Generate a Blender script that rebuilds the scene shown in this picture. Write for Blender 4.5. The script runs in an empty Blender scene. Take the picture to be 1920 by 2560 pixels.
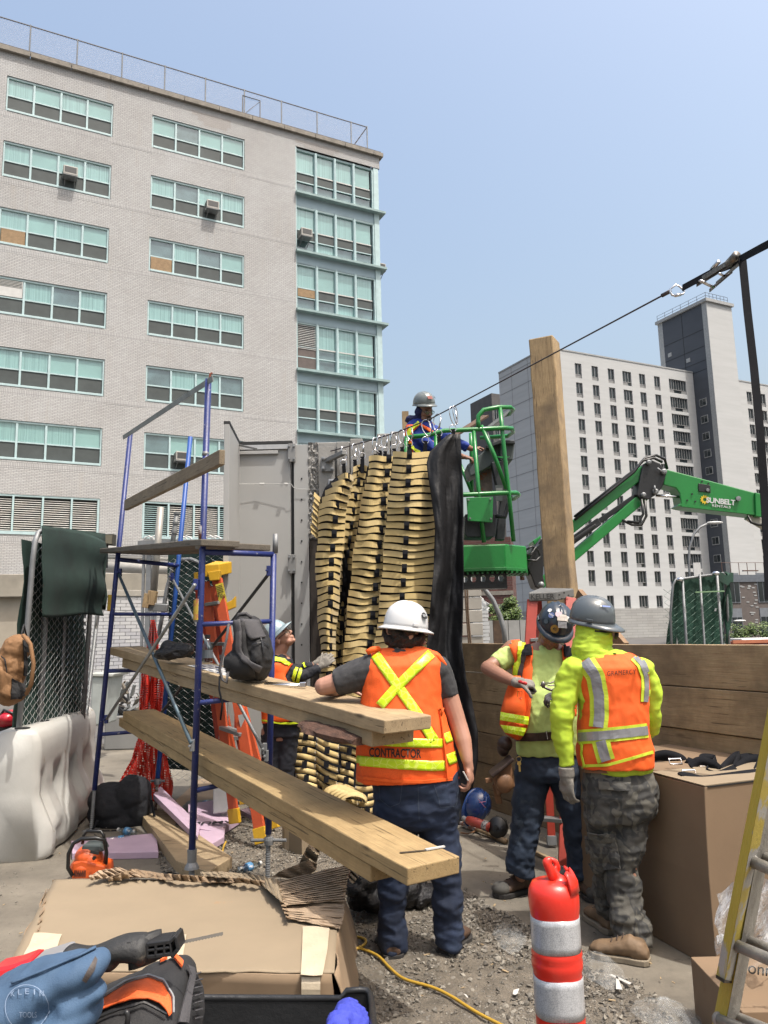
import bpy, bmesh, math, random
from math import sin, cos, pi, radians
from mathutils import Vector, Matrix, noise
from mathutils.bvhtree import BVHTree
random.seed(7)
SC = bpy.context.scene
COL = SC.collection
V = Vector
# ---------------- camera ----------------
CAMH, FPX = 1.68, 1921.0
PIT, ROL = radians(8.93), radians(-1.375)
_U0 = V((0, -sin(PIT), cos(PIT))); FWD = V((0, cos(PIT), sin(PIT)))
RGT = V((1, 0, 0))*cos(ROL) + _U0*sin(ROL); UPV = -V((1, 0, 0))*sin(ROL) + _U0*cos(ROL)
CP = V((0, 0, CAMH))
cam_d = bpy.data.cameras.new('camera'); cam = bpy.data.objects.new('camera', cam_d); COL.objects.link(cam)
cm = Matrix((RGT, UPV, -FWD)).transposed().to_4x4(); cm.translation = CP
cam.matrix_world = cm
cam_d.sensor_fit = 'VERTICAL'; cam_d.sensor_height = 36; cam_d.lens = FPX/2560*36
cam_d.clip_start = .05; cam_d.clip_end = 6000
SC.camera = cam
# ---------------- light ----------------
SUN_EL = radians(67); SUN_DIR = V((.77*cos(SUN_EL), -.64*cos(SUN_EL), sin(SUN_EL))).normalized()
world = bpy.data.worlds.new('World'); SC.world = world; world.use_nodes = True
wn = world.node_tree; wn.nodes.clear()
sky = wn.nodes.new('ShaderNodeTexSky'); sky.sky_type = 'NISHITA'; sky.sun_disc = False
sky.sun_elevation = SUN_EL
sky.sun_rotation = math.atan2(SUN_DIR.x, SUN_DIR.y)
sky.air_density = 1.6; sky.dust_density = 8.0; sky.ozone_density = 1.0; sky.altitude = 0
bg = wn.nodes.new('ShaderNodeBackground'); bg.inputs[1].default_value = .15
wo = wn.nodes.new('ShaderNodeOutputWorld')
wn.links.new(sky.outputs[0], bg.inputs[0]); wn.links.new(bg.outputs[0], wo.inputs[0])
sd = bpy.data.lights.new('sun', 'SUN'); sd.energy = 2.8; sd.angle = radians(.55); sd.color = (1, .96, .90)
sun = bpy.data.objects.new('sun', sd); COL.objects.link(sun)
sun.rotation_euler = SUN_DIR.to_track_quat('Z', 'Y').to_euler(); sun.location = (0, 0, 30)
SC.view_settings.view_transform = 'Standard'; SC.view_settings.look = 'None'
SC.view_settings.exposure = 0.74; SC.view_settings.gamma = 1
SC.view_settings.use_curve_mapping = False
SC.render.engine = 'CYCLES'
SC.cycles.max_bounces = 6; SC.cycles.transparent_max_bounces = 12

def ray(x, y): return FWD + RGT*((x-960)/FPX) - UPV*((y-1280)/FPX)
def at(x, y, Y):
 r = ray(x, y); return CP + r*(Y/r.y)
def hz(x, y, z=0.0):
 r = ray(x, y); return CP + r*((z-CAMH)/r.z)
# ---------------- materials ----------------
MATS = {}
def srgb(r, g, b):
 f = lambda c: (c/255/12.92 if c/255 <= .04045 else ((c/255+.055)/1.055)**2.4)
 return (f(r), f(g), f(b))
def _new(name):
 m = bpy.data.materials.new(name); m.use_nodes = True
 nt = m.node_tree; b = nt.nodes['Principled BSDF']
 MATS[name] = m
 return m, nt, b
def _n(nt, t, **k):
 n = nt.nodes.new(t)
 for a, v in k.items(): setattr(n, a, v)
 return n
def _coord(nt, st=(1, 1, 1), rot=(0, 0, 0)):
 tc = _n(nt, 'ShaderNodeTexCoord'); mp = _n(nt, 'ShaderNodeMapping')
 mp.inputs['Scale'].default_value = st; mp.inputs['Rotation'].default_value = rot
 nt.links.new(tc.outputs['Object'], mp.inputs[0]); return mp.outputs[0]
def _noise(nt, vec, sc, det=5, rg=.6, dist=0):
 n = _n(nt, 'ShaderNodeTexNoise'); n.inputs['Scale'].default_value = sc
 n.inputs['Detail'].default_value = det; n.inputs['Roughness'].default_value = rg
 n.inputs['Distortion'].default_value = dist
 nt.links.new(vec, n.inputs['Vector']); return n.outputs['Fac']
def _ramp(nt, fac, stops):
 r = _n(nt, 'ShaderNodeValToRGB'); el = r.color_ramp.elements
 while len(el) < len(stops): el.new(.5)
 for e, (p, c) in zip(el, stops):
  e.position = p; e.color = (*c, 1) if len(c) == 3 else c
 nt.links.new(fac, r.inputs[0]); return r.outputs[0]
def _mix(nt, fac, a, b, mode='MIX'):
 m = _n(nt, 'ShaderNodeMix', data_type='RGBA', blend_type=mode)
 for s, v in ((0, fac), (6, a), (7, b)):
  if hasattr(v, 'links') or hasattr(v, 'is_linked'): nt.links.new(v, m.inputs[s])
  elif s == 0: m.inputs[0].default_value = v
  else: m.inputs[s].default_value = (*v, 1)
 return m.outputs[2]
def _bump(nt, b, h, st, dist=.01, prev=None):
 bp = _n(nt, 'ShaderNodeBump'); bp.inputs['Strength'].default_value = st; bp.inputs['Distance'].default_value = dist
 nt.links.new(h, bp.inputs['Height'])
 if prev is not None: nt.links.new(prev, bp.inputs['Normal'])
 nt.links.new(bp.outputs[0], b.inputs['Normal']); return bp.outputs[0]
def sc3(c, k): return tuple(min(1, x*k) for x in c)
ALB = .66   # overall reflectance of paints and dusty site surfaces
def mat(name, col=None, rough=.7, metal=0, var=.18, vs=5, bump=0, bs=60, bd=.01, st=(1, 1, 1), spots=None, spec=.5, sheen=0, coat=0, trans=0):
 if name in MATS: return MATS[name]
 m, nt, b = _new(name); vec = _coord(nt, st)
 if metal < .6: col = sc3(col, ALB)
 if spots: spots = (sc3(spots[0], ALB),)+tuple(spots[1:])
 f = _noise(nt, vec, vs)
 c = _ramp(nt, f, [(.28, sc3(col, 1-var)), (.72, sc3(col, 1+var))])
 if spots:
  scol, sscale, thr = spots
  sf = _noise(nt, vec, sscale, 6, .65)
  mk = _ramp(nt, sf, [(thr, (0, 0, 0)), (thr+.04, (1, 1, 1))])
  c = _mix(nt, mk, c, scol)
 nt.links.new(c, b.inputs['Base Color'])
 b.inputs['Roughness'].default_value = rough; b.inputs['Metallic'].default_value = metal
 b.inputs['Specular IOR Level'].default_value = spec
 if sheen: b.inputs['Sheen Weight'].default_value = sheen
 if coat: b.inputs['Coat Weight'].default_value = coat
 if trans: b.inputs['Transmission Weight'].default_value = trans
 if bump: _bump(nt, b, _noise(nt, vec, bs, 6, .65), bump, bd)
 return m
def wood(name, c1, c2, grain=1.0, rough=.75, knots=True, stain=None, axis=0, bump=.5):
 """sawn timber, grain along the given local axis"""
 if name in MATS: return MATS[name]
 m, nt, b = _new(name); c1, c2 = sc3(c1, ALB), sc3(c2, ALB); stain = sc3(stain, ALB) if stain else None
 s = [9, 9, 9]; s[axis] = .55
 vec = _coord(nt, tuple(s))
 f1 = _noise(nt, vec, 2.2*grain, 6, .6, 1.6)
 s2 = [60, 60, 60]; s2[axis] = 2.0
 f2 = _noise(nt, _coord(nt, tuple(s2)), 3*grain, 4, .6)
 c = _ramp(nt, f1, [(.3, c2), (.45, c1), (.55, sc3(c1, .86)), (.7, sc3(c2, 1.05))])
 c = _mix(nt, .3, c, _ramp(nt, f2, [(.3, sc3(c2, .7)), (.7, sc3(c1, 1.1))]))
 if knots:
  v = _n(nt, 'ShaderNodeTexVoronoi'); v.inputs['Scale'].default_value = 1.0
  s3 = [5, 5, 5]; s3[axis] = 1.6
  nt.links.new(_coord(nt, tuple(s3)), v.inputs['Vector'])
  k = _ramp(nt, v.outputs['Distance'], [(.03, (1, 1, 1)), (.09, (0, 0, 0))])
  c = _mix(nt, k, c, sc3(c2, .35))
 cr = _ramp(nt, _noise(nt, _coord(nt, tuple(s2), (0, 0, 0)), 1.1*grain, 3, .5, .6), [(.64, (0, 0, 0)), (.67, (1, 1, 1))])
 c = _mix(nt, cr, c, sc3(c2, .42))
 dk = _ramp(nt, _noise(nt, _coord(nt), 7, 6, .7), [(.35, (.72, .70, .68)), (.62, (1.05, 1.05, 1.05))])
 c = _mix(nt, .7, c, dk, 'MULTIPLY')
 if stain:
  sf = _noise(nt, _coord(nt), 1.6, 5, .6)
  c = _mix(nt, _ramp(nt, sf, [(.45, (0, 0, 0)), (.62, (1, 1, 1))]), c, stain)
 nt.links.new(c, b.inputs['Base Color']); b.inputs['Roughness'].default_value = rough
 _bump(nt, b, f2, bump, .004)
 return m
def brickmat(name, c1, c2, mortar, bw=.2, rh=.067, ms=.008, var=.5, axes='xz', rough=.85, stains=None, offset=.5):
 if name in MATS: return MATS[name]
 m, nt, b = _new(name); c1, c2, mortar = sc3(c1, ALB), sc3(c2, ALB), sc3(mortar, ALB)
 tc = _n(nt, 'ShaderNodeTexCoord'); sp = _n(nt, 'ShaderNodeSeparateXYZ'); cb = _n(nt, 'ShaderNodeCombineXYZ')
 nt.links.new(tc.outputs['Object'], sp.inputs[0])
 nt.links.new(sp.outputs['XYZ'.index(axes[0].upper())], cb.inputs[0]); nt.links.new(sp.outputs['XYZ'.index(axes[1].upper())], cb.inputs[1])
 bt = _n(nt, 'ShaderNodeTexBrick'); bt.offset = offset
 bt.inputs['Scale'].default_value = 1; bt.inputs['Brick Width'].default_value = bw; bt.inputs['Row Height'].default_value = rh
 bt.inputs['Mortar Size'].default_value = ms; bt.inputs['Color1'].default_value = (*c1, 1); bt.inputs['Color2'].default_value = (*c2, 1)
 bt.inputs['Mortar'].default_value = (*mortar, 1); bt.inputs['Bias'].default_value = 0
 nt.links.new(cb.outputs[0], bt.inputs['Vector'])
 c = bt.outputs['Color']
 f = _noise(nt, tc.outputs['Object'], .35, 6, .65)
 c = _mix(nt, .55, c, _ramp(nt, f, [(.3, (.72, .69, .66)), (.7, (1, 1, 1))]), 'MULTIPLY')
 if stains:
  mp = _n(nt, 'ShaderNodeMapping'); mp.inputs['Scale'].default_value = (1.5, 1, .12); nt.links.new(tc.outputs['Object'], mp.inputs[0])
  g = _noise(nt, mp.outputs[0], 1.4, 6, .7)
  c = _mix(nt, _ramp(nt, g, [(.56, (0, 0, 0)), (.75, (.7, .7, .7))]), c, stains)
 nt.links.new(c, b.inputs['Base Color']); b.inputs['Roughness'].default_value = rough
 inv = _n(nt, 'ShaderNodeMath', operation='SUBTRACT'); inv.inputs[0].default_value = 1
 nt.links.new(bt.outputs['Fac'], inv.inputs[1]); _bump(nt, b, inv.outputs[0], .6, .01)
 return m
def glassmat(name, tint=(.84, .95, .93), refl=.12):
 if name in MATS: return MATS[name]
 m, nt, b = _new(name); nt.nodes.remove(b)
 o = nt.nodes['Material Output']
 t = _n(nt, 'ShaderNodeBsdfTransparent'); t.inputs[0].default_value = (*tint, 1)
 g = _n(nt, 'ShaderNodeBsdfGlossy'); g.inputs['Roughness'].default_value = .03
 lw = _n(nt, 'ShaderNodeLayerWeight'); pw = _n(nt, 'ShaderNodeMath', operation='POWER'); pw.inputs[1].default_value = 4; nt.links.new(lw.outputs['Facing'], pw.inputs[0])
 ad = _n(nt, 'ShaderNodeMath', operation='MULTIPLY_ADD'); ad.inputs[1].default_value = .6; ad.inputs[2].default_value = refl; nt.links.new(pw.outputs[0], ad.inputs[0])
 mx = _n(nt, 'ShaderNodeMixShader'); nt.links.new(ad.outputs[0], mx.inputs[0])
 nt.links.new(t.outputs[0], mx.inputs[1]); nt.links.new(g.outputs[0], mx.inputs[2]); nt.links.new(mx.outputs[0], o.inputs[0])
 return m
def plasticfilm(name, col=(.9, .92, .92), op=.25):
 if name in MATS: return MATS[name]
 m, nt, b = _new(name)
 b.inputs['Base Color'].default_value = (*col, 1); b.inputs['Roughness'].default_value = .12
 f = _noise(nt, _coord(nt), 14, 5, .6)
 r = _ramp(nt, f, [(.35, (op*.5,)*3), (.7, (min(1, op*2.2),)*3)])
 nt.links.new(r, b.inputs['Alpha']); _bump(nt, b, _noise(nt, _coord(nt), 30, 5, .6), .8, .02)
 return m
# ---------------- mesh builder ----------------
class MB:
 def __init__(s): s.v = []; s.f = []; s.m = []; s.cm = 0
 def add(s, vs, fs):
  o = len(s.v); s.v += [V(p) for p in vs]; s.f += [tuple(i+o for i in f) for f in fs]; s.m += [s.cm]*len(fs); return s
 def box(s, c, d, R=None):
  c = V(c); h = V(d)/2
  p = [V((x*h.x, y*h.y, z*h.z)) for z in (-1, 1) for y in (-1, 1) for x in (-1, 1)]
  if R is not None: p = [R @ q for q in p]
  return s.hexa([c+q for q in p])
 def bb(s, a, b):
  a, b = V(a), V(b); return s.box((a+b)/2, [abs(b[i]-a[i]) for i in range(3)])
 def hexa(s, p):  # order: z-,y-,x- ... x fastest
  return s.add(p, [(0, 2, 3, 1), (4, 5, 7, 6), (0, 1, 5, 4), (2, 6, 7, 3), (0, 4, 6, 2), (1, 3, 7, 5)])
 def bar(s, a, b, w, t, up=V((0, 0, 1)), ext=0):
  """box from a to b; w across, t along up"""
  a, b = V(a), V(b); d = (b-a).normalized(); up = V(up)
  x = d.cross(up); x = x.normalized() if x.length > 1e-5 else V((1, 0, 0)); u = x.cross(d).normalized()
  a = a-d*ext; b = b+d*ext
  p = []
  for q in (-1, 1):
   for e in (a, b):
    for r in (-1, 1): p.append(e+x*r*w/2+u*q*t/2)
  return s.hexa(p)
 def tube(s, pts, r, n=8, closed=False, caps=True, flat=1.0):
  pts = [V(p) for p in pts]; N = len(pts)
  rs = r if isinstance(r, (list, tuple)) else [r]*N
  prev = None; rings = []
  for i, p in enumerate(pts):
   if closed: d = pts[(i+1) % N]-pts[i-1]
   else: d = pts[min(i+1, N-1)]-pts[max(i-1, 0)]
   d = d.normalized() if d.length > 1e-9 else V((0, 0, 1))
   if prev is None:
    prev = d.orthogonal().normalized()
    if abs(d.z) < .9: prev = (V((0, 0, 1))-d*d.z).normalized()
   x = prev-d*prev.dot(d); x = x.normalized() if x.length > 1e-6 else d.orthogonal().normalized()
   prev = x; y = d.cross(x)
   rings.append([p+(x*cos(2*pi*k/n)*flat+y*sin(2*pi*k/n))*rs[i] for k in range(n)])
  return s.loft(rings, closed, caps)
 def loft(s, rings, closed=False, caps=True):
  n = len(rings[0]); o = len(s.v); N = len(rings)
  for r in rings: s.v += [V(q) for q in r]
  for i in range(N if closed else N-1):
   j = (i+1) % N
   for k in range(n):
    l = (k+1) % n; s.f.append((o+i*n+k, o+i*n+l, o+j*n+l, o+j*n+k)); s.m.append(s.cm)
  if caps and not closed:
   s.f.append(tuple(o+k for k in reversed(range(n)))); s.f.append(tuple(o+(N-1)*n+k for k in range(n))); s.m += [s.cm]*2
  return s
 def lathe(s, prof, c=(0, 0, 0), n=24, axis=None, sx=1, sy=1):
  c = V(c); R = Matrix.Identity(3) if axis is None else V(axis).normalized().to_track_quat('Z', 'Y').to_matrix()
  return s.loft([[c+R @ V((r*cos(2*pi*k/n)*sx, r*sin(2*pi*k/n)*sy, z)) for k in range(n)] for r, z in prof])
 def ell(s, c, r, R=None, n=14, m=9):
  c = V(c); rings = []
  for i in range(m+1):
   a = -pi/2+pi*i/m; a = max(-pi/2+.08, min(pi/2-.08, a))
   ring = []
   for k in range(n):
    q = V((r[0]*cos(a)*cos(2*pi*k/n), r[1]*cos(a)*sin(2*pi*k/n), r[2]*sin(a)))
    ring.append(c+(R @ q if R is not None else q))
   rings.append(ring)
  return s.loft(rings)
 def cap(s, pts, rs, n=12, flat=1.0):
  """limb with rounded ends"""
  pts = [V(p) for p in pts]; s.tube(pts, list(rs), n, flat=flat)
  s.ell(pts[0], (rs[0],)*3, n=10, m=7); s.ell(pts[-1], (rs[-1],)*3, n=10, m=7); return s
 def grid(s, P):
  n = len(P[0]); o = len(s.v)
  for row in P: s.v += [V(q) for q in row]
  for i in range(len(P)-1):
   for j in range(n-1): s.f.append((o+i*n+j, o+i*n+j+1, o+(i+1)*n+j+1, o+(i+1)*n+j)); s.m.append(s.cm)
  return s
 def prism(s, poly, d, off=None):
  poly = [V(p) for p in poly]; d = V(d); n = len(poly)
  a = poly; b = [p+d for p in poly]
  o = len(s.v); s.v += a+b
  s.f += [tuple(o+i for i in range(n)), tuple(o+n+i for i in reversed(range(n)))]
  s.f += [(o+i, o+n+i, o+n+(i+1) % n, o+(i+1) % n) for i in range(n)]; s.m += [s.cm]*(n+2); return s
 def mesh(s, name, off=V((0, 0, 0)), smooth=False):
  me = bpy.data.meshes.new(name); me.from_pydata([tuple(p-off) for p in s.v], [], s.f)
  me.update()
  bm = bmesh.new(); bm.from_mesh(me); bmesh.ops.recalc_face_normals(bm, faces=bm.faces); bm.to_mesh(me); bm.free()
  if len(me.polygons) == len(s.m) and any(s.m):
   for p, k in zip(me.polygons, s.m): p.material_index = k
  if smooth:
   for p in me.polygons: p.use_smooth = True
  return me
WL = {}   # world location of roots
def wloc(p):
 l = V((0, 0, 0))
 while p is not None:
  l = l+p.location; p = p.parent
 return l
def obj(name, mb, m, parent=None, smooth=False, local=False, frame=None, bevel=0, kind=None, label=None, solid=0, sub=0):
 off = V((0, 0, 0)) if (local or frame is not None) else wloc(parent)
 me = mb.mesh(name, off, smooth) if isinstance(mb, MB) else mb
 o = bpy.data.objects.new(name, me); COL.objects.link(o)
 ms = m if isinstance(m, (list, tuple)) else [m]
 if not me.materials:
  for q in ms: me.materials.append(q)
 if parent is not None: o.parent = parent
 if frame is not None:
  o.matrix_local = (Matrix.Translation(-wloc(parent)) if not local else Matrix.Identity(4)) @ frame
 if solid:
  md = o.modifiers.new('thickness', 'SOLIDIFY'); md.thickness = solid; md.offset = 0
 if bevel:
  md = o.modifiers.new('edge', 'BEVEL'); md.width = bevel; md.segments = 2; md.limit_method = 'ANGLE'; md.angle_limit = radians(35)
 if sub:
  md = o.modifiers.new('sub', 'SUBSURF'); md.levels = sub; md.render_levels = sub
 if kind: o['kind'] = kind
 if label: o['label'] = label
 return o
def thing(name, label, cat, loc=(0, 0, 0), group=None, rz=0):
 o = bpy.data.objects.new(name, None); COL.objects.link(o); o.empty_display_size = .1
 o.location = loc; o.rotation_euler = (0, 0, rz); o['label'] = label; o['category'] = cat
 if group: o['group'] = group
 return o
def tag(o, label, cat, group=None):
 o['label'] = label; o['category'] = cat
 if group: o['group'] = group
 return o
def dup(o, parent=None, M=None):
 c = o.copy(); COL.objects.link(c)
 if parent is not None: c.parent = parent
 if M is not None: c.matrix_local = M
 for ch in o.children: dup(ch, c)
 return c
def T(x, y, z): return Matrix.Translation((x, y, z))
def fr(o, x, y=None, z=None):
 """frame matrix with local X along x and local Z near z"""
 x = V(x).normalized(); z = V(z if z is not None else (0, 0, 1)); y = z.cross(x).normalized(); z = x.cross(y)
 m = Matrix((x, y, z)).transposed().to_4x4(); m.translation = V(o); return m
def remesh(mb, vox, smooth=2, disp=None, name='m', off=V((0, 0, 0))):
 me = mb.mesh(name, V((0, 0, 0)))
 o = bpy.data.objects.new('tmp', me); COL.objects.link(o)
 md = o.modifiers.new('r', 'REMESH'); md.mode = 'VOXEL'; md.voxel_size = vox; md.use_smooth_shade = True
 if smooth:
  ms = o.modifiers.new('s', 'SMOOTH'); ms.iterations = smooth; ms.factor = .5
 dg = bpy.context.evaluated_depsgraph_get()
 r = bpy.data.meshes.new_from_object(o.evaluated_get(dg)); r.name = name
 bpy.data.objects.remove(o); bpy.data.meshes.remove(me)
 if disp:
  ns = [v.normal.copy() for v in r.vertices]
  for v, n in zip(r.vertices, ns): v.co += n*disp(v.co)
 bvh = BVHTree.FromPolygons([v.co.copy() for v in r.vertices], [tuple(p.vertices) for p in r.polygons])
 for v in r.vertices: v.co -= off
 for p in r.polygons: p.use_smooth = True
 r.update()
 return r, bvh
def resamp(P, n):
 P = [V((*p, 0)) if len(p) == 2 else V(p) for p in P]
 L = [0]
 for a, b in zip(P, P[1:]): L.append(L[-1]+(b-a).length)
 out = []
 for i in range(n):
  t = L[-1]*i/(n-1); k = 0
  while k < len(P)-2 and L[k+1] < t: k += 1
  s = (t-L[k])/max(1e-9, L[k+1]-L[k]); out.append(P[k].lerp(P[k+1], max(0, min(1, s))))
 return out
def ruled(A, B, bvh, n=16, m=5, off=.004, thick=.004):
 """cloth panel between two picture-measured edges, laid on the surface the bvh describes"""
 A, B = resamp(A, n), resamp(B, n); mb = MB(); idx = {}; lay = []
 for i in range(n):
  row = []
  for j in range(m):
   p = A[i].lerp(B[i], j/(m-1)); r = ray(p.x, p.y).normalized()
   h = bvh.ray_cast(CP, r)
   row.append((h[0]+(h[1]*-1 if h[1].dot(r) > 0 else h[1])*off*.7-r*off*.6) if h[0] is not None else None)
  lay.append(row)
 for i in range(n):
  for j in range(m):
   if lay[i][j] is not None: idx[i, j] = len(mb.v); mb.v.append(lay[i][j])
 for i in range(n-1):
  for j in range(m-1):
   q = [(i, j), (i, j+1), (i+1, j+1), (i+1, j)]
   if all(k in idx for k in q):
    ps = [lay[a][b] for a, b in q]
    if max((ps[a]-ps[b]).length for a, b in ((0, 1), (1, 2), (2, 3), (3, 0))) < .25:
     mb.f.append(tuple(idx[k] for k in q)); mb.m.append(0)
 return mb
def strip(path, w, bvh, n=20, m=3, off=.004):
 """band of width w (px) along a picture-measured path on a surface"""
 P = resamp(path, n); A = []; B = []
 for i, p in enumerate(P):
  d = (P[min(i+1, n-1)]-P[max(i-1, 0)]); d.normalize(); q = V((-d.y, d.x, 0))
  ww = w if not isinstance(w, (tuple, list)) else w[0]+(w[1]-w[0])*i/(n-1)
  A.append(p+q*ww/2); B.append(p-q*ww/2)
 return ruled([(a.x, a.y) for a in A], [(b.x, b.y) for b in B], bvh, n, m, off)
def text_mesh(s, size=1.0, ext=0.0, bold=0, space=1.0, align='CENTER'):
 cu = bpy.data.curves.new('lettering', 'FONT'); cu.body = s; cu.size = size; cu.align_x = align; cu.align_y = 'CENTER'
 cu.extrude = ext; cu.offset = bold; cu.space_character = space
 o = bpy.data.objects.new('tmp', cu); COL.objects.link(o)
 dg = bpy.context.evaluated_depsgraph_get(); me = bpy.data.meshes.new_from_object(o.evaluated_get(dg))
 bpy.data.objects.remove(o); me.name = 'lettering'; return me
def text_on(s, box, bvh, m, parent, bold=0, space=1.0, off=.006, name='lettering', shear=(0, 0)):
 """flat print laid on a surface: box = (x0,y0,x1,y1) px"""
 me = text_mesh(s, 1, 0, bold, space)
 xs = [v.co.x for v in me.vertices]; ys = [v.co.y for v in me.vertices]
 x0, x1, y0, y1 = min(xs), max(xs), min(ys), max(ys); wl = wloc(parent)
 for v in me.vertices:
  u = (v.co.x-x0)/(x1-x0); w = 1-(v.co.y-y0)/(y1-y0)
  px = box[0]+(box[2]-box[0])*u+shear[0]*w; py = box[1]+(box[3]-box[1])*w+shear[1]*u
  r = ray(px, py).normalized(); h = bvh.ray_cast(CP, r)
  v.co = (h[0]-r*off if h[0] is not None else at(px, py, 5))-wl
 return obj(name, me, m, parent)
def text_at(s, M, size, m, parent=None, bold=0, ext=.001, space=1.0, sx=1.0, name='lettering', local=False):
 me = text_mesh(s, 1, ext/size, bold, space)
 return obj(name, me, m, parent, frame=M @ Matrix.Diagonal((size*sx, size, size, 1)), local=local)
def fbm(p, s, o=4): return noise.fractal(V(p)*s, 1.0, 2.0, o, noise_basis='PERLIN_ORIGINAL')
# ================= SETTING =================
m_sidewalk = mat('street_asphalt', (.10, .10, .10), .9, var=.3, vs=.8, bump=.3, bs=40)
def ground_mat():
 m, nt, b = _new('slab_concrete')
 vec = _coord(nt)
 c = _ramp(nt, _noise(nt, vec, 1.3, 7, .65), [(.3, (.085, .075, .060)), (.5, (.137, .121, .096)), (.72, (.195, .173, .138))])
 c = _mix(nt, .5, c, _ramp(nt, _noise(nt, vec, 26, 6, .7), [(.3, (.75, .75, .75)), (.7, (1.1, 1.1, 1.1))]), 'MULTIPLY')
 sp = _ramp(nt, _noise(nt, vec, 5, 6, .7), [(.62, (0, 0, 0)), (.7, (1, 1, 1))])
 c = _mix(nt, sp, c, (.06, .053, .045))
 nt.links.new(c, b.inputs['Base Color']); b.inputs['Roughness'].default_value = .88
 _bump(nt, b, _noise(nt, vec, 120, 6, .7), .5, .004)
 return m
m_conc = ground_mat()
mb = MB(); mb.grid([[V((x, y, -.008)) for x in (-400, 0, 400)] for y in (-60, 0, 60, 900)])
obj('ground', mb, mat('far_asphalt', (.13, .125, .12), .9, var=.25, vs=.5), kind='structure')
mb = MB(); n = 70
mb.grid([[V((-9+18*i/n, -3+16*j/n, .006*fbm((i*.4, j*.4, 0), .4))) for i in range(n+1)] for j in range(n+1)])
obj('concrete_pavement', mb, m_conc, kind='structure', smooth=True)
# gravel bed: irregular outline, rough relief
def gpoly():
 pts = [(430, 2060), (700, 2030), (960, 2080), (1130, 2230), (1245, 2270), (1310, 2300), (1400, 2340), (1480, 2420), (1590, 2450), (1750, 2560), (1800, 2700), (1200, 2900), (700, 2800), (860, 2440), (500, 2330), (390, 2190)]
 return [(hz(x, y).x, hz(x, y).y) for x, y in pts]
GP = gpoly()
def inpoly(x, y, P):
 c = False; j = len(P)-1
 for i in range(len(P)):
  if (P[i][1] > y) != (P[j][1] > y) and x < (P[j][0]-P[i][0])*(y-P[i][1])/(P[j][1]-P[i][1])+P[i][0]: c = not c
  j = i
 return c
def gin(x, y):
 w = .16
 return inpoly(x+w*fbm((x, y, 3), 2.2), y+w*fbm((x, y, 9), 2.2), GP)
gx0, gx1 = min(p[0] for p in GP)-.3, max(p[0] for p in GP)+.3
gy0, gy1 = min(p[1] for p in GP)-.3, max(p[1] for p in GP)+.3
st = .03; nx, ny = int((gx1-gx0)/st), int((gy1-gy0)/st)
mb = MB(); idx = {}
for j in range(ny+1):
 for i in range(nx+1):
  x, y = gx0+i*st, gy0+j*st
  if gin(x, y):
   idx[i, j] = len(mb.v); mb.v.append(V((x, y, .006+.012*abs(fbm((x, y, 0), 5, 5))+.006*fbm((x, y, 7), 1.1))))
for j in range(ny):
 for i in range(nx):
  q = [(i, j), (i+1, j), (i+1, j+1), (i, j+1)]
  if all(k in idx for k in q): mb.f.append(tuple(idx[k] for k in q)); mb.m.append(0)
m_dirt = mat('gravel_dirt', (.215, .185, .145), .95, var=.4, vs=9, bump=1, bs=90, bd=.02, spots=((.33, .31, .28), 60, .6))
obj('gravel_bed', mb, m_dirt, kind='structure', smooth=True)
def stones(name, N, test, smin, smax, m, box):
 mb = MB(); R = random.Random(3)
 base = [V((1, 0, 0)), V((-1, 0, 0)), V((0, 1, 0)), V((0, -1, 0)), V((0, 0, 1)), V((0, 0, -1)), V((.7, .7, .3)), V((-.6, .7, -.3))]
 F = [(0, 6, 4), (6, 2, 4), (2, 7, 4), (7, 1, 4), (1, 3, 4), (3, 0, 4), (6, 0, 5), (2, 6, 5), (7, 2, 5), (1, 7, 5), (3, 1, 5), (0, 3, 5)]
 k = 0; tries = 0
 while k < N and tries < N*6:
  tries += 1
  x, y = R.uniform(box[0], box[1]), R.uniform(box[2], box[3])
  if R.random() > min(1, (4.2/max(y, 2.2))**1.2): continue
  if not test(x, y): continue
  if fbm((x, y, 5), 1.6) < -.25 and R.random() < .75: continue
  s = smin+(smax-smin)*R.random()**3.5
  Rm = Matrix.Rotation(R.uniform(0, 6.3), 3, 'Z') @ Matrix.Rotation(R.uniform(0, 3), 3, 'X')
  sc = V((s*R.uniform(.7, 1.3), s*R.uniform(.6, 1.1), s*R.uniform(.4, .8)))
  mb.cm = R.randrange(3)
  mb.add([V((x, y, .010+s*.25))+Rm @ V((b.x*sc.x, b.y*sc.y, b.z*sc.z)) for b in base], F); k += 1
 return obj(name, mb, m, kind='stuff')
sm = [mat('stone_grey', (.22, .20, .17), .9, var=.3, vs=12), mat('stone_pale', (.31, .285, .24), .9, var=.2, vs=12), mat('stone_dark', (.14, .125, .105), .9, var=.3, vs=12)]
tag(stones('gravel', 20000, gin, .004, .0155, sm, (gx0, gx1, gy0, gy1)), 'loose grey crushed gravel spread over the dirt between the slabs', 'gravel')
def around(x, y): return -3.2 < x < 2.4 and 2.3 < y < 8 and not gin(x, y) and fbm((x, y, 2), .9) > .12
tag(stones('scattered_grit', 1300, around, .003, .010, sm, (-3.2, 2.4, 2.3, 8)), 'sparse stone grit and crumbs lying on the concrete pavement', 'grit')

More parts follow.
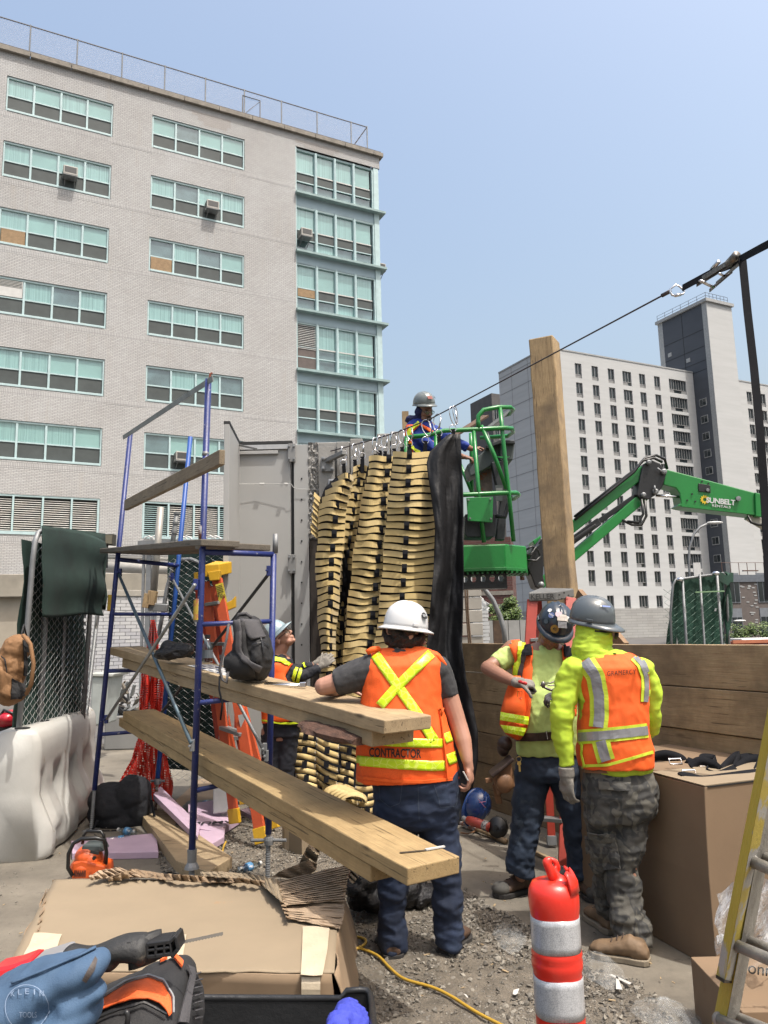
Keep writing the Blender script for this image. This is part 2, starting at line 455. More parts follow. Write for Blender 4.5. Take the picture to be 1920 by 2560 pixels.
# ---------- painted brick building on the left ----------
m_pbrick = brickmat('painted_brick', (.72, .722, .725), (.62, .62, .62), (.42, .42, .42), ms=.012, stains=(.33, .31, .28))
m_sold = brickmat('soldier_brick', (.71, .712, .715), (.61, .61, .615), (.42, .42, .42), bw=.068, rh=.2, ms=.012, offset=0)
m_teal = mat('teal_paint', (.56, .74, .76), .5, var=.12, vs=3)
m_teald = mat('teal_paint_ledge', (.34, .48, .48), .6, var=.15, vs=3)
m_tealp = mat('teal_spandrel', (.46, .61, .68), .6, var=.10, vs=1)
m_blind = mat('roller_blind', (.48, .67, .66), .9, var=.14, vs=.5, st=(1, 1, 1))
def vblind():
 m, nt, b = _new('vertical_blind')
 f = _noise(nt, _coord(nt, (22, 1, .1)), 1, 2, .4)
 c = _ramp(nt, f, [(.25, (.19, .29, .29)), (.5, (.30, .43, .43)), (.8, (.36, .50, .50))])
 nt.links.new(c, b.inputs['Base Color']); _bump(nt, b, f, .6, .02); return m
m_vblind = vblind()
m_screen = mat('window_screen', (.085, .10, .10), .6, var=.2, vs=1.5, spec=.35)
m_darkroom = mat('dim_interior', (.19, .25, .28), .6, var=.45, vs=1.2)
m_glass = glassmat('window_glass')
m_board = wood('plywood_board', (.45, .30, .16), (.36, .23, .12), 2, knots=False)
m_white = mat('white_metal', (.72, .72, .70), .45, var=.08)
m_coping = mat('coping_stone', (.30, .27, .23), .8, var=.3, vs=4)
m_black = mat('black_gasket', (.02, .02, .02), .6)
YA = radians(26.8); KA = 3.2
BA = thing('brick_building', 'pale painted brick apartment block with teal ribbon windows filling the upper left', 'building', (-3.394*KA, 10.66*KA, 0), rz=YA)
z0 = 27.01; wh = 1.72; colsA = [(-13.0, -8.4), (-6.40, -1.82), (-.01, 4.63)]
holes = []
for i in range(7):
 for (a, b_) in colsA: holes.append((a, b_, z0-KA*i-wh-(.02 if i < 6 else -.02), z0-KA*i))
BY0, BY1 = 7.40, 12.05
def wall_holes(mb, u0, u1, z0, z1, holes, dep, y=0.0):
 us = sorted({u0, u1}|{h[0] for h in holes}|{h[1] for h in holes}); zs = sorted({z0, z1}|{h[2] for h in holes}|{h[3] for h in holes})
 for i in range(len(us)-1):
  for j in range(len(zs)-1):
   cu, cz = (us[i]+us[i+1])/2, (zs[j]+zs[j+1])/2
   if any(h[0] < cu < h[1] and h[2] < cz < h[3] for h in holes): continue
   mb.add([(us[i], y, zs[j]), (us[i+1], y, zs[j]), (us[i+1], y, zs[j+1]), (us[i], y, zs[j+1])], [(0, 1, 2, 3)])
 for a, b, c, d in holes:
  mb.add([(a, y, c), (b, y, c), (b, y, d), (a, y, d), (a, y+dep, c), (b, y+dep, c), (b, y+dep, d), (a, y+dep, d)],
               [(0, 1, 5, 4), (1, 2, 6, 5), (2, 3, 7, 6), (3, 0, 4, 7)])
mb = MB(); wall_holes(mb, -16, BY0, 1.0, 28.15, holes, .22)
wall_holes(mb, BY0, 12.4, 27.45, 28.15, [], .2)
mb.bb((12.2, .0, 1), (12.4, 14, 28.15)) if False else None
mb.add([(12.4, 0, 27.45), (12.4, 14, 27.45), (12.4, 14, 28.15), (12.4, 0, 28.15)], [(0, 1, 2, 3)])
mb.add([(12.4, 1.2, 1), (12.4, 14, 1), (12.4, 14, 27.45), (12.4, 1.2, 27.45)], [(0, 1, 2, 3)])
mb.add([(-16, 0, 1), (-16, 14, 1), (-16, 14, 28.15), (-16, 0, 28.15)], [(0, 1, 2, 3)])
mb.add([(-16, 14, 1), (12.4, 14, 1), (12.4, 14, 28.15), (-16, 14, 28.15)], [(0, 1, 2, 3)])
obj('wall', mb, m_pbrick, BA, local=True)
mb = MB(); mb.bb((-16, .2, 28.1), (12.35, 14, 28.14)); obj('roof', mb, m_coping, BA, local=True)
for i in range(7):
 zb = z0-KA*i-wh-.02
 segs = [(-1.82, -.01), (4.63, BY0)] + ([(-8.4, -6.4)])
 for a, b_ in segs: obj('soldier_course', MB().bb((a, -.004, zb-.32), (b_, .03, zb-.12)), m_sold, BA, local=True)
 for a, b_ in colsA: obj('soldier_course', MB().bb((a, -.003, zb-.34), (b_, .03, zb-.10)), m_sold, BA, local=True)
mb = MB(); x = -16
while x < 12.5:
 w = 1.75; mb.bb((x+.01, -.16, 28.15), (min(x+w, 12.6)-.01, .45, 28.38)); x += w
obj('coping', mb, m_coping, BA, local=True, bevel=.01)
mb = MB(); mb.bb((-16, -.05, 28.38), (12.5, .15, 28.5)); obj('roof_edge', mb, mat('dark_flashing', (.06, .05, .05), .5), BA, local=True)
# roof fence
m_galv = mat('galvanised_steel', (.30, .31, .32), .55, metal=.45, var=.2, vs=8)
def chainmat():
 m, nt, b = _new('chain_link_far')
 tc = _n(nt, 'ShaderNodeTexCoord'); sp = _n(nt, 'ShaderNodeSeparateXYZ'); nt.links.new(tc.outputs['Object'], sp.inputs[0])
 outs = []
 for s in (1, -1):
  a = _n(nt, 'ShaderNodeMath', operation='MULTIPLY_ADD'); nt.links.new(sp.outputs[2], a.inputs[0]); a.inputs[1].default_value = s; nt.links.new(sp.outputs[0], a.inputs[2])
  f = _n(nt, 'ShaderNodeMath', operation='PINGPONG'); nt.links.new(a.outputs[0], f.inputs[0]); f.inputs[1].default_value = .06
  l = _n(nt, 'ShaderNodeMath', operation='LESS_THAN'); nt.links.new(f.outputs[0], l.inputs[0]); l.inputs[1].default_value = .0065
  outs.append(l)
 mx = _n(nt, 'ShaderNodeMath', operation='MAXIMUM'); nt.links.new(outs[0].outputs[0], mx.inputs[0]); nt.links.new(outs[1].outputs[0], mx.inputs[1])
 nt.links.new(mx.outputs[0], b.inputs['Alpha']); b.inputs['Base Color'].default_value = (.25, .24, .26, 1); b.inputs['Roughness'].default_value = .5
 return m
RF = thing('roof_fence', 'tall chain link fence along the roof edge of the pale brick building', 'fence', BA.location, rz=YA)
fx = [-15.8+2.05*k for k in range(14)]
fx = [x for x in fx if x < 11.6]+[11.85]
for x in fx:
 mb = MB(); mb.tube([(x, .35, 28.4), (x, .35, 30.15)], .035, 6); obj('post', mb, m_galv, RF, local=True)
mb = MB(); mb.tube([(-15.8, .35, 30.1), (11.85, .35, 30.1)], .03, 6); mb.tube([(11.85, .35, 30.1), (11.85, 4, 30.1)], .03, 6); mb.tube([(11.85, .35, 28.6), (11.2, 2.2, 30.0)], .02, 5); obj('rail', mb, mat('dark_rail', (.14, .13, .14), .5), RF, local=True)
mb = MB(); mb.add([(-15.8, .35, 28.5), (11.85, .35, 28.5), (11.85, .35, 30.1), (-15.8, .35, 30.1)], [(0, 1, 2, 3)])
obj('wire_mesh', mb, chainmat(), RF, local=True, kind='stuff')
mb = MB(); g = 4.6
mb.tube([(g, .33, 28.5), (g, .33, 29.75), (g+.95, .33, 29.75), (g+.95, .33, 28.5)], .03, 5); mb.tube([(g, .33, 28.6), (g+.95, .33, 29.7)], .015, 5); obj('gate_frame', mb, m_coping, RF, local=True)
# windows
def slab(a, b): mb = MB(); mb.bb(a, b); return mb
def window4(parent, a, b, zt, hgt, row, colk):
 rr = random.Random(row*10+colk); W = b-a; bw = W/4; z1 = zt-hgt
 m = MB(); t = .075
 m.bb((a+.01, .04, z1), (a+t, .18, zt-.01)); m.bb((b-t, .04, z1), (b-.01, .18, zt-.01)); m.bb((a+t, .04, zt-.10), (b-t, .18, zt-.01)); m.bb((a+t, -.02, z1-.01), (b-t, .18, z1+.09))
 for k in (1, 2, 3): m.bb((a+bw*k-.045, .05, z1+.09), (a+bw*k+.045, .16, zt-.10))
 w = obj('window', m, m_teal, parent, local=True, bevel=.008)
 zm = z1+hgt*.46
 for k in range(4):
  x0, x1 = a+bw*k+(t if k == 0 else .045), a+bw*(k+1)-(t if k == 3 else .045)
  obj('sash_rail', slab((x0+.002, .07, zm-.03), (x1-.002, .13, zm+.03)), m_teal, w, local=True)
  board = (row, colk, k) in ((2, 1, 0), (2, 2, 0))
  if (row, colk, k) == (3, 1, 0):
   l = MB(); l.bb((x0+.02, .05, zm+.05), (x1-.02, .14, zt-.45))
   for q in range(5): l.bb((x0+.02, .05, zt-.42+q*.065), (x1-.02, .13, zt-.40+q*.065))
   l.bb((x1-.05, .045, zm+.05), (x1-.02, .145, zt-.11))
   obj('vent_panel', l, m_white, w, local=True)
  mk = m_vblind if rr.random() < .55 else m_blind
  if rr.random() < .17: mk = m_darkroom
  if not (row == 3 and colk == 1 and k == 0): obj('blind', slab((x0+.002, .125, zm+.03), (x1-.002, .135, zt-.10)), mk, w, local=True)
  obj('pane', MB().add([(x0, .10, zm+.03), (x1, .10, zm+.03), (x1, .10, zt-.1), (x0, .10, zt-.1)], [(0, 1, 2, 3)]), m_glass, w, local=True)
  if board: obj('plywood_sheet', slab((x0+.03, .06, z1+.12), (x1-.03, .10, zm-.04)), m_board, w, local=True)
  else: obj('screen', slab((x0+.002, .10, z1+.09), (x1-.002, .11, zm-.03)), m_screen, w, local=True)
 return w
for i in range(6):
 for k, (a, b_) in enumerate(colsA): window4(BA, a, b_, z0-KA*i, wh, i, k)
def louvre(parent, a, b, zt, z1, mslat, bays, name='louvre_vent', kinds=None):
 m = MB(); m.bb((a+.01, .02, z1), (a+.1, .2, zt)); m.bb((b-.1, .02, z1), (b-.01, .2, zt)); m.bb((a+.1, .02, zt-.1), (b-.1, .2, zt)); m.bb((a+.1, -.03, z1-.01), (b-.1, .2, z1+.12))
 bw = (b-a)/bays
 for k in range(1, bays): m.bb((a+bw*k-.04, .0, z1+.12), (a+bw*k+.04, .17, zt-.1))
 w = obj(name, m, m_teal, parent, local=True)
 mbk = MB(); mbk.bb((a, .21, z1), (b, .22, zt)); obj('dark_back', mbk, m_black, w, local=True)
 for k in range(bays):
  x0, x1 = a+bw*k+.05, a+bw*(k+1)-.05; N = 15
  for q in range(N):
   z = z1+.16+(zt-z1-.3)*q/N; s = MB(); s.add([(x0, .06, z), (x1, .06, z), (x1, .10, z+.030), (x0, .10, z+.030), (x0, .07, z-.012), (x1, .07, z-.012), (x1, .11, z+.018), (x0, .11, z+.018)], [(0, 1, 2, 3), (4, 7, 6, 5), (0, 4, 5, 1), (3, 2, 6, 7)])
   obj('louvre_blade', s, mslat if not (bays == 4 and kinds and k in kinds) else m_teald, w, local=True)
mslatw = mat('louvre_white', (.75, .73, .68), .5)
for k, (a, b_) in enumerate(colsA): louvre(BA, a, b_, 7.83, 6.12, mslatw, 4, kinds=(0, 3) if k == 2 else None)
# teal bay
bayt = [27.38, 24.08, 20.85, 17.63, 14.40, 11.2, 8.0]
bx = [7.44, 8.60, 9.72, 10.84, 11.93]
mb = MB()
mb.bb((12.02, .02, 1), (12.32, 1.2, 27.44)); mb.bb((7.40, .02, 1), (7.46, .5, 27.44))
obj('corner_column', mb, m_teal, BA, local=True)
for r, zt in enumerate(bayt):
 zb = zt-2.54
 pm = MB(); pm.bb((BY0+.06, .10, zb-.72), (12.2, .3, zb-.16)); pm.bb((12.2, .1, zb-.72), (12.335, .9, zb-.16)); pn = obj('spandrel_panel', pm, m_tealp, BA, local=True)
 sl = MB(); sl.bb((BY0-.03, -.22, zb-.16), (12.62, .3, zb-.04)); sl.bb((12.0, .3, zb-.16), (12.62, 1.3, zb-.04))
 obj('ledge', sl, m_teald, pn, local=True)
 w = MB()
 w.bb((bx[0], .10, zt-.08), (12.02, .32, zt+.03)); w.bb((bx[0], .10, zb-.04), (12.02, .3, zb+.06)); w.bb((11.93, .06, zb+.06), (12.02, .3, zt-.08))
 w = obj('bay_window', w, m_teal, BA, local=True)
 rr = random.Random(r+40)
 for k in range(4):
  if k: mu = MB(); mu.tube([(bx[k]-.02, .10, zb-.03), (bx[k]-.02, .10, zt-.02)], .085, 8); mu.bb((bx[k]-.1, .12, zb-.03), (bx[k]+.06, .3, zt-.08)); obj('mullion', mu, m_teal, w, local=True)
  x0, x1 = bx[k]+.075, bx[k+1]-.10
  zu, zl = zt-1.32, zt-1.85
  obj('sash_rail', slab((x0, .12, zu-.03), (x1, .17, zu+.03)), m_white if k != 0 else m_teal, w, local=True)
  obj('sash_rail', slab((x0, .12, zl-.03), (x1, .17, zl+.02)), m_teal, w, local=True)
  louv = (r == 3 and k == 0); brd = (r == 2 and k == 0)
  if louv:
   for q in range(14):
    z = zt-.12-q*.095; s = MB(); s.add([(x0, .10, z-.06), (x1, .10, z-.06), (x1, .16, z), (x0, .16, z)], [(0, 1, 2, 3)]); obj('louvre_blade', s, m_white, w, local=True)
   obj('brown_panel', slab((x0, .13, zb+.06), (x1, .16, zu)), mat('brown_metal', (.13, .10, .09), .5), w, local=True); continue
  obj('blind', slab((x0, .215, zu+.03), (x1, .225, zt-.08)), rr.choice([m_vblind, m_vblind, m_blind, m_darkroom if r in (3, 5) else m_vblind]), w, local=True)
  obj('pane', MB().add([(x0, .2, zb+.06), (x1, .2, zb+.06), (x1, .2, zt-.08), (x0, .2, zt-.08)], [(0, 1, 2, 3)]), m_glass, w, local=True)
  if brd: obj('plywood_sheet', slab((x0+.02, .13, zl+.06), (x1-.02, .18, zu-.04)), m_board, w, local=True)
  elif r != 3: obj('screen', slab((x0, .155, zl+.02), (x1, .165, zu-.03)), m_screen, w, local=True)
  obj('lower_back', slab((x0, .23, zb+.06), (x1, .24, zu+.03)), m_darkroom if rr.random() < .6 else m_vblind, w, local=True)
# air conditioners
def aircon(u, z, lab, w=.62, h=.42, y=-.42, grey=False):
 M = BA.matrix_basis
 Mw = Matrix.Translation(BA.location) @ Matrix.Rotation(YA, 4, 'Z')
 p = Mw @ V((u, y, z))
 t = thing('air_conditioner', lab, 'air conditioner', p, 'window air conditioners of the brick building', rz=YA)
 m = MB(); m.bb((0, 0, 0), (w, .55, h)); obj('housing', m, mat('ac_beige', (.50, .48, .44), .5), t, local=True, bevel=.02)
 obj('grille', slab((.06, -.006, .09), (w-.06, .02, h-.05)), mat('ac_grille', (.07, .07, .07), .5), t, local=True)
 for k in range(6):
  obj('side_vent', slab((-.005, .08, .10+k*.045), (.02, .42, .115+k*.045)), m_black, t, local=True)
 b = MB(); b.bar((.1, .05, -.02), (.1, .6, -.35), .03, .03); b.bar((w-.1, .05, -.02), (w-.1, .6, -.35), .03, .03); b.bb((0, 0, -.03), (w, .5, -.005)); obj('bracket', b, m_galv, t, local=True)
aircon(-3.92, 22.62, 'boxy window air conditioner in the second row of the far left window column')
aircon(2.62, 22.55, 'window air conditioner in the second row of the middle window column')
aircon(7.55, 22.2, 'window air conditioner in the second storey of the teal corner bay')
aircon(1.35, 9.72, 'window air conditioner low on the facade, partly behind the blue scaffold post')
aircon(12.5, 21.9, 'air conditioner sticking out round the right corner of the brick building', y=.9)
# parapet patches of newer brick
for (a, b_, c, d) in ((1.9, 3.9, 27.62, 27.85), (2.2, 3.9, 27.4, 27.62), (2.5, 3.7, 27.2, 27.4), (7.4, 9.9, 27.66, 27.9), (7.9, 9.6, 27.5, 27.66)):
 obj('patched_brick', MB().bb((a, -.003, c), (b_, .01, d)), brickmat('new_brick', (.62, .60, .58), (.56, .54, .52), (.4, .38, .37), ms=.012), BA, local=True)

# ---------- low annex with letters, white brick wall ----------
AN = thing('beige_annex', 'low beige concrete entrance block with dark wall letters behind the scaffold', 'building', (-12.2, 24.0, 0), rz=radians(10))
m_beige = mat('beige_render', (.50, .44, .35), .85, var=.12, vs=1.5, bump=.2, bs=30)
mb = MB(); mb.bb((-6, 0, 0), (9.2, 6, 3.05)); obj('wall', mb, m_beige, AN, local=True)
mb = MB(); mb.bb((-6.1, -.25, 3.05), (9.3, 6.1, 3.75)); obj('cornice', mb, mat('beige_cornice', (.42, .38, .31), .85, vs=2), AN, local=True, bevel=.02)
m_let = mat('bronze_letters', (.10, .10, .14), .4, metal=.6)
for s, u, sz in (('METROPOLITAN', .2, .62),):
 text_at(s, T(4.15, -.03, 2.15) @ Matrix.Rotation(pi/2, 4, 'X'), sz, m_let, AN, ext=.03, space=1.25, local=True)
text_at('HOSPITAL', T(4.0, -.03, 1.05) @ Matrix.Rotation(pi/2, 4, 'X'), .55, m_let, AN, ext=.03, space=1.25, local=True)
# white glazed brick wall, every course laid
BW = thing('white_brick_wall', 'white glazed brick garden wall seen through the blue scaffold', 'wall')
w0, w1 = at(262, 1600, 16.0), at(640, 1600, 17.9)
w0.z = w1.z = 0; dW = (w1-w0); LW = dW.length; dW.normalize(); nW = V((-dW.y, dW.x, 0))
FW = fr(w0, dW)
zt = at(330, 1492, 16.5).z
mb = MB(); mb.bb((-1, .03, 0), (LW+1, .3, zt-.01)); obj('mortar_bed', mb, mat('wall_mortar', (.20, .20, .21), .9), BW, frame=FW)
mb = MB(); mb.bb((-1, -.03, zt), (LW+1, .33, zt+.13)); obj('coping', mb, mat('lime_coping', (.45, .42, .37), .8), BW, frame=FW, bevel=.01)
bme = MB().bb((.004, -.006, .004), (.222, .05, .070)).mesh('brick')
mbr = [mat('white_glazed_brick', (.66, .66, .67), .35, var=.10, vs=3), mat('white_glazed_brick_b', (.56, .56, .59), .35, var=.10, vs=3)]
bme.materials.append(mbr[0]); bme2 = bme.copy(); bme2.materials.clear(); bme2.materials.append(mbr[1])
cand = []; rows = int((zt-.02)/.0745)
for r in range(rows):
 for k in range(int((LW+1)/.2275)):
  cand.append((r, k))
mid = (at(330, 1620, 16.8)-w0).dot(dW)
def bvis(r, k):
 u = k*.2275; z = r*.0745
 return abs(u-mid)*.55+abs(z-1.9)
cand.sort(key=lambda c: bvis(*c)); rest = MB()
for n_, (r, k) in enumerate(cand):
 u = k*.2275+(.114 if r % 2 else 0)-.5; z = zt-(r+1)*.0745; dy = random.uniform(-.004, .004)
 if n_ < 300:
  o = bpy.data.objects.new('brick', bme if random.random() < .6 else bme2); COL.objects.link(o); o.parent = BW; o.matrix_local = FW @ T(u, dy, z)
 elif z > -.02:
  rest.bb((u+.004, dy-.006, z+.004), (u+.222, .05, z+.07))
obj('more_bricks', rest, mbr[0], BW, frame=FW, kind='stuff')

# ---------- white high rise ----------
m_wb = mat('white_brick_far', (.61, .62, .62), .85, var=.07, vs=.5, st=(.25, .25, 3))
m_wside = mat('side_panels', (.52, .52, .53), .85, var=.08, vs=.2)
m_dk = mat('slate_cladding', (.085, .095, .115), .7, var=.12, vs=.3, st=(.4, .4, 2))
m_pale = mat('pale_trim', (.45, .46, .46), .7)
m_wg = mat('dark_glazing', (.035, .045, .05), .12, var=.4, vs=.5, spec=.7)
m_wp = mat('spandrel_grey', (.30, .30, .30), .6)
m_frm = mat('alu_frame', (.42, .42, .42), .4, metal=.3)
YW = radians(26.1)
BB = thing('white_high_rise', 'pale high rise of many small windows with a dark stair tower, right background', 'building', (31.1, 118.0, 0), rz=YW)
cu = [(0, 1.33, 1), (3.42, 1.33, 1), (6.83, 1.33, 1), (9.95, 1.9, 2), (13.62, 1.33, 1), (16.98, 1.33, 1), (20.4, 4.05, 3)]
rowsz = [43.65-3*i-(.2 if i else 0) for i in range(14)]; rowsz[12] -= .9; rowsz[13] -= 1.2
holes = []
for (u, w, k) in cu:
 for z in rowsz: holes.append((u, u+w, z-2.45, z))
for z in rowsz: holes.append((39.6, 40.95, z-2.45, z)); holes.append((43.3, 44.6, z-2.45, z))
mb = MB(); wall_holes(mb, -5.5, 26.3, 4.5, 45.4, [h for h in holes if h[1] < 26], .35)
wall_holes(mb, 32.6, 52, 0, 45.4, [h for h in holes if h[0] > 32], .35)
mb.add([(-5.5, 0, 4.5), (-5.5, 0, 45.4), (-5.5, 13.2, 45.4), (-5.5, 13.2, 4.5)], [(0, 1, 2, 3)])
mb.add([(-5.5, 0, 45.4), (52, 0, 45.4), (52, 13.2, 45.4), (-5.5, 13.2, 45.4)], [(0, 1, 2, 3)])
mb.add([(26.3, 0, 0), (26.3, 0, 45.4), (26.3, 4, 45.4), (26.3, 4, 0)], [(0, 1, 2, 3)])
mb.add([(-5.5, 13.2, 0), (-5.5, 13.2, 45.4), (52, 13.2, 45.4), (52, 13.2, 0)], [(0, 1, 2, 3)])
obj('wall', mb, m_wb, BB, local=True)
mb = MB(); mb.bb((-5.6, -.08, 45.4), (26.3, .5, 45.62)); mb.bb((-5.6, .5, 45.4), (-5.1, 13.2, 45.62)); mb.bb((32.6, -.08, 45.4), (52, .5, 45.62)); obj('parapet', mb, m_pale, BB, local=True)
mb = MB(); mb.bb((-6, -1.5, 0), (26.3, 0.4, 4.5)); mb.bb((-6, 0.4, 0), (-5.45, 13.3, 4.5)); obj('base', mb, brickmat('base_stone', (.52, .52, .50), (.44, .44, .43), (.35, .35, .34), bw=2.2, rh=.42, ms=.03), BB, local=True)
mb = MB()
for q in range(14): mb.bb((-5.53, .0, 6+q*2.95), (-5.49, 13, 6.07+q*2.95))
for q in (5.0, 9.5): mb.bb((-5.53, q, 4.6), (-5.49, q+.06, 45.3))
mb.bb((-.05-5.45, -.03, 42.4), (26.2, .01, 42.44)) if False else None
obj('panel_joint', mb, mat('joint_grey', (.33, .33, .34), .9), BB, local=True)
def wbwin(w, kind, small=False):
 f = MB(); h = 2.45
 nm = {1: 2, 2: 3, 3: 7}[kind]
 f.bb((0, .12, 0), (.07, .3, h)); f.bb((w-.07, .12, 0), (w, .3, h)); f.bb((.07, .12, h-.07), (w-.07, .3, h)); f.bb((.07, .12, 0), (w-.07, .3, .06)); f.bb((.07, .12, .60), (w-.07, .3, .68))
 for k in range(1, nm): f.bb((w*k/nm-.035, .13, .68), (w*k/nm+.035, .3, h-.07))
 p = MB(); g = MB()
 if kind == 3:
  p.bb((.07, .16, .06), (w*2/7, .2, .6)); p.bb((w*5/7, .16, .06), (w-.07, .2, .6)); p.bb((w*2/7, .3, .06), (w*5/7, .31, .6))
 elif kind == 2: p.bb((.07, .16, .06), (w*.62, .2, .6))
 else: p.bb((.07, .16, .06), (w-.07, .2, .6))
 g.bb((.05, .26, .05), (w-.05, .28, h-.05))
 return (f.mesh('window'), p.mesh('spandrel'), g.mesh('pane'))
wm = {}
for (w, k) in ((1.33, 1), (1.9, 2), (4.05, 3), (1.35, 1)):
 a = wbwin(w, k); a[0].materials.append(m_frm); a[1].materials.append(m_wp); a[2].materials.append(m_wg); wm[(w, k)] = a
nwin = 0
def put_win(u, z, w, k):
 a = wm[(w, k)]
 o = bpy.data.objects.new('window', a[0]); COL.objects.link(o); o.parent = BB; o.location = (u, 0, z-2.45)
 for nm, me in (('spandrel', a[1]), ('pane', a[2])):
  c = bpy.data.objects.new(nm, me); COL.objects.link(c); c.parent = o
for z in rowsz:
 for (u, w, k) in cu: put_win(u, z, w, k)
 put_win(39.6, z, 1.35, 1)
 put_win(43.27, z, 1.35, 1)
# side windows
sw = MB(); sw.bb((0, 0, 0), (.12, 1.1, 1.2)); swm = sw.mesh('window'); swm.materials.append(m_wp)
gm = MB().bb((-.02, .15, .12), (.06, .95, 1.05)).mesh('pane'); gm.materials.append(m_wg)
for z in rowsz[:-1]:
 for y in (1.6, ):
  o = bpy.data.objects.new('window', swm); COL.objects.link(o); o.parent = BB; o.location = (-5.56, y, z-1.5)
  c = bpy.data.objects.new('pane', gm); COL.objects.link(c); c.parent = o
# tower
u0, u1, D, zt2 = 26.35, 32.6, 4.1, 57.0; tb = 7.0
mb = MB(); mb.add([(u0, -D, 0), (u1, -D, 0), (u1, -D, zt2), (u0, -D, zt2)], [(0, 1, 2, 3)])
mb.add([(u1, -D, 0), (u1, tb, 0), (u1, tb, zt2), (u1, -D, zt2)], [(0, 1, 2, 3)]); mb.add([(u0, tb, 0), (u1, tb, 0), (u1, tb, zt2), (u0, tb, zt2)], [(0, 1, 2, 3)])
mb.add([(u0, -D, zt2), (u1, -D, zt2), (u1, tb, zt2), (u0, tb, zt2)], [(0, 1, 2, 3)])
tw = obj('stair_tower', mb, m_wb, BB, local=True)
mb = MB(); mb.bb((u0-.02, -D-.02, 0), (u0+.05, -D+1.0, zt2)); mb.bb((u0-.02, tb-1.1, 0), (u0+.05, tb+.02, zt2)); obj('corner_trim', mb, m_pale, tw, local=True)
mb = MB(); mb.bb((u0, -D+1.0, 0), (u0+.05, tb-1.1, zt2)); obj('dark_side', mb, m_dk, tw, local=True)
mb = MB(); mb.bb((u0-.35, -D-.35, zt2), (u1+.3, tb+.3, zt2+.55)); obj('roof_slab', mb, m_pale, tw, local=True)
mb = MB()
for z in (53.6-3.5, 50.6-3.5, 47.6-3.0, 43.0): mb.bb((u0-.03, -D+1.0, z+2.2), (u0+.01, tb-1.1, z+2.28))
mb.bb((u0-.03, 1.4, 43.0), (u0+.01, 1.48, zt2))
obj('panel_joint', mb, m_black, tw, local=True)
for z in rowsz[1:]:
 o = MB(); o.bb((u0-.10, -2.35, z-1.55), (u0+.02, -.9, z-.2)); o = obj('window', o, m_pale, BB, local=True)
 g = MB(); g.bb((u0-.13, -2.25, z-1.42), (u0-.05, -1.66, z-.3)); g.bb((u0-.13, -1.58, z-1.42), (u0-.05, -1.0, z-.3)); obj('pane', g, m_wg, o, local=True)
for (y, z) in ((4.3, 50.0), (.3, 47.6)):
 o = MB(); o.bb((u0-.1, y, z), (u0, y+.8, z+.7)); o = obj('small_vent', o, m_pale, tw, local=True)
TR = thing('roof_railing', 'thin metal guard railing on top of the dark sided stair tower', 'railing', BB.location, rz=YW)
rp = [(u0, tb, 0), (u0, -D, 0), (u1-.8, -D, 0)]
mb = MB()
for a, b_ in zip(rp, rp[1:]):
 a, b_ = V(a), V(b_); N = 6 if a is not rp[0] else 6
 for hh in (.55, 1.1): mb.tube([a+V((0, 0, zt2+.55+hh)), b_+V((0, 0, zt2+.55+hh))], .045, 4)
 for q in range(7):
  p = a.lerp(b_, q/6); mb.tube([p+V((0, 0, zt2+.55)), p+V((0, 0, zt2+1.65))], .04, 4)
obj('rail', mb, mat('rail_blue_grey', (.16, .19, .24), .5), TR, local=True)
# ---------- other far buildings ----------
m_rbrick = brickmat('red_brick', (.16, .055, .045), (.12, .045, .04), (.14, .09, .08), bw=.9, rh=.3, ms=.04)
c0 = hz(1190, 1500, 30);
RB = thing('red_brick_building', 'dark red brick house with white framed windows behind the lift basket', 'building', at(1180, 1590, 95).xy.to_3d(), rz=radians(-12))
mb = MB(); mb.bb((-8, 0, 0), (5.2, 10, 13)); obj('wall', mb, m_rbrick, RB, local=True)
mb = MB(); mb.bb((-8.1, -.1, 5.9), (5.25, .05, 6.4)); obj('string_course', mb, m_coping, RB, local=True)
for k in range(6):
 for z in (6.7, 9.6):
  x = -7+k*2.1
  w = MB(); w.bb((x, -.06, z), (x+1.0, .03, z+1.9)); w = obj('window', w, m_white, RB, local=True)
  obj('pane', MB().bb((x+.14, -.09, z+.15), (x+.86, -.05, z+1.75)), m_wg, w, local=True)
 w = MB(); w.bb((x-.3, -.04, 4.2), (x+1.1, .03, 4.8)); w = obj('window', w, m_coping, RB, local=True)
 obj('pane', MB().bb((x+.1, -.07, 4.25), (x+.75, -.03, 4.75)), m_wg, w, local=True)
GB = thing('grey_building', 'narrow grey brown building edge between the red house and the white high rise', 'building', at(1257, 1590, 150).xy.to_3d(), rz=radians(26))
m_gb = mat('grey_brown_brick', (.13, .125, .125), .85, var=.15, vs=1)
mb = MB(); mb.bb((0, 0, 0), (9, 8, at(1262, 982, 150).z)); obj('wall', mb, m_gb, GB, local=True)
for k in range(11):
 w = MB(); w.bb((.35, -.06, 2.6+k*4.1), (1.5, .02, 5.1+k*4.1)); w = obj('window', w, m_pale, GB, local=True)
 obj('pane', MB().bb((.45, -.09, 2.7+k*4.1), (.88, -.05, 5.0+k*4.1)).bb((.98, -.09, 2.7+k*4.1), (1.4, -.05, 5.0+k*4.1)), m_wg, w, local=True)
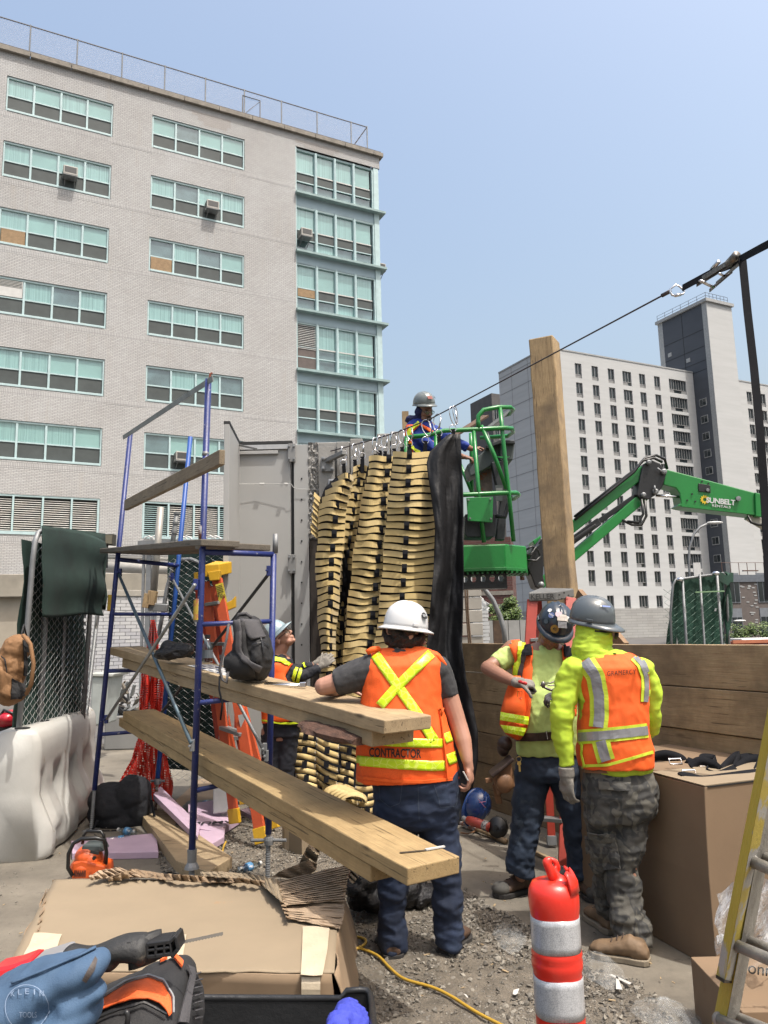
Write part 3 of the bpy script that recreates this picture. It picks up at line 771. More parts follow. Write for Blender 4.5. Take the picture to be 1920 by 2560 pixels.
# brown building at right edge
pb = at(1826, 1590, 70).xy.to_3d()
BR = thing('brown_brick_building', 'low brown brick building with white flecks and tall windows at the right edge', 'building', pb, rz=radians(14))
mb = MB(); mb.bb((0, 0, 0), (14, 8, at(1840, 1452, 70).z)); zr = at(1840, 1452, 70).z
obj('wall', mb, mat('brown_brick', (.155, .13, .12), .85, var=.12, vs=2), BR, local=True)
mb = MB(); mb.bb((-.1, -.12, zr-.1), (14, 8, zr+.55)); obj('roof_band', mb, mat('zinc_band', (.15, .17, .20), .5), BR, local=True)
rr = random.Random(5); mb = MB()
for k in range(90):
 x, z = rr.uniform(0, 8), rr.uniform(.2, zr-.3); mb.bb((x, -.03, z), (x+.3, .01, z+.1))
obj('pale_brick_fleck', mb, m_pale, BR, local=True, kind='stuff')
for x in (.25, 3.3, 6.4):
 for z in (.4, 3.6):
  w = MB(); w.bb((x, -.06, z), (x+1.15, .03, z+2.7)); w = obj('window', w, mat('zinc_frame', (.22, .24, .27), .5), BR, local=True)
  obj('pane', MB().bb((x+.08, -.09, z+.1), (x+.54, -.04, z+1.9)).bb((x+.62, -.09, z+.1), (x+1.07, -.04, z+1.9)), m_wg, w, local=True)
mb = MB()
for k in range(9): mb.tube([(k*.9, .3, zr+.5), (k*.9, .3, zr+1.7)], .03, 4)
mb.tube([(0, .3, zr+1.7), (8, .3, zr+1.7)], .02, 4); mb.bb((2.2, .2, zr+.9), (3.8, .4, zr+1.0))
obj('roof_rail', mb, mat('rust_rail', (.14, .08, .06), .8), BR, local=True)
# ---------- trees and shrubs ----------
def crown(name, cs, N, size, mats, parent, seed=1):
 R = random.Random(seed); mb = MB()
 for _ in range(N):
  c, r = R.choice(cs)
  while True:
   q = V((R.uniform(-1, 1), R.uniform(-1, 1), R.uniform(-1, 1)))
   if q.length < 1: break
  q = q*(.55+.45*R.random())
  p = V(c)+V((q.x*r[0], q.y*r[1], q.z*r[2]))
  a = V((R.uniform(-1, 1), R.uniform(-1, 1), R.uniform(-.6, .6))).normalized(); b = a.orthogonal().normalized()
  s = size*R.uniform(.6, 1.3); mb.cm = R.randrange(len(mats))
  mb.add([p-a*s, p+b*s*.5, p+a*s, p-b*s*.5], [(0, 1, 2, 3)])
 return obj(name, mb, mats, parent)
m_leaf = [mat('leaf_a', (.10, .17, .035), .6), mat('leaf_b', (.06, .11, .025), .6), mat('leaf_c', (.15, .22, .05), .6)]
m_bark = mat('bark', (.09, .07, .05), .9)
p = at(1252, 1530, 55); base = V((p.x, p.y, 0))
TRE = thing('tree', 'small leafy green tree in front of the red brick house', 'tree', base)
mb = MB(); mb.tube([base, base+V((.1, 0, 1.5)), base+V((0, 0, 3))], [.12, .09, .04], 7)
for k in range(4): mb.tube([base+V((0, 0, 1.3)), base+V((cos(k*1.6)*.9, sin(k*1.6)*.9, 2.6))], [.06, .02], 5)
obj('trunk', mb, m_bark, TRE)
rr = random.Random(9)
cs = [((base.x+rr.uniform(-1.1, 1.1), base.y+rr.uniform(-.8, .8), rr.uniform(1.7, 3.9)), (.6, .6, .45)) for _ in range(14)]
crown('crown', cs, 5200, .10, m_leaf, TRE)
for (x, lab) in ((1838, 'leftmost low green shrub at the foot of the brown building'), (1880, 'low green shrub in the middle at the foot of the brown building'), (1908, 'rightmost low green shrub below the brown building')):
 p = at(x, 1590, 60); t = thing('shrub', lab, 'shrub', (p.x, p.y, 0), 'low shrubs under the brown building')
 crown('foliage', [((p.x+rr.uniform(-.6, .6), p.y, .9+rr.uniform(-.2, .6)), (.6, .5, .5)) for _ in range(4)], 700, .09, m_leaf, t, seed=x)
 mb = MB(); mb.tube([(p.x, p.y, 0), (p.x, p.y, 1.0)], .04, 5); obj('stem', mb, m_bark, t)
# concrete wall behind the basket, block pile, stacks
m_cb = mat('block_concrete', (.30, .30, .29), .85, var=.15, vs=2)
CW = thing('concrete_wall', 'weathered grey concrete site wall behind the plank wall', 'wall')
a, b_ = at(1212, 1600, 26), at(1330, 1600, 27);
for k in range(4):
 q0, q1 = a.lerp(b_, k/4), a.lerp(b_, (k+1)/4); hh = at(1260, 1551, 26.5).z
 mb = MB(); mb.add([(q0.x+.01, q0.y, 0), (q1.x-.01, q1.y, 0), (q0.x+.01, q0.y+.3, 0), (q1.x-.01, q1.y+.3, 0), (q0.x+.01, q0.y, hh), (q1.x-.01, q1.y, hh), (q0.x+.01, q0.y+.3, hh), (q1.x-.01, q1.y+.3, hh)], [(0, 2, 3, 1), (4, 5, 7, 6), (0, 1, 5, 4), (2, 6, 7, 3), (0, 4, 6, 2), (1, 3, 7, 5)])
 obj('panel', mb, m_cb, CW)
a = at(1234, 1600, 25.7)
obj('rusty_gate', MB().bb((a.x, 25.6, 0), (a.x+.32, 25.75, 2.0)), mat('rust', (.10, .06, .035), .9, var=.4), CW)
BS = thing('block_stack', 'stack of pale concrete blocks behind the black drape', 'blocks')
p0 = at(1158, 1600, 12); zb = 0; k = 0; z = 0
while z < at(1170, 1470, 12).z:
 for q in range(2):
  mb = MB(); mb.bb((p0.x-.5+q*.41+(.2 if k % 2 else 0)*0, 12+random.uniform(-.02, .02), z+.006), (p0.x-.5+q*.41+.4, 12.2, z+.19)); obj('block', mb, mat('pale_block', (.46, .43, .38), .85, var=.12), BS, bevel=.008)
 z += .2; k += 1
PS = thing('panel_stack', 'stack of thin white boards wrapped in a white sheet behind the plank wall', 'boards')
p0 = at(1184, 1600, 14)
z = 0
while z < at(1195, 1528, 14).z:
 mb = MB(); d = random.uniform(-.015, .015); mb.bb((p0.x+d, 14, z+.006), (p0.x+.29+d, 14.5, z+.062)); obj('board', mb, mat('white_board', (.62, .63, .63), .6, var=.08), PS); z += .068
mb = MB(); q = at(1184, 1462, 14.1); ztop = at(1195, 1528, 14).z
mb.grid([[V((p0.x-.05+.36*i/8+.02*sin(j*1.7), 14.1+.03*sin(i*2.1+j), q.z+(ztop-q.z)*j/8 - .35*(i/8)*(1-j/8))) for i in range(9)] for j in range(9)])
obj('tarp', mb, mat('white_sheet', (.75, .76, .76), .6, bump=.5, bs=8), PS, smooth=True, solid=.01)
RP = thing('hanging_rope', 'brown rope hanging down beside the black drape', 'rope')
mb = MB(); mb.tube([at(1162, 1465, 10), at(1166, 1530, 10), at(1172, 1610, 10)], .012, 6); mb.tube([at(1168, 1465, 10), at(1170, 1530, 10), at(1177, 1610, 10)], .012, 6); obj('strand', mb, mat('rope_brown', (.18, .12, .08), .9), RP)
mb = MB(); pts = [at(x, y, 11) for x, y in ((1200, 1462), (1212, 1474), (1232, 1500), (1250, 1540), (1260, 1575), (1264, 1625))]; mb.tube(pts, .035, 10)
tag(obj('bent_pipe', mb, m_galv, smooth=True), 'bent grey conduit pipe curving down behind the plank wall', 'pipe')
# street lamps
def lamp(name, pts, r, head, lab):
 t = thing(name, lab, 'street lamp', V((pts[0].x, pts[0].y, 0)), 'street lamps beyond the site')
 mb = MB(); mb.tube([V((pts[0].x, pts[0].y, 0))]+pts, r, 8); obj('pole', mb, m_galv, t, smooth=True)
 h = MB(); h.ell(pts[-1]+V((.35, 0, .02)), (.5, .22, .09)); obj('lamp_head', h, m_white, t, smooth=True)
lamp('street_lamp', [at(x, y, 45) for x, y in ((1728, 1500), (1722, 1400), (1724, 1368), (1735, 1335), (1750, 1318), (1772, 1308))], .07, 0, 'tall curved street lamp rising behind the green fence panel')
lamp('street_lamp', [at(x, y, 60) for x, y in ((1851, 1595), (1850, 1565), (1846, 1558), (1838, 1553))], .05, 0, 'short street lamp in front of the brown building')
mb = MB(); a, b_ = at(1731, 1407, 44.8), at(1752, 1440, 44.8); mb.bb((a.x, 44.7, b_.z), (b_.x, 44.76, a.z))
tag(obj('blank_sign', mb, m_white), 'blank white banner sign on the curved street lamp pole', 'sign')
# orange barrier and container at far right
OB = thing('orange_barrier', 'faded orange construction barrier beyond the plank wall at right', 'barrier')
a, b_ = at(1830, 1602, 30), at(1990, 1602, 30)
mb = MB(); mb.bb((a.x, 30, .0), (b_.x, 30.3, at(1850, 1603, 30).z)); obj('body', mb, mat('faded_orange', (.42, .10, .05), .7, var=.3, vs=3), OB, bevel=.02)
obj('top_rail', MB().bb((a.x, 29.9, at(1850, 1603, 30).z-.08), (b_.x, 30.02, at(1850, 1600, 30).z)), mat('orange_rail', (.6, .2, .1), .6), OB)
obj('notice', MB().bb((at(1896, 1610, 29.9).x, 29.85, at(1896, 1628, 29.9).z), (at(1916, 1610, 29.9).x, 29.9, at(1900, 1611, 29.9).z)), mat('lilac', (.3, .28, .42), .6), OB)
CAR = thing('parked_van', 'white vehicle roof just showing above the orange barrier at right', 'van', V((at(1905, 1590, 40).x, 40, 0)))
mb = MB(); c = at(1915, 1594, 40); mb.loft([[V((c.x-1.6+s*.6, 39+yy, zz)) for yy, zz in ((0, 0.3), (0, c.z*.8), (.3, c.z), (1.7, c.z), (2, c.z*.8), (2, .3))] for s in (0, 1, 5, 7)]); obj('body', mb, m_white, CAR, bevel=.05)
mb = MB(); mb.bb((c.x-1.0, 38.96, c.z*.62), (c.x+2, 39.02, c.z*.78)); obj('window', mb, m_wg, CAR)
# ================= LARGE SITE STRUCTURES =================
def G(x, y, Y): return at(x, y, Y)
def solveY(x, y, z):
 r = ray(x, y); return (z-CAMH)/r.z*r.y
# ---- plank wall ----
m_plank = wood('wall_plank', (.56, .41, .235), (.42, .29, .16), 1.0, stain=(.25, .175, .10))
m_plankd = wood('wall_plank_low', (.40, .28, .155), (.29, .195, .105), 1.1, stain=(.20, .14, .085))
PW = thing('plank_wall', 'shoring wall of wide sawn boards behind the two workers', 'wall')
A = V((.75, 8.08, 0)); B = V((2.32, 4.76, 0)); dw = (B-A).normalized(); FWL = fr(A, dw)
zs = [0, .13, .415, .70, .985, 1.27, 1.558]; rr = random.Random(2)
for i in range(6):
 off = [0, -.3, .1, -.2, .25, 0][i]
 segs = [(-.15, 5.2)] if i in (5, 3, 4) else [(-.15, 2.0+off), (2.0+off, 5.2)]
 for a, b_ in segs:
  mb = MB(); n = 14; h = zs[i+1]-zs[i]-.007; P0 = []
  for q in range(n+1):
   x = a+.002+(b_-a-.004)*q/n; w = .004*fbm((x*2, i, 0), 1.5); dy = .003*fbm((x, i*3, 1), 1)
   P0.append([V((x, dy, zs[i]+w)), V((x, dy, zs[i]+h+w)), V((x, .09, zs[i]+h+w)), V((x, .09, zs[i]+w))])
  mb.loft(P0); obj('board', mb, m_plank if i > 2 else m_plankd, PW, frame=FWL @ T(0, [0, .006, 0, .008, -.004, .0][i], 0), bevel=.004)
for x in (.3, 2.6, 4.6):
 obj('batten', MB().bb((x, .1, .0), (x+.09, .19, 1.45)), m_plankd, PW, frame=FWL)
# ---- squared timber post ----
m_post = wood('rough_timber', (.62, .44, .23), (.40, .265, .135), 1.6, axis=2, bump=1.0, stain=(.24, .17, .10))
pY = 7.35; pe = at(1398, 1480, pY); s = .252
top = at(1362, 850, pY)
ang = radians(-27)
FP = Matrix.Translation(V((pe.x+.05, pY, 0))) @ Matrix.Rotation(ang, 4, 'Z')
mb = MB(); P = []; n = 24
for q in range(n+1):
 z = top.z*q/n; lx = -.055*(q/n); w = .012*fbm((0, q*.5, 2), .9); c = .03
 ring = []
 for (sx, sy) in ((-1, -1), (1, -1), (1, 1), (-1, 1)):
  ring.append(V((sx*(s/2+.008*fbm((sx, sy, q*.4), 1.1)+w*.5)+lx, sy*(s/2+.008*fbm((sx+5, sy, q*.4), 1.1)), z)))
 P.append(ring)
mb.loft(P)
PT = thing('timber_post', 'thick rough sawn timber post standing behind the plank wall', 'post', V((pe.x+.05, pY, 0)))
obj('shaft', mb, m_post, PT, frame=FP, bevel=.012)
mb = MB(); mb.bar(at(1445, 1490, 6.9), at(1560, 1625, 6.3), .045, .14)
tag(obj('timber_brace', mb, wood('brace_wood', (.36, .22, .12), (.26, .16, .08), 1.2)), 'short brown timber brace sloping down beside the big post', 'brace')
mb = MB(); a, b_ = at(1005, 1028, 9.6), at(1024, 1120, 9.6); mb.bb((a.x, 9.6, 0), (b_.x, 9.7, a.z))
tag(obj('timber_stud', mb, m_post), 'pale timber stud standing behind the man in the lift', 'post')

# ---- grey steel flood door and concrete jamb ----
GY = 8.1
m_grey = mat('light_grey_steel', (.47, .47, .46), .55, var=.05, vs=1.2, spec=.4)
m_greyd = mat('grey_steel_edge', (.30, .30, .295), .45, var=.08, metal=.2)
zt = at(660, 1111, GY).z
DR = thing('steel_door', 'tall light grey steel hinged door with side return, behind the scaffold', 'door', V((at(660, 1500, GY).x, GY, 0)))
xl, xr = at(594, 1110, GY).x, at(726, 1112, GY).x
obj('leaf', MB().bb((xl, GY, .03), (xr, GY+.05, zt)), m_grey, DR, bevel=.004)
Yf = solveY(567, 1060, zt); pf = at(567, 1060, Yf)
mb = MB(); mb.bar(V((xl, GY+.03, zt/2+.02)), V((pf.x, Yf, zt/2+.02)), .05, zt-.04)
obj('side_return', mb, m_grey, DR, bevel=.004)
mb = MB(); mb.bar(V((xl, GY+.02, zt+.015)), V((pf.x, Yf, zt+.015)), .06, .03); mb.bb((xl, GY-.01, zt+.002), (xr+.02, GY+.06, zt+.032)); obj('black_seal', mb, m_black, DR)
obj('top_channel', MB().bb((xl, GY-.03, zt-.06), (xr, GY-.002, zt-.01)), mat('bright_trim', (.62, .62, .62), .35, metal=.3), DR)
a, b_ = at(596, 1118, GY-.05), at(694, 1133, GY-.05); obj('angle_plate', MB().bb((a.x, GY-.035, b_.z), (b_.x, GY-.002, a.z-.04)), m_grey, DR, bevel=.003)
mb = MB(); mb.bar(at(594, 1112, GY-.05), at(640, 1122, GY-.35), .03, .02)
obj('stay_bar', mb, m_greyd, DR)
x2, x3 = at(735, 1112, GY).x, at(771, 1112, GY).x
J = thing('door_jamb', 'narrow grey steel jamb panel with a row of screws beside the grey door', 'door frame', V((x2, GY, 0)))
obj('plate', MB().bb((x2, GY-.03, .02), (x3, GY+.1, zt-.02)), m_grey, J, bevel=.004)
for q in range(10):
 p = at(754, 1196+q*52, GY-.04)
 if p.z > .1: obj('screw', MB().lathe([(0, -.006), (.008, -.005), (.009, .003), (0, .004)], (p.x, GY-.034, p.z), 8, axis=(0, -1, 0)), m_black, J)
obj('gap_strip', MB().bb((xr+.004, GY+.02, .02), (x2-.004, GY+.08, zt-.03)), m_black, J)
for y in (1132, 1410):
 p = at(728, y, GY-.05)
 hgn = obj('hinge', MB().bb((p.x-.035, GY-.06, p.z-.10), (p.x+.045, GY-.031, p.z+.10)), m_greyd, J, bevel=.004)
 for dx in (-.022, .03):
  for dz in (-.07, .07): obj('bolt', MB().lathe([(0, 0), (.012, 0), (.012, .014), (0, .016)], (p.x+dx, GY-.062, p.z+dz), 8, axis=(0, -1, 0)), m_galv, hgn)
mb = MB(); mb.tube([at(570, 1183, GY-.4), at(594, 1210, GY-.06), at(650, 1210, GY-.05), at(728, 1210, GY-.07), at(733, 1218, GY-.07), at(742, 1222, GY-.06), at(771, 1223, GY-.06)], .0035, 5)
mb.tube([at(649, 1210, GY-.06), at(661, 1210, GY-.06)], .012, 6); mb.tube([at(711, 1210, GY-.08), at(720, 1210, GY-.08)], .012, 6)
tag(obj('tie_line', mb, m_white), 'thin white tie cord stretched across the grey steel door', 'cord')
# concrete jamb
m_cj = mat('jamb_concrete', (.37, .36, .34), .85, var=.15, vs=3, bump=.4, bs=30)
CJ = thing('concrete_pier', 'rough broken concrete pier with a bolted steel plate beside the curtain', 'pier', V((at(785, 1500, GY).x, GY, 0)))
mb = MB(); xa, xb = at(771, 1115, GY).x, at(796, 1115, GY).x; n = 40; m_ = 8
mb.grid([[V((xa+(xb-xa)*i/m_, GY-.02-.05*abs(fbm((i*.35, j*.35, 0), 2.2)), zt*.72+(zt*.28)*j/n)) for i in range(m_+1)] for j in range(n+1)])
obj('broken_face', mb, mat('broken_concrete', (.42, .41, .39), .95, var=.5, vs=25, bump=1, bs=60, bd=.03), CJ)
mb = MB(); mb.bb((xa, GY+.05, 0), (at(1010, 1100, GY).x, GY+.35, zt+.02)); obj('core', mb, m_cj, CJ, bevel=.01)
for q in range(5):
 a, b_ = at(840+q*34, 1112, GY-.06), at(873+q*34, 1112, GY-.06)
 hh = zt+[.0, .03, .0, .08, .10][q]
 obj('wall_block', MB().bb((a.x+.004, GY-.04, hh-.42), (b_.x-.002, GY+.045, hh)), m_cj, CJ, bevel=.008)
obj('dark_column', MB().bb((xa+.01, GY-.03, 0), (xb+.02, GY+.04, zt*.715)), wood('old_dark_timber', (.06, .045, .035), (.03, .022, .018), 2, axis=2), CJ)
obj('dark_void', MB().bb((xb+.02, GY-.01, 0), (at(840, 1300, GY).x, GY+.04, zt*.71)), m_black, CJ)
a, b_ = at(796, 1117, GY-.08), at(838, 1300, GY-.08)
obj('steel_plate', MB().bb((a.x, GY-.075, b_.z), (b_.x, GY-.052, a.z)), m_cj, CJ, bevel=.003)
a, b_ = at(803, 1143, GY-.1), at(834, 1178, GY-.1)
bp = obj('bracket_plate', MB().bb((a.x, GY-.105, b_.z), (b_.x, GY-.078, a.z)), m_greyd, CJ, bevel=.004)
for x, y in ((808, 1147), (831, 1147), (808, 1172), (831, 1173)):
 p = at(x, y, GY-.11); obj('bolt', MB().lathe([(0, 0), (.022, 0), (.022, .02), (.011, .022), (.011, .04), (0, .041)], (p.x, GY-.105, p.z), 6, axis=(0, -1, 0)), m_galv, bp)
mb = MB(); mb.bar(at(818, 1151, GY-.1), at(861, 1131, GY-.45), .05, .045); obj('bracket_arm', mb, m_greyd, CJ, bevel=.004)
# grey device below plate
a, b_ = at(820, 1199, GY-.12), at(840, 1226, GY-.12)
t = thing('junction_box', 'small grey electrical box under the bolted bracket plate', 'junction box', V((a.x, GY-.1, b_.z)))
obj('case', MB().bb((a.x, GY-.14, b_.z), (b_.x, GY-.078, a.z)), mat('box_grey', (.38, .40, .44), .5), t, bevel=.01)
obj('vent_slot', MB().bb((a.x+.02, GY-.146, a.z-.04), (b_.x-.02, GY-.139, a.z-.02)), m_black, t)

# ---- cable, carabiners, strap curtain ----
m_wire = mat('wire_rope', (.10, .08, .08), .5, metal=.5, var=.3, vs=60)
cabpts = [(826, 1128, 8.0), (860, 1119, 8.0), (930, 1100, 7.85), (995, 1080, 7.7), (1080, 1045, 7.5), (1130, 1019, 7.38), (1331, 912, 6.5), (1500, 822, 5.6), (1650, 742, 5.0), (1678, 728, 4.9)]
mb = MB(); mb.tube([at(*p) for p in cabpts], .0065, 6)
mb.tube([at(1655, 739, 4.98), at(1676, 728, 4.92)], .014, 8)
tag(obj('steel_cable', mb, m_wire, smooth=True), 'long taut steel cable running from the bracket up to the ratchet strap', 'cable')
def cab(x):
 for a, b_ in zip(cabpts, cabpts[1:]):
  if a[0] <= x <= b_[0]:
   t = (x-a[0])/(b_[0]-a[0]); return tuple(a[i]+(b_[i]-a[i])*t for i in range(3))
m_chrome = mat('polished_steel', (.62, .62, .64), .18, metal=1, var=.05)
m_web = mat('black_webbing', (.012, .013, .017), .9, spec=.15, bump=.6, bs=300, bd=.002)
hooks = [(858, 10, 'leftmost'), (886, 9, ''), (905, 8, ''), (938, 9, ''), (950, 7, ''), (962, 9, ''), (984, 9, ''), (1003, 10, ''), (1022, 10, ''), (1062, 13, ''), (1095, 12, ''), (1130, 14, '')]
hooklab = ['steel carabiner hooked on the bracket arm, leftmost on the cable', 'second carabiner from the bracket end of the cable', 'third carabiner from the bracket end of the cable', 'fourth carabiner from the bracket end of the cable', 'fifth carabiner from the bracket, smallest of the crowded ones', 'sixth carabiner from the bracket end of the cable', 'seventh carabiner from the bracket end of the cable', 'eighth carabiner from the bracket, left of the man in the lift', 'ninth carabiner from the bracket, by the elbow of the man in the lift', 'large carabiner in front of the blue sleeve of the man in the lift', 'slim tilted carabiner just left of the black drape', 'pair of bright carabiners holding the top of the black drape']
for (x, hw, _), lab in zip(hooks, hooklab):
 cx, cy, cY = cab(x); s = hw/10; p = at(cx, cy, cY); k = cY/FPX
 t = thing('carabiner', lab, 'carabiner', p, 'carabiners on the steel cable')
 R = Matrix.Rotation(random.uniform(-.9, .9), 3, 'Z') @ Matrix.Rotation(random.uniform(-.25, .25), 3, 'Y')
 def loop(w, h, zc): return [p+R @ V((w*sin(a)*(1+.25*cos(a)), 0, zc-h*.5+h*.5*cos(a))) for a in [2*pi*i/16 for i in range(16)]]
 L = .115*s+.03
 obj('body', MB().tube(loop(.028*s+.008, L, .012), .0048, 7, closed=True), m_chrome, t, smooth=True)
 obj('gate', MB().tube([p+R @ V((.026*s+.006, 0, -.03)), p+R @ V((.026*s+.007, 0, -L+.03))], .008, 8), m_chrome, t, smooth=True)
 if x == 1130: obj('body', MB().tube([q+V((.02, -.03, 0)) for q in loop(.03, L, .012)], .0048, 7, closed=True), m_chrome, t, smooth=True)
 q0 = p+V((0, 0, -L+.012))
 obj('ring', MB().tube([q0+V((.035*sin(a), .01*sin(a), -.033+.035*cos(a))) for a in [2*pi*i/16 for i in range(16)]], .004, 6, closed=True), m_chrome, t, smooth=True)
 bt = q0+V((0, 0, -.06)); mb = MB(); mb.bar(bt+V((0, -.004, .02)), bt+V((random.uniform(-.02, .02), -.004, -.16)), .04, .006, up=(0, 1, 0)); obj('web_loop', mb, m_web, t)
# strap curtain
m_strap = mat('tan_strap', (.60, .445, .18), .78, var=.10, vs=8, bump=.35, bs=220, bd=.003, sheen=.2)
m_strap2 = mat('tan_strap_pale', (.68, .52, .24), .78, var=.08, vs=8, bump=.35, bs=220, bd=.003)
CU = thing('strap_curtain', 'tall hanging curtain woven of wide tan straps with black webbing', 'curtain', V((at(930, 1500, 7.7).x, 7.7, 0)))
def interp(tab, y):
 if y <= tab[0][0]: return tab[0][1]
 for (a, b_), (c, d) in zip(tab, tab[1:]):
  if a <= y <= c: return b_+(d-b_)*(y-a)/(c-a)
 return tab[-1][1]
E0 = [(1150, 860), (1190, 845), (1215, 815), (1250, 800), (1320, 797), (1385, 790), (1470, 793), (1575, 799), (1640, 805), (1700, 800), (1800, 790)]
E1 = [(1150, 888), (1250, 868), (1400, 852), (1575, 840), (1700, 832), (1800, 828)]
E2 = [(1150, 925), (1250, 905), (1400, 882), (1575, 864), (1700, 856), (1800, 850)]
E3 = [(1130, 984), (1250, 970), (1400, 958), (1490, 951), (1575, 941), (1700, 930), (1800, 925)]
E4 = [(1120, 1078), (1250, 1084), (1322, 1088), (1406, 1086), (1491, 1080), (1600, 1078), (1700, 1078), (1800, 1075)]
secs = [(E0, E1, 7.72, .16, 1186), (E1, E2, 7.86, -.09, 1164), (E2, E3, 7.66, .10, 1140), (E3, E4, 7.50, .13, 1130)]
def band(x0, x1, y, h, Yc, bul, ph, mbk, sag=3.0, lift=0, n=14, jag=1.0):
 P = [[], []]
 for i in range(n+1):
  t = i/n; x = x0+(x1-x0)*t; b = sin(pi*t)
  Y = Yc-bul*b-.012*sin(t*9+ph)*jag
  yy = y+sag*(b-.5)+1.6*sin(t*6.5+ph)*jag
  for r in (0, 1):
   P[r].append(at(x, yy+h*r, Y+(.006 if r == 0 else -.006)*(1 if bul > -.05 else .6)+lift))
 mbk.grid(P)
nb = 0; rr = random.Random(12)
back = MB()
for s, (a, b_, Yc, bul, y0) in enumerate(secs):
 rows_ = []
 y = y0; r = 0
 while y < 1770:
  x0, x1 = interp(a, y), interp(b_, y); h = 13.8+rr.uniform(-.7, .7); ph = y*.022+s*1.7+rr.uniform(-.5, .5)
  tilt = (-7+6*min(1, (y-1200)/300)) if s == 0 and y < 1500 else rr.uniform(-1, 1)
  mb = MB(); band(x0-1.5-2*sin(y*.05+s), x1+1.5+2*sin(y*.043+s*2), y, h, Yc, bul*(1+.3*sin(y*.017+s*2)), ph, mb, sag=(-5 if s == 0 else 3.4*cos(y*.012+s))+rr.uniform(-.8, .8), jag=1.3)
  o = obj('strap', mb, m_strap if rr.random() < .75 else m_strap2, CU, solid=.0015); nb += 1
  xc = x0+(x1-x0)*(.62 if s == 0 else .82 if s == 2 else .5)
  if s in (3,): xc = x0+(x1-x0)*(.42)
  wv = 6.5 if s != 1 else 4
  yy = y-4
  Yf_ = Yc-bul*sin(pi*(xc-x0)/(x1-x0))
  if r % 2 == 0:
   mb = MB(); mb.grid([[at(xc-wv, yy, Yf_-.035), at(xc+wv, yy, Yf_-.035)], [at(xc-wv, yy+10, Yf_-.045), at(xc+wv, yy+10, Yf_-.045)], [at(xc-wv-.3, yy+21, Yf_-.035), at(xc+wv-.3, yy+21, Yf_-.035)]]); obj('black_webbing', mb, m_web, CU, solid=.004)
  y += 17.8+rr.uniform(-.5, .5); r += 1
 rows_ = [[at(interp(a, yy)+(interp(b_, yy)-interp(a, yy))*i/6, yy, Yc+.035-bul*.75*sin(pi*i/6)) for i in range(7)] for yy in range(y0+3, 1790, 30)]
 back.grid(rows_)
obj('black_backing', back, m_web, CU, solid=.005)
# rolled side ruffle, top left
mb = MB()
for q in range(8):
 mb = MB(); yy = 1238+q*13; xx = 800-q*1.2
 mb.grid([[at(xx-14+i*5+(q % 2)*2-q*.3, yy-8+i*5, 7.75+.02*i) for i in range(5)], [at(xx-16+i*5+(q % 2)*2, yy+3+i*5, 7.72+.02*i) for i in range(5)]])
 obj('strap', mb, m_strap2, CU, solid=.004)
# heaped lower end of the curtain
HE = [(1790, 740, 975), (1840, 736, 960), (1900, 733, 955), (1960, 745, 935), (2010, 790, 935), (2050, 840, 940)]
def hx(y, t):
 a = interp([(h[0], h[1]) for h in HE], y); b_ = interp([(h[0], h[2]) for h in HE], y); return a+(b_-a)*t
for s in range(4):
 t0, t1 = s/4, (s+1)/4
 y = 1800+rr.uniform(-4, 4); r = 0
 while y < 2045:
  slope = [5, 13, 9, -2][s]*sin((y-1780)*.012)+rr.uniform(-1.5, 1.5)
  x0, x1 = hx(y, t0), hx(y, t1); mb = MB(); P = [[], []]; Yc = 7.55-.12*sin(s*2.1+y*.02)-(y-1800)*.0012; ph = y*.02+s
  for i in range(10):
   t = i/9
   for q in (0, 1): P[q].append(at(x0+(x1-x0)*t+q*1.5*sin(ph), y+slope*(t-.5)*2+3*sin(t*3.1)*(1 if s % 2 else -1)+q*13.5, Yc-.09*sin(pi*t)+(.006 if q == 0 else -.006)))
  mb.grid(P); obj('strap', mb, m_strap if rr.random() < .5 else m_strap2, CU, solid=.004, smooth=True)
  if r % 2 == 0:
   xc = x0+(x1-x0)*.5; mb = MB(); mb.grid([[at(xc-6, y-3, Yc-.13), at(xc+7, y-3, Yc-.13)], [at(xc-8, y+15, Yc-.14), at(xc+5, y+15, Yc-.14)]]); obj('black_webbing', mb, m_web, CU, solid=.004)
  y += 18+rr.uniform(-1, 1); r += 1
mb = MB(); mb.grid([[at(hx(yy, i/6), yy, 7.62-(yy-1800)*.0012) for i in range(7)] for yy in range(1795, 2055, 25)]); obj('black_backing', mb, m_web, CU)
for q in range(5):
 mb = MB(); P = [[], []]
 for i in range(12):
  a = pi*i/11; P[0].append(at(845+q*9-38*cos(a), 1985+q*4-24*sin(a), 7.2-.03*q)); P[1].append(at(849+q*9-30*cos(a), 1992+q*4-17*sin(a), 7.12-.03*q))
 mb.grid(P); obj('strap', mb, m_strap2, CU, solid=.004, smooth=True)
# black drape
m_drape = mat('black_vinyl', (.010, .010, .012), .55, var=.2, vs=4, bump=.3, bs=9, bd=.03, spec=.35)
L_ = [(1085, 1122), (1105, 1098), (1130, 1074), (1160, 1066), (1240, 1078), (1320, 1088), (1427, 1084), (1575, 1070), (1700, 1062), (1850, 1060), (2090, 1055)]
R_ = [(1085, 1151), (1237, 1158), (1448, 1159), (1617, 1155), (1700, 1166), (1750, 1180), (1830, 1195), (1900, 1195), (1980, 1180), (2090, 1145)]
mb = MB(); P = []
for j in range(70):
 y = 1085+(2090-1085)*j/69; x0, x1 = interp(L_, y), interp(R_, y); row = []
 for i in range(30):
  t = i/29; f = .085*sin(t*5.5+.003*y)+.045*fbm((t*2.2, y*.007, 0), 1.6, 4)
  f *= min(1, .25+(y-1085)/200); row.append(at(x0+(x1-x0)*t, y, 7.36+f-.0002*(y-1085)))
 P.append(row)
mb.grid(P)
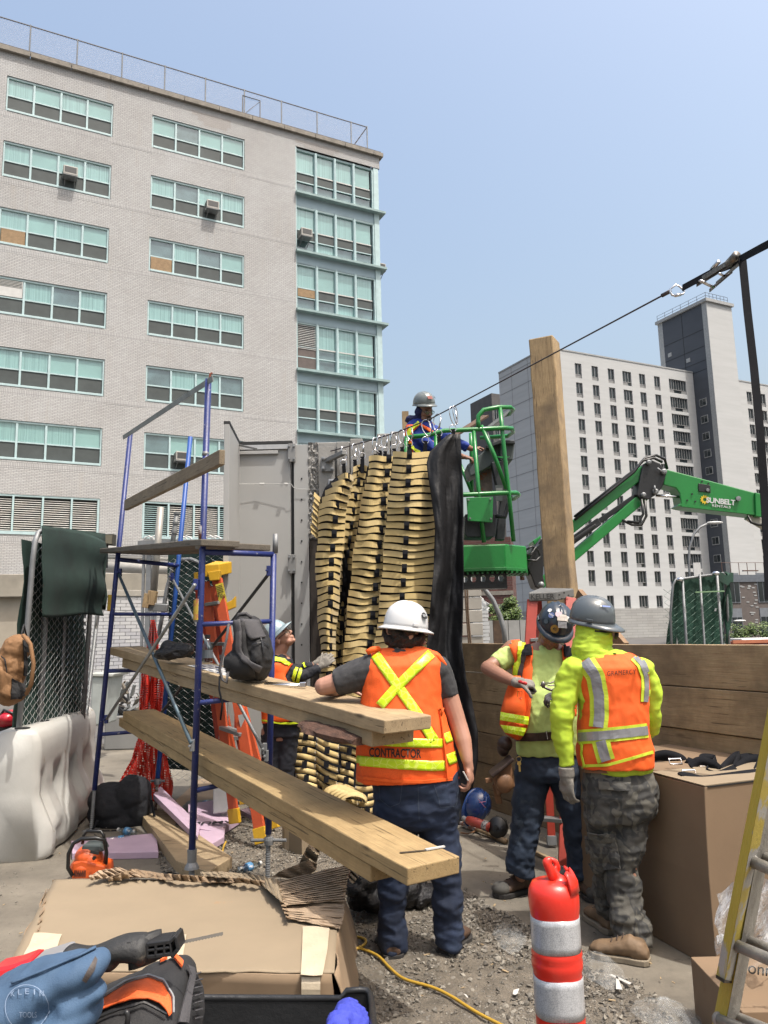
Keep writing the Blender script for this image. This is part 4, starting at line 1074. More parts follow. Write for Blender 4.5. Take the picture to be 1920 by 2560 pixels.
tag(obj('black_drape', mb, m_drape, smooth=True, solid=.006), 'long glossy black vinyl drape hanging beside the tan strap curtain', 'drape')
# ratchet strap on the right
RS = thing('ratchet_strap', 'black ratchet strap with steel buckle, top right against the sky', 'ratchet strap')
def ribbon(pts, w, up=(0, 0, 1), th=.003):
 mb = MB(); P = [[], []]
 pts = [V(p) for p in pts]
 for i, p in enumerate(pts):
  d = (pts[min(i+1, len(pts)-1)]-pts[max(i-1, 0)]).normalized(); u = V(up[i] if isinstance(up, list) else up); u = (u-d*u.dot(d)).normalized()
  ww = w[i] if isinstance(w, list) else w
  P[0].append(p+u*ww/2); P[1].append(p-u*ww/2)
 return mb.grid(P)
obj('webbing', ribbon([at(1706, 720, 4.8), at(1780, 680, 4.6), at(1846, 656, 4.3)], .05, (.25, 0, 1)), m_web, RS, solid=.004)
obj('webbing', ribbon([at(1846, 650, 4.25), at(1900, 621, 3.9), at(1960, 590, 3.6)], .045, (.1, 0, 1)), m_web, RS, solid=.004)
obj('hanging_webbing', ribbon([at(1856, 648, 4.2), at(1869, 780, 4.18), at(1885, 920, 4.15), at(1902, 1100, 4.1), at(1914, 1280, 4.1), at(1924, 1500, 4.1)], .052, (1, .2, 0)), m_web, RS, solid=.003)
m_rs = mat('ratchet_steel', (.16, .15, .14), .35, metal=.8, var=.3, vs=30)
a, b_ = at(1748, 704, 4.68), at(1840, 648, 4.3)
for dz in (-.022, .022):
 mb = MB(); mb.bar(a+V((0, dz*2, .0)), b_+V((0, dz*2, .0)), .004, .032); obj('side_plate', mb, m_rs, RS, bevel=.004)
a2, b2 = at(1782, 718, 4.6), at(1840, 668, 4.3)
for dz in (-.05, .05):
 mb = MB(); mb.bar(a2+V((0, dz, 0)), b2+V((0, dz, 0)), .004, .022); obj('handle_arm', mb, m_rs, RS)
for (x, y, Y) in ((1748, 702, 4.66), (1784, 717, 4.58), (1812, 690, 4.45)):
 p = at(x, y, Y); q = at(x+(34 if x < 1770 else -14 if x > 1800 else -34), y+(16 if x < 1770 else -6 if x > 1800 else -16), Y-.05)
 obj('cross_bar', MB().tube([p, q], .008, 8), m_chrome, RS, smooth=True)
p = at(1832, 648, 4.3); obj('spool', MB().tube([p+V((0, -.05, 0)), p+V((0, .05, 0))], .026, 12), m_rs, RS, smooth=True)
p = at(1788, 664, 4.5); obj('pawl_pin', MB().tube([p+V((0, -.05, 0)), p+V((0, .05, 0))], .014, 10), m_chrome, RS, smooth=True)
pts = [at(x, y, 4.82) for x, y in ((1676, 730), (1676, 722), (1690, 712), (1699, 716), (1712, 729), (1708, 735), (1688, 740), (1680, 738))]
obj('snap_hook', MB().tube(pts, .0065, 8, closed=True), m_chrome, RS, smooth=True)
obj('hook_sleeve', MB().tube([at(1687, 739, 4.82), at(1702, 736, 4.82)], .012, 8), m_chrome, RS, smooth=True)

# ---- scaffold ----
m_blue = mat('scaffold_blue', (.022, .038, .19), .42, var=.3, vs=6, spots=((.30, .30, .36), 32, .64), bump=.2, bs=60)
m_blue2 = mat('scaffold_blue_bright', (.02, .10, .42), .45, var=.2, vs=8, spots=((.25, .28, .3), 30, .68))
m_rust = mat('rusty_band', (.22, .09, .05), .8, var=.4, vs=20, spots=((.35, .35, .35), 30, .5))
SCF = thing('scaffold', 'blue tubular frame scaffold tower with cross braces, left of centre', 'scaffold', V((-1.6, 6.2, 0)))
Y1, Y2, Y3, Y4 = 7.2, 5.3, 7.55, 5.65
def post(name, p, q, m=m_blue, r=.0225): return obj(name, MB().tube([at(*p), at(*q)], r, 12), m, SCF, smooth=True)
P1 = post('post', (326, 1082, Y1), (236, 1975, Y1)); P2 = post('post', (521, 948, Y2), (480, 2130, Y2))
P3 = post('post', (476, 1092, Y3), (394, 1945, Y3), m_blue2); P4 = post('post', (684, 1385, Y4), (671, 2085, Y4))
def lower(lab, a, b_, r, m): return obj(lab, MB().tube([a, b_], r, 10), m, SCF, smooth=True)
for (x, y, Y, x2, r) in ((236, 1975, Y1, 229, .017), (394, 1945, Y3, 388, .016), (671, 2085, Y4, 669, .0175), (480, 2130, Y2, 479, .02)):
 a = at(x, y, Y); b_ = at(x2, y+60, Y); b_.z = .0; mb = MB()
 n = 40; mb.tube([a.lerp(b_, q/n) for q in range(n+1)], [r*(1 if q % 2 else .86) for q in range(n+1)], 10)
 obj('screw_jack', mb, m_galv if Y != Y3 else m_rust, SCF)
 obj('base_plate', MB().bb((b_.x-.06, Y-.06, .0), (b_.x+.06, Y+.06, .008)), m_galv, SCF)
def jacknut(x, y, Y, w):
 c = at(x, y, Y); mb = MB(); mb.lathe([(.0, -.03), (.032, -.03), (.034, .0), (.03, .02), (0, .02)], c, 12); mb.tube([c+V((-w, .02, -.005)), c, c+V((w, -.02, .0))], .0115, 8)
 obj('jack_nut', mb, m_galv, SCF, smooth=False)
jacknut(672, 2100, Y4, .125); jacknut(394, 1952, Y3, .07)
mb = MB(); c = at(480, 2135, Y2); mb.lathe([(0, -.09), (.05, -.09), (.045, -.075), (.03, -.05), (.032, .03), (0, .03)], c, 10); obj('leg_pin_socket', mb, m_galv, SCF)
def rod(name, p, q, r, m): return obj(name, MB().tube([at(*p), at(*q)], r, 10), m, SCF, smooth=True)
for p, q in (((297, 1399, Y1), (447, 1414, Y3)), ((283, 1535, Y1), (432, 1536, Y3)), ((269, 1678, Y1), (414, 1674, Y3)), ((253, 1836, Y1), (402, 1824, Y3)),
             ((507, 1380, Y2), (684, 1386, Y4)), ((503, 1561, Y2), (681, 1553, Y4)), ((497, 1757, Y2), (678, 1738, Y4)), ((491, 1976, Y2), (675, 1935, Y4))):
 rod('rung', p, q, .0205 if p[1] < 1420 else .017, m_blue)
rod('coupling_band', (515, 1130, Y2), (513, 1140, Y2), .0245, m_galv); rod('coupling_band', (498, 1352, Y2), (497, 1372, Y2), .0245, m_galv)
rod('rust_band', (505, 1315, Y2), (504, 1352, Y2), .0232, m_rust); rod('rust_band', (495, 1497, Y2), (493, 1555, Y2), .0236, m_rust)
obj('warning_label', MB().tube([at(493, 1500, Y2-.002), at(492, 1550, Y2-.002)], .0242, 12, caps=False), mat('yellow_label', (.55, .38, .04), .6, spots=((.5, .2, .06), 25, .55)), SCF, smooth=True)
obj('warning_label', MB().tube([at(277, 1487, Y1), at(274, 1528, Y1)], .0242, 12, caps=False), MATS['yellow_label'], SCF, smooth=True)
m_gal2 = mat('brace_grey', (.24, .25, .25), .45, metal=.6, var=.25, vs=6)
m_gal3 = mat('brace_blue_grey', (.14, .20, .24), .45, metal=.5, var=.25, vs=6)
rod('cross_brace', (297, 1436, Y1-.05), (478, 1858, Y2-.05), .0135, m_gal3); rod('cross_brace', (267, 1797, Y1-.08), (487, 1462, Y2-.08), .0135, m_gal2)
rod('cross_brace', (430, 1445, Y3), (664, 1885, Y4), .0125, m_galv); rod('cross_brace', (677, 1428, Y4), (400, 1786, Y3), .0125, mat('brace_dark', (.06, .06, .06), .5, metal=.4))
for (x, y, Y) in ((300, 1432, Y1), (489, 1462, Y2), (670, 1428, Y4), (430, 1443, Y3), (480, 1862, Y2), (266, 1797, Y1), (664, 1888, Y4), (660, 1870, Y4)):
 c = at(x, y, Y); mb = MB(); mb.box(c+V((.01, -.03, 0)), (.03, .035, .075)); mb.tube([c+V((0, -.02, 0)), c+V((.0, -.075, 0))], .009, 8); obj('brace_latch', mb, m_blue if y < 1860 else m_galv, SCF, bevel=.004)
obj('rail_hook', MB().tube([at(524, 948, Y2), at(526, 935, Y2), at(531, 933, Y2)], .010, 6), mat('red_oxide', (.30, .09, .05), .7), SCF)
obj('toe_pin', MB().tube([at(688, 1383, Y4), at(689, 1335, Y4)], .020, 10), m_galv, SCF, smooth=True)
# aluminium bar, guard board, deck
mb = MB(); mb.bar(at(308, 1094, Y1-.1), at(532, 946, Y2-.1), .006, .04, up=(.2, -.6, .8))
tag(obj('flat_bar', mb, m_gal2), 'flat metal bar tied between the tops of the two front scaffold posts', 'bar')
def plank(name, lab, cat, p, q, w, t, m, grp=None, across=None, n=16, bev=.006, rough=.004):
 p, q = V(p), V(q); d = (q-p); L = d.length; F = fr(p, d)
 if across is not None: F = fr(p, d, V(across).cross(-d) if False else V(across))
 mb = MB(); P = []; sd = random.uniform(0, 50)
 for i in range(n+1):
  x = L*i/n; e = [rough*fbm((x*3, k*7+sd, 0), 2) for k in range(4)]
  P.append([V((x, -w/2+e[0], -t+e[1]*.5)), V((x, w/2+e[2], -t+e[1]*.5)), V((x, w/2+e[2], e[3]*.2)), V((x, -w/2+e[0], e[3]*.2))])
 mb.loft(P); o = obj(name, mb, m, None, frame=F, bevel=bev)
 return tag(o, lab, cat, grp)
m_pl1 = wood('plank_pale', (.52, .39, .23), (.42, .30, .17), 1.0, bump=.4)
m_pl2 = wood('plank_yellow', (.50, .355, .17), (.40, .27, .12), 1.0, bump=.4)
m_plg = wood('plank_grey', (.22, .19, .15), (.15, .13, .10), 1.6, bump=.8)
a, b_ = at(316, 1250, Y1-.12), at(556, 1124, Y2-.45)
plank('guard_board', 'weathered board wired across the scaffold posts as a guard rail', 'board', a, b_, .04, .10, wood('guard_wood', (.33, .26, .17), (.22, .17, .11), 1.5))
da, db = at(345, 1392, Y1+.2), at(560, 1372, Y2-.02)
zd = .5*(at(297, 1390, Y1).z+at(507, 1368, Y2).z)
deckd = (V((-1.3, 5.3, 0))-V((-2.6, 7.2, 0))).normalized(); dper = V((-deckd.y, deckd.x, 0))
for k, lab in enumerate(('weathered deck plank of the scaffold platform, nearest the grey door', 'weathered deck plank of the scaffold platform, on the camera side')):
 o = V((-2.60, 7.2, 0))-deckd*.25+dper*(.42-.30*k); zA = at(297, 1392, Y1).z+.035; zB = at(507, 1366, Y2).z+.028
 e = o+deckd*(2.55+.12*k); o.z = zA+.07; e.z = zB+.01
 plank('deck_plank', lab, 'plank', o, e, .285, .045, m_plg, 'deck planks of the scaffold')
# the two pairs of long planks
up_far, up_near = at(275, 1618, 7.2), at(960, 1801, 3.82)
lo_far, lo_near = at(307, 1778, 7.0), at(1017, 2171, 3.4)
def longplank(far, near, w, t, dz, shift, lab, m, ext=0, extf=0):
 d = (near-far).normalized(); per = d.cross(V((0, 0, 1))).normalized()   # to image left/camera side
 per = -per if per.y < 0 else per
 o = far-d*extf+per*(w/2+shift)+V((0, 0, dz)); e = near+d*ext+per*(w/2+shift)+V((0, 0, dz))
 return plank('long_plank', lab, 'plank', o, e, w, t, m, 'long planks laid through the scaffold', n=30, rough=.005)
longplank(up_far, up_near, .30, .068, 0, 0, 'thick pale plank on top of the waist high stack the contractor leans on', m_pl1)
longplank(up_far, up_near, .27, .08, -.072, .02, 'lower plank of the waist high stack, with a torn barky end', m_pl1, ext=-.13, extf=-.3)
longplank(lo_far, lo_near, .285, .075, 0, 0, 'thick yellow plank on top of the knee high stack', m_pl2)
longplank(lo_far, lo_near, .265, .075, -.079, .01, 'lower plank of the knee high stack running through the scaffold', m_pl2, ext=-.30, extf=.15)
d = (up_near-up_far).normalized(); c = up_near-d*.42+V((.0, .05, -.135)); mb = MB()
mb.loft([[c+d*(x)+V((.12*cos(a)*.8, .12*cos(a)*.6, .035*sin(a)))*(.55+.5*sin(pi*(i+.5)/10))*(1+.3*fbm((x*9, a, 0), 1)) for a in [2*pi*k/9 for k in range(9)]] for i, x in enumerate([-.30+.06*q for q in range(10)])])
tag(obj('bark_strip', mb, mat('torn_bark', (.12, .06, .04), .9, var=.5, vs=20, bump=1, bs=60, bd=.02)), 'dark torn bark under the end of the waist high planks', 'bark')
# lighter strip (sun bleached edge) & chalk tool left as separate tools below
# ================= PEOPLE =================
m_skin = mat('skin_light', (.52, .27, .19), .5, var=.10, vs=12, bump=.15, bs=120, bd=.002)
m_skin2 = mat('skin_tan', (.33, .16, .10), .5, var=.12, vs=12, bump=.15, bs=120, bd=.002)
m_hair = mat('dark_hair', (.025, .015, .011), .6, var=.5, vs=40, bump=1, bs=90, bd=.02)
m_denim = mat('denim_dark', (.012, .024, .060), .85, var=.45, vs=5, bump=.5, bs=320, bd=.002, spots=((.022, .040, .085), 4, .58))
m_denim2 = mat('denim_worn', (.025, .042, .075), .85, var=.5, vs=5, bump=.5, bs=320, bd=.002, spots=((.07, .095, .13), 3.5, .60))
m_orange = mat('vest_orange', (1.12, .155, .013), .75, var=.06, vs=5, bump=.6, bs=420, bd=.002)
m_lime = mat('vest_lime', (.72, .86, .02), .45, var=.08, vs=9, bump=.6, bs=60, bd=.003)
m_limes = mat('shirt_lime', (.60, .82, .05), .8, var=.07, vs=5, bump=.4, bs=260, bd=.002)
m_limep = mat('shirt_pale_lime', (.62, .80, .25), .8, var=.07, vs=5, bump=.4, bs=260, bd=.002)
m_silver = mat('reflective_silver', (.36, .36, .38), .35, metal=.25, var=.12, vs=6, bump=.3, bs=200, bd=.001)
m_polo = mat('polo_charcoal', (.050, .050, .054), .85, var=.3, vs=60, bump=.4, bs=300, bd=.002)
m_navy = mat('navy_cloth', (.010, .012, .022), .8, var=.3, vs=6, bump=.3, bs=200, bd=.002)
m_royal = mat('royal_sweatshirt', (.012, .045, .34), .8, var=.15, vs=5, bump=.3, bs=200, bd=.002)
m_hoodn = mat('hood_navy', (.012, .018, .10), .8, var=.2, vs=5, bump=.3, bs=100, bd=.003)
m_glove = mat('grey_glove', (.27, .25, .22), .85, var=.25, vs=20, bump=.5, bs=200, bd=.003)
m_gloved = mat('dark_glove', (.10, .10, .105), .8, var=.25, vs=20)
m_leather = mat('tool_leather', (.26, .13, .06), .6, var=.3, vs=8, bump=.4, bs=80, bd=.004)
m_leatherd = mat('belt_leather', (.05, .028, .02), .5, var=.3, vs=10)
m_sole = mat('boot_sole', (.035, .032, .03), .8, var=.2)
m_solel = mat('boot_sole_pale', (.30, .25, .18), .8, var=.2)
m_boot = mat('boot_brown', (.09, .05, .03), .65, var=.35, vs=14, bump=.4, bs=60, bd=.004)
m_bootg = mat('boot_toe_grey', (.09, .085, .075), .8, var=.3, vs=14)
m_boott = mat('boot_tan', (.21, .135, .075), .7, var=.3, vs=14, bump=.4, bs=60, bd=.004)
m_eye = mat('eye_white', (.7, .68, .65), .2, var=.02); m_iris = mat('eye_dark', (.03, .02, .015), .2)
m_lens = glassmat('safety_lens', (.75, .80, .78), .10)
m_frame = mat('glasses_frame', (.03, .03, .03), .3)
def camo():
 m, nt, b = _new('camo_cloth'); vec = _coord(nt, (1, 1, .75))
 f1 = _noise(nt, vec, 9, 2, .5, .8); f2 = _noise(nt, _coord(nt, (1.1, 1.1, .8), (1, 2, 3)), 11, 2, .5, .8)
 c = _ramp(nt, f1, [(.44, (.062, .060, .054)), (.46, (.038, .038, .037)), (.54, (.038, .038, .037)), (.56, (.085, .080, .068))])
 c = _mix(nt, _ramp(nt, f2, [(.57, (0, 0, 0)), (.59, (1, 1, 1))]), c, (.10, .095, .08))
 c = _mix(nt, .35, c, _ramp(nt, _noise(nt, vec, 3, 5, .6), [(.3, (.5, .5, .5)), (.7, (1.3, 1.3, 1.3))]), 'MULTIPLY')
 nt.links.new(c, b.inputs['Base Color']); b.inputs['Roughness'].default_value = .85
 _bump(nt, b, _noise(nt, vec, 250, 4, .6), .4, .002); return m
m_camo = camo()
def mesh_grid_mat(name, col, dark):
 m, nt, b = _new(name); v = _n(nt, 'ShaderNodeTexVoronoi'); v.inputs['Scale'].default_value = 130
 nt.links.new(_coord(nt), v.inputs['Vector'])
 c = _ramp(nt, v.outputs['Distance'], [(.15, dark), (.4, col)])
 c = _mix(nt, .5, c, _ramp(nt, _noise(nt, _coord(nt), 5), [(.3, sc3(col, .9)), (.7, sc3(col, 1.08))]))
 nt.links.new(c, b.inputs['Base Color']); b.inputs['Roughness'].default_value = .75; return m
m_vmesh = mesh_grid_mat('vest_mesh_orange', (.76, .10, .009), (.5, .055, .006))
def band_mat(name, col, line):
 """prismatic reflective tape"""
 m, nt, b = _new(name); v = _n(nt, 'ShaderNodeTexVoronoi', feature='DISTANCE_TO_EDGE'); v.inputs['Scale'].default_value = 26
 nt.links.new(_coord(nt), v.inputs['Vector'])
 c = _ramp(nt, v.outputs['Distance'], [(.02, line), (.06, col)]); nt.links.new(c, b.inputs['Base Color'])
 b.inputs['Roughness'].default_value = .35; return m
m_tape = band_mat('lime_tape', (.52, .72, .015), (.66, .80, .12))

def SECS(secs, Y0, inf=0.0, n=32, ex=2.4, yaw=0):
 out = []
 for s in secs:
  y, xl, xr, dh = s[:4]; dc = s[4] if len(s) > 4 else 0
  a, b_ = at(xl, y, Y0+dc), at(xr, y, Y0+dc); c = (a+b_)/2; hw = (b_-a).length/2+inf; hd = dh+inf
  ring = []
  for k in range(n):
   t = 2*pi*k/n; ct, st_ = cos(t), sin(t)
   u = math.copysign(abs(ct)**(2/ex), ct)*hw; v = math.copysign(abs(st_)**(2/ex), st_)*hd
   ring.append(c+V((u, v, 0)))
  out.append(ring)
 return out
def LIMB(mb, pts, Y0, inf=0.0, caps=True, n=14, cr=True):
 """pts: (x, y, radius px, dY)"""
 P = []; R = []
 for p in pts:
  Y = Y0+(p[3] if len(p) > 3 else 0); P.append(at(p[0], p[1], Y)); R.append(p[2]*Y/FPX+inf)
 # smooth interpolation
 Q = []; RR = []
 for i in range(len(P)-1):
  p0, p1, p2, p3 = P[max(i-1, 0)], P[i], P[i+1], P[min(i+2, len(P)-1)]
  for k in range(4):
   t = k/4; t2, t3 = t*t, t*t*t
   Q.append(.5*((2*p1)+(-p0+p2)*t+(2*p0-5*p1+4*p2-p3)*t2+(-p0+3*p1-3*p2+p3)*t3)); RR.append(R[i]+(R[i+1]-R[i])*t)
 Q.append(P[-1]); RR.append(R[-1])
 if caps: mb.cap(Q, RR, n)
 else: mb.tube(Q, RR, n)
 return Q, RR
def frame3(fwd, up):
 f = V(fwd).normalized(); u = V(up); u = (u-f*u.dot(f)).normalized(); r = f.cross(u); return Matrix((r, f, u)).transposed()
def HEAD(mb, c, fwd, up, s=1.0, neck=None, nr=.058):
 R = frame3(fwd, up); c = V(c)
 def e(p, r): mb.ell(c+R @ (V(p)*s), V(r)*s, R, 16, 10)
 e((0, -.012, .038), (.076, .098, .088)); e((0, .022, -.02), (.066, .078, .085)); e((0, .035, -.075), (.050, .055, .042))
 e((0, .074, -.098), (.022, .02, .018)); e((0, .088, .025), (.038, .013, .010)); e((-.034, .064, -.025), (.025, .026, .028)); e((.034, .064, -.025), (.025, .026, .028))
 mb.cap([c+R @ (V((0, .092, .008))*s), c+R @ (V((0, .112, -.028))*s)], [.009*s, .0135*s], 10)
 e((.011, .104, -.034), (.009, .010, .008)); e((-.011, .104, -.034), (.009, .010, .008))
 e((0, .092, -.060), (.024, .010, .006)); e((0, .090, -.072), (.020, .011, .007))
 for sx in (-1, 1):
  e((sx*.079, -.008, -.008), (.008, .018, .033)); e((sx*.084, -.012, .006), (.008, .018, .016))
  e((sx*.045, .05, -.08), (.02, .03, .02))
 if neck is not None: mb.cap([c+R @ (V((0, -.02, -.06))*s), V(neck)], [nr*s, nr*1.12*s], 14)
 return R
def FACE(parent, c, R, s=1.0, glasses=None, mouth=True):
 c = V(c)
 for sx in (-1, 1):
  p = c+R @ (V((sx*.032, .083, -.002))*s)
  e = obj('eye', MB().ell(p, V((.012, .007, .007))*s, R, 12, 8), m_eye, parent, smooth=True)
  obj('iris', MB().ell(p+R @ V((0, .0055*s, 0)), V((.0055, .0025, .0055))*s, R, 10, 6), m_iris, e, smooth=True)
  obj('eyebrow', MB().cap([c+R @ (V((sx*.018, .094, .020))*s), c+R @ (V((sx*.045, .083, .022))*s)], [.004*s, .003*s], 6), m_hair, parent, smooth=True)
 if glasses:
  g = thing_part('safety_glasses', parent)
  for sx in (-1, 1):
   mb = MB(); P = [c+R @ (V((sx*(.034+.028*cos(a)), .112-.012*abs(cos(a))*(1 if cos(a)*1 > 0 else .2), -.004+.020*sin(a)))*s) for a in [2*pi*k/14 for k in range(14)]]
   mb.tube(P, .0016, 5, closed=True); f = obj('frame', mb, m_frame, g)
   obj('lens', MB().add(P, [tuple(range(14))]), m_lens, g)
   obj('temple', MB().tube([c+R @ (V((sx*.062, .102, .0))*s), c+R @ (V((sx*.082, .0, .004))*s)], .0028, 5), m_frame, g)
def thing_part(name, parent):
 o = bpy.data.objects.new(name, None); COL.objects.link(o); o.parent = parent; o.empty_display_size = .05; return o
def HAND(mb, wrist, d, palm, curl=.45, s=1.0, thumb=1, spread=.05, wr=.026):
 """palm: direction the palm faces; thumb: +1/-1 side"""
 d = V(d).normalized(); pn = V(palm); pn = (pn-d*pn.dot(d)).normalized(); side = d.cross(pn)*thumb; w = V(wrist)
 Rm = Matrix((side, d, pn)).transposed()
 mb.cap([w, w+d*.03*s], [wr*s, wr*s], 12)
 mb.ell(w+d*.055*s, V((.042, .050, .019))*s, Rm, 14, 9); mb.ell(w+d*.075*s+side*.01*s, V((.038, .03, .017))*s, Rm, 12, 8)
 lens = (.078, .088, .082, .064); offs = (.032, .011, -.011, -.031)
 for L, o in zip(lens, offs):
  b = w+d*.088*s+side*o*s; cur = d+side*o*spread*10; cur.normalize(); p = b; pts = [b-d*.02*s, b]; a = curl*(.9+.4*random.random())
  ax = cur.cross(pn).normalized()
  for seg, k in zip((.48, .29, .23), (.6, 1.0, .8)):
   cur = Matrix.Rotation(a*k, 3, ax) @ cur; p = p+cur*L*seg*s; pts.append(p.copy())
  mb.cap(pts, [.0095*s, .0092*s, .0088*s, .0082*s, .0072*s], 8)
 b = w+d*.03*s+side*.026*s; cur = (d*.75+side*.75+pn*.35).normalized(); pts = [b]; p = b
 for seg, k in ((.034, 0), (.030, .3), (.024, .3)):
  cur = (cur+pn*k*curl+d*k*.5).normalized(); p = p+cur*seg*s; pts.append(p.copy())
 mb.cap(pts, [.014*s, .0115*s, .0105*s, .009*s], 8)
def HELMET(parent, c, fwd, up, m, full=False, s=1.0, visor=.055, ridges=3, w=.112, l=.132, h=.128, brimdrop=.012):
 R = frame3(fwd, up); c = V(c); mb = MB(); n = 48; P = []
 for i in range(15):
  a = (pi/2)*i/14*.985; ring = []
  for k in range(n):
   t = 2*pi*k/n; r = cos(a)**.82; x = w*sin(t)*r; y = l*cos(t)*r; z = h*sin(a)**.9 if a > 0 else 0
   g = 0
   if ridges and i > 2:
    for q, amp in ((0, .007), (.032, .005), (-.032, .005)):
     g += amp*math.exp(-((x-q)/.0075)**2)*(1 if abs(y) < l*.9 else .3)
   nrm = V((x/w**2, y/l**2, (z+.02)/h**2)).normalized(); ring.append(c+R @ ((V((x, y, z))+nrm*g)*s))
  P.append(ring)
 mb.loft(P, caps=False)
 sh = obj('hard_hat', mb, m, parent, smooth=True, solid=.003)
 mb = MB(); A, B_, C_ = [], [], []
 for k in range(n):
  t = 2*pi*k/n; ct = max(0, cos(t))
  e = (.030+.006*ct) if full else .007+visor*ct**1.6
  x, y = w*sin(t), l*cos(t); q = V((sin(t), cos(t), 0))
  A.append(c+R @ (V((x, y, .004))*s*.998)); dr = brimdrop+(.012*ct if not full else 0)
  B_.append(c+R @ ((V((x, y, 0))+q*e+V((0, 0, -dr)))*s)); C_.append(c+R @ ((V((x, y, 0))+q*e*.97+V((0, 0, -dr-.006)))*s))
 mb.loft([A, B_, C_], caps=False); obj('brim', mb, m, sh, smooth=True, solid=.003)
 for sx in (-1, 1):
  obj('ear_slot', MB().box(c+R @ (V((sx*(w+.006), 0, .018))*s), V((.010, .035, .014))*s, R), m, sh, bevel=.002)
 return sh, R
def sticker(sh, c, R, az, el, r, m, txt=None, tm=None, s=1.0, w=.112, l=.132, h=.128, ang=0, oval=1):
 """round sticker on the dome; az from front clockwise"""
 t, a = radians(az), radians(el); rr_ = cos(a)**.82
 p = V((w*sin(t)*rr_, l*cos(t)*rr_, h*sin(a)**.9)); nrm = V((p.x/w**2, p.y/l**2, (p.z+.02)/h**2)).normalized()
 P = c+R @ ((p+nrm*.009)*s); N = R @ nrm; up = R @ V((0, 0, 1)); U = (up-N*up.dot(N)).normalized(); X = U.cross(N)
 mb = MB(); pts = [P+(X*cos(q)*oval+U*sin(q))*r for q in [2*pi*k/20 for k in range(20)]]; mb.prism(pts, N*.0015); st_ = obj('sticker', mb, m, sh)
 if txt:
  M = Matrix((X, U, N)).transposed().to_4x4() @ Matrix.Rotation(ang, 4, 'Z'); M.translation = P+N*.0025
  text_at(txt, M, r*.95, tm, sh, bold=.01, ext=.0003)
 return P, X, U, N
def BOOT(parent, heel, toe, ankle, m, sole, toecap=None, s=1.0, z=0.0, tall=.13, w=.052):
 heel, toe = V(heel), V(toe); heel.z = toe.z = z; d = (toe-heel).normalized(); L = .30*s; pr = V((-d.y, d.x, 0)); O = heel
 mb = MB(); ring = lambda x, hw, zb, zt_: [O+d*x+pr*hw*cos(a)+V((0, 0, (zb+zt_)/2+(zt_-zb)/2*sin(a))) for a in [2*pi*k/16 for k in range(16)]]
 mb.loft([ring(.0, w*.55, .02, .07), ring(.03, w*.82, .02, .10), ring(.09, w*.85, .02, .13), ring(.15, w*.95, .018, .105), ring(.20, w*1.08, .018, .085), ring(.25, w*1.05, .018, .075), ring(.285, w*.75, .018, .06), ring(.30, w*.35, .02, .045)])
 a = V(ankle); mb.cap([O+d*.055+V((0, 0, .06)), a], [w*.92, w*.95], 14)
 me, bv = remesh(mb, .006, 2, lambda p: .0025*fbm(p, 22), 'boot', wloc(parent)); b = obj('boot', me, m, parent)
 sm_ = MB(); out = [(0, .5), (.02, .78), (.06, .86), (.12, .84), (.18, 1.0), (.235, 1.14), (.275, .95), (.30, .6), (.31, .2)]
 P = [O+d*(x-.004)+pr*w*k*1.08 for x, k in out]+[O+d*(x-.004)-pr*w*k*1.08 for x, k in reversed(out)]
 sm_.prism([p+V((0, 0, .001)) for p in P], (0, 0, .028)); obj('sole', sm_, sole, b, bevel=.004)
 if toecap:
  c = MB(); c.ell(O+d*.25+V((0, 0, .048)), V((w*1.12, .062, .042)), Matrix((pr, d, V((0, 0, 1)))).transposed(), 14, 9); obj('toe_cap', c, toecap, b, smooth=True)
 for q in range(3):
  x = .12+q*.03; zz = .128-q*.015; obj('lace', MB().tube([O+d*x+pr*.03+V((0, 0, zz-.012)), O+d*x+V((0, 0, zz)), O+d*(x+.012)-pr*.03+V((0, 0, zz-.012))], .003, 5), m_leatherd, b)
 return b
def cloth_disp(a=.004, zs=9, xs=4, low=0, lowz=.3):
 def f(p):
  k = a*(1+low*max(0, 1-p.z/lowz)); q = fbm((p.x*xs, p.y*xs, p.z*zs), 1.0, 3); r = fbm((p.x*xs*2.3+p.z*3, p.y*9, p.z*zs*1.7+4), 1.0, 2)
  return k*(1.4*q+.9*(1-2*abs(r))*.6)
 return f

# ---------- 1. contractor with the white hat ----------
Y0 = 4.35; f1, f2 = hz(985, 2400), hz(1118, 2385)
R1 = thing('person', 'heavyset worker seen from behind in white hard hat and orange CONTRACTOR vest, elbow on plank', 'person', V(((f1.x+f2.x)/2, 4.4, 0)), 'workers on the site')
mb = MB()
tors = [(1630, 965, 1050, .075), (1648, 930, 1090, .11), (1690, 918, 1096, .13), (1780, 915, 1100, .14), (1880, 915, 1125, .15), (1960, 942, 1142, .14), (2040, 945, 1140, .13)]
mb.loft(SECS(tors, Y0))
hc = at(1013, 1589, Y0-.01); RH = HEAD(mb, hc, (.88, .42, -.08), (.08, .0, 1), 1.08, at(1003, 1645, Y0), .06)
LIMB(mb, [(925, 1675, 34), (862, 1700, 27), (808, 1716, 21, .0)], Y0); LIMB(mb, [(808, 1716, 22, .0), (830, 1720, 20, .14), (858, 1722, 14, .26)], Y0)
LIMB(mb, [(1098, 1672, 28), (1122, 1740, 24), (1143, 1803, 21.5, -.01), (1158, 1852, 20.5, -.04), (1169, 1905, 13, -.08)], Y0)
HAND(mb, at(1170, 1908, Y0-.08), (.10, .03, -1), (-.9, .3, .1), .75, 1.05, thumb=1, wr=.026)
HAND(mb, at(860, 1722, Y0+.27), (.9, .35, -.1), (0, 0, -1), .4, 1.0, thumb=-1)
for lg in ([(997, 2040, 40), (985, 2196, 30), (982, 2290, 24), (985, 2370, 18)], [(1095, 2040, 40), (1117, 2196, 30), (1120, 2290, 24), (1120, 2360, 18)]): LIMB(mb, lg, Y0)
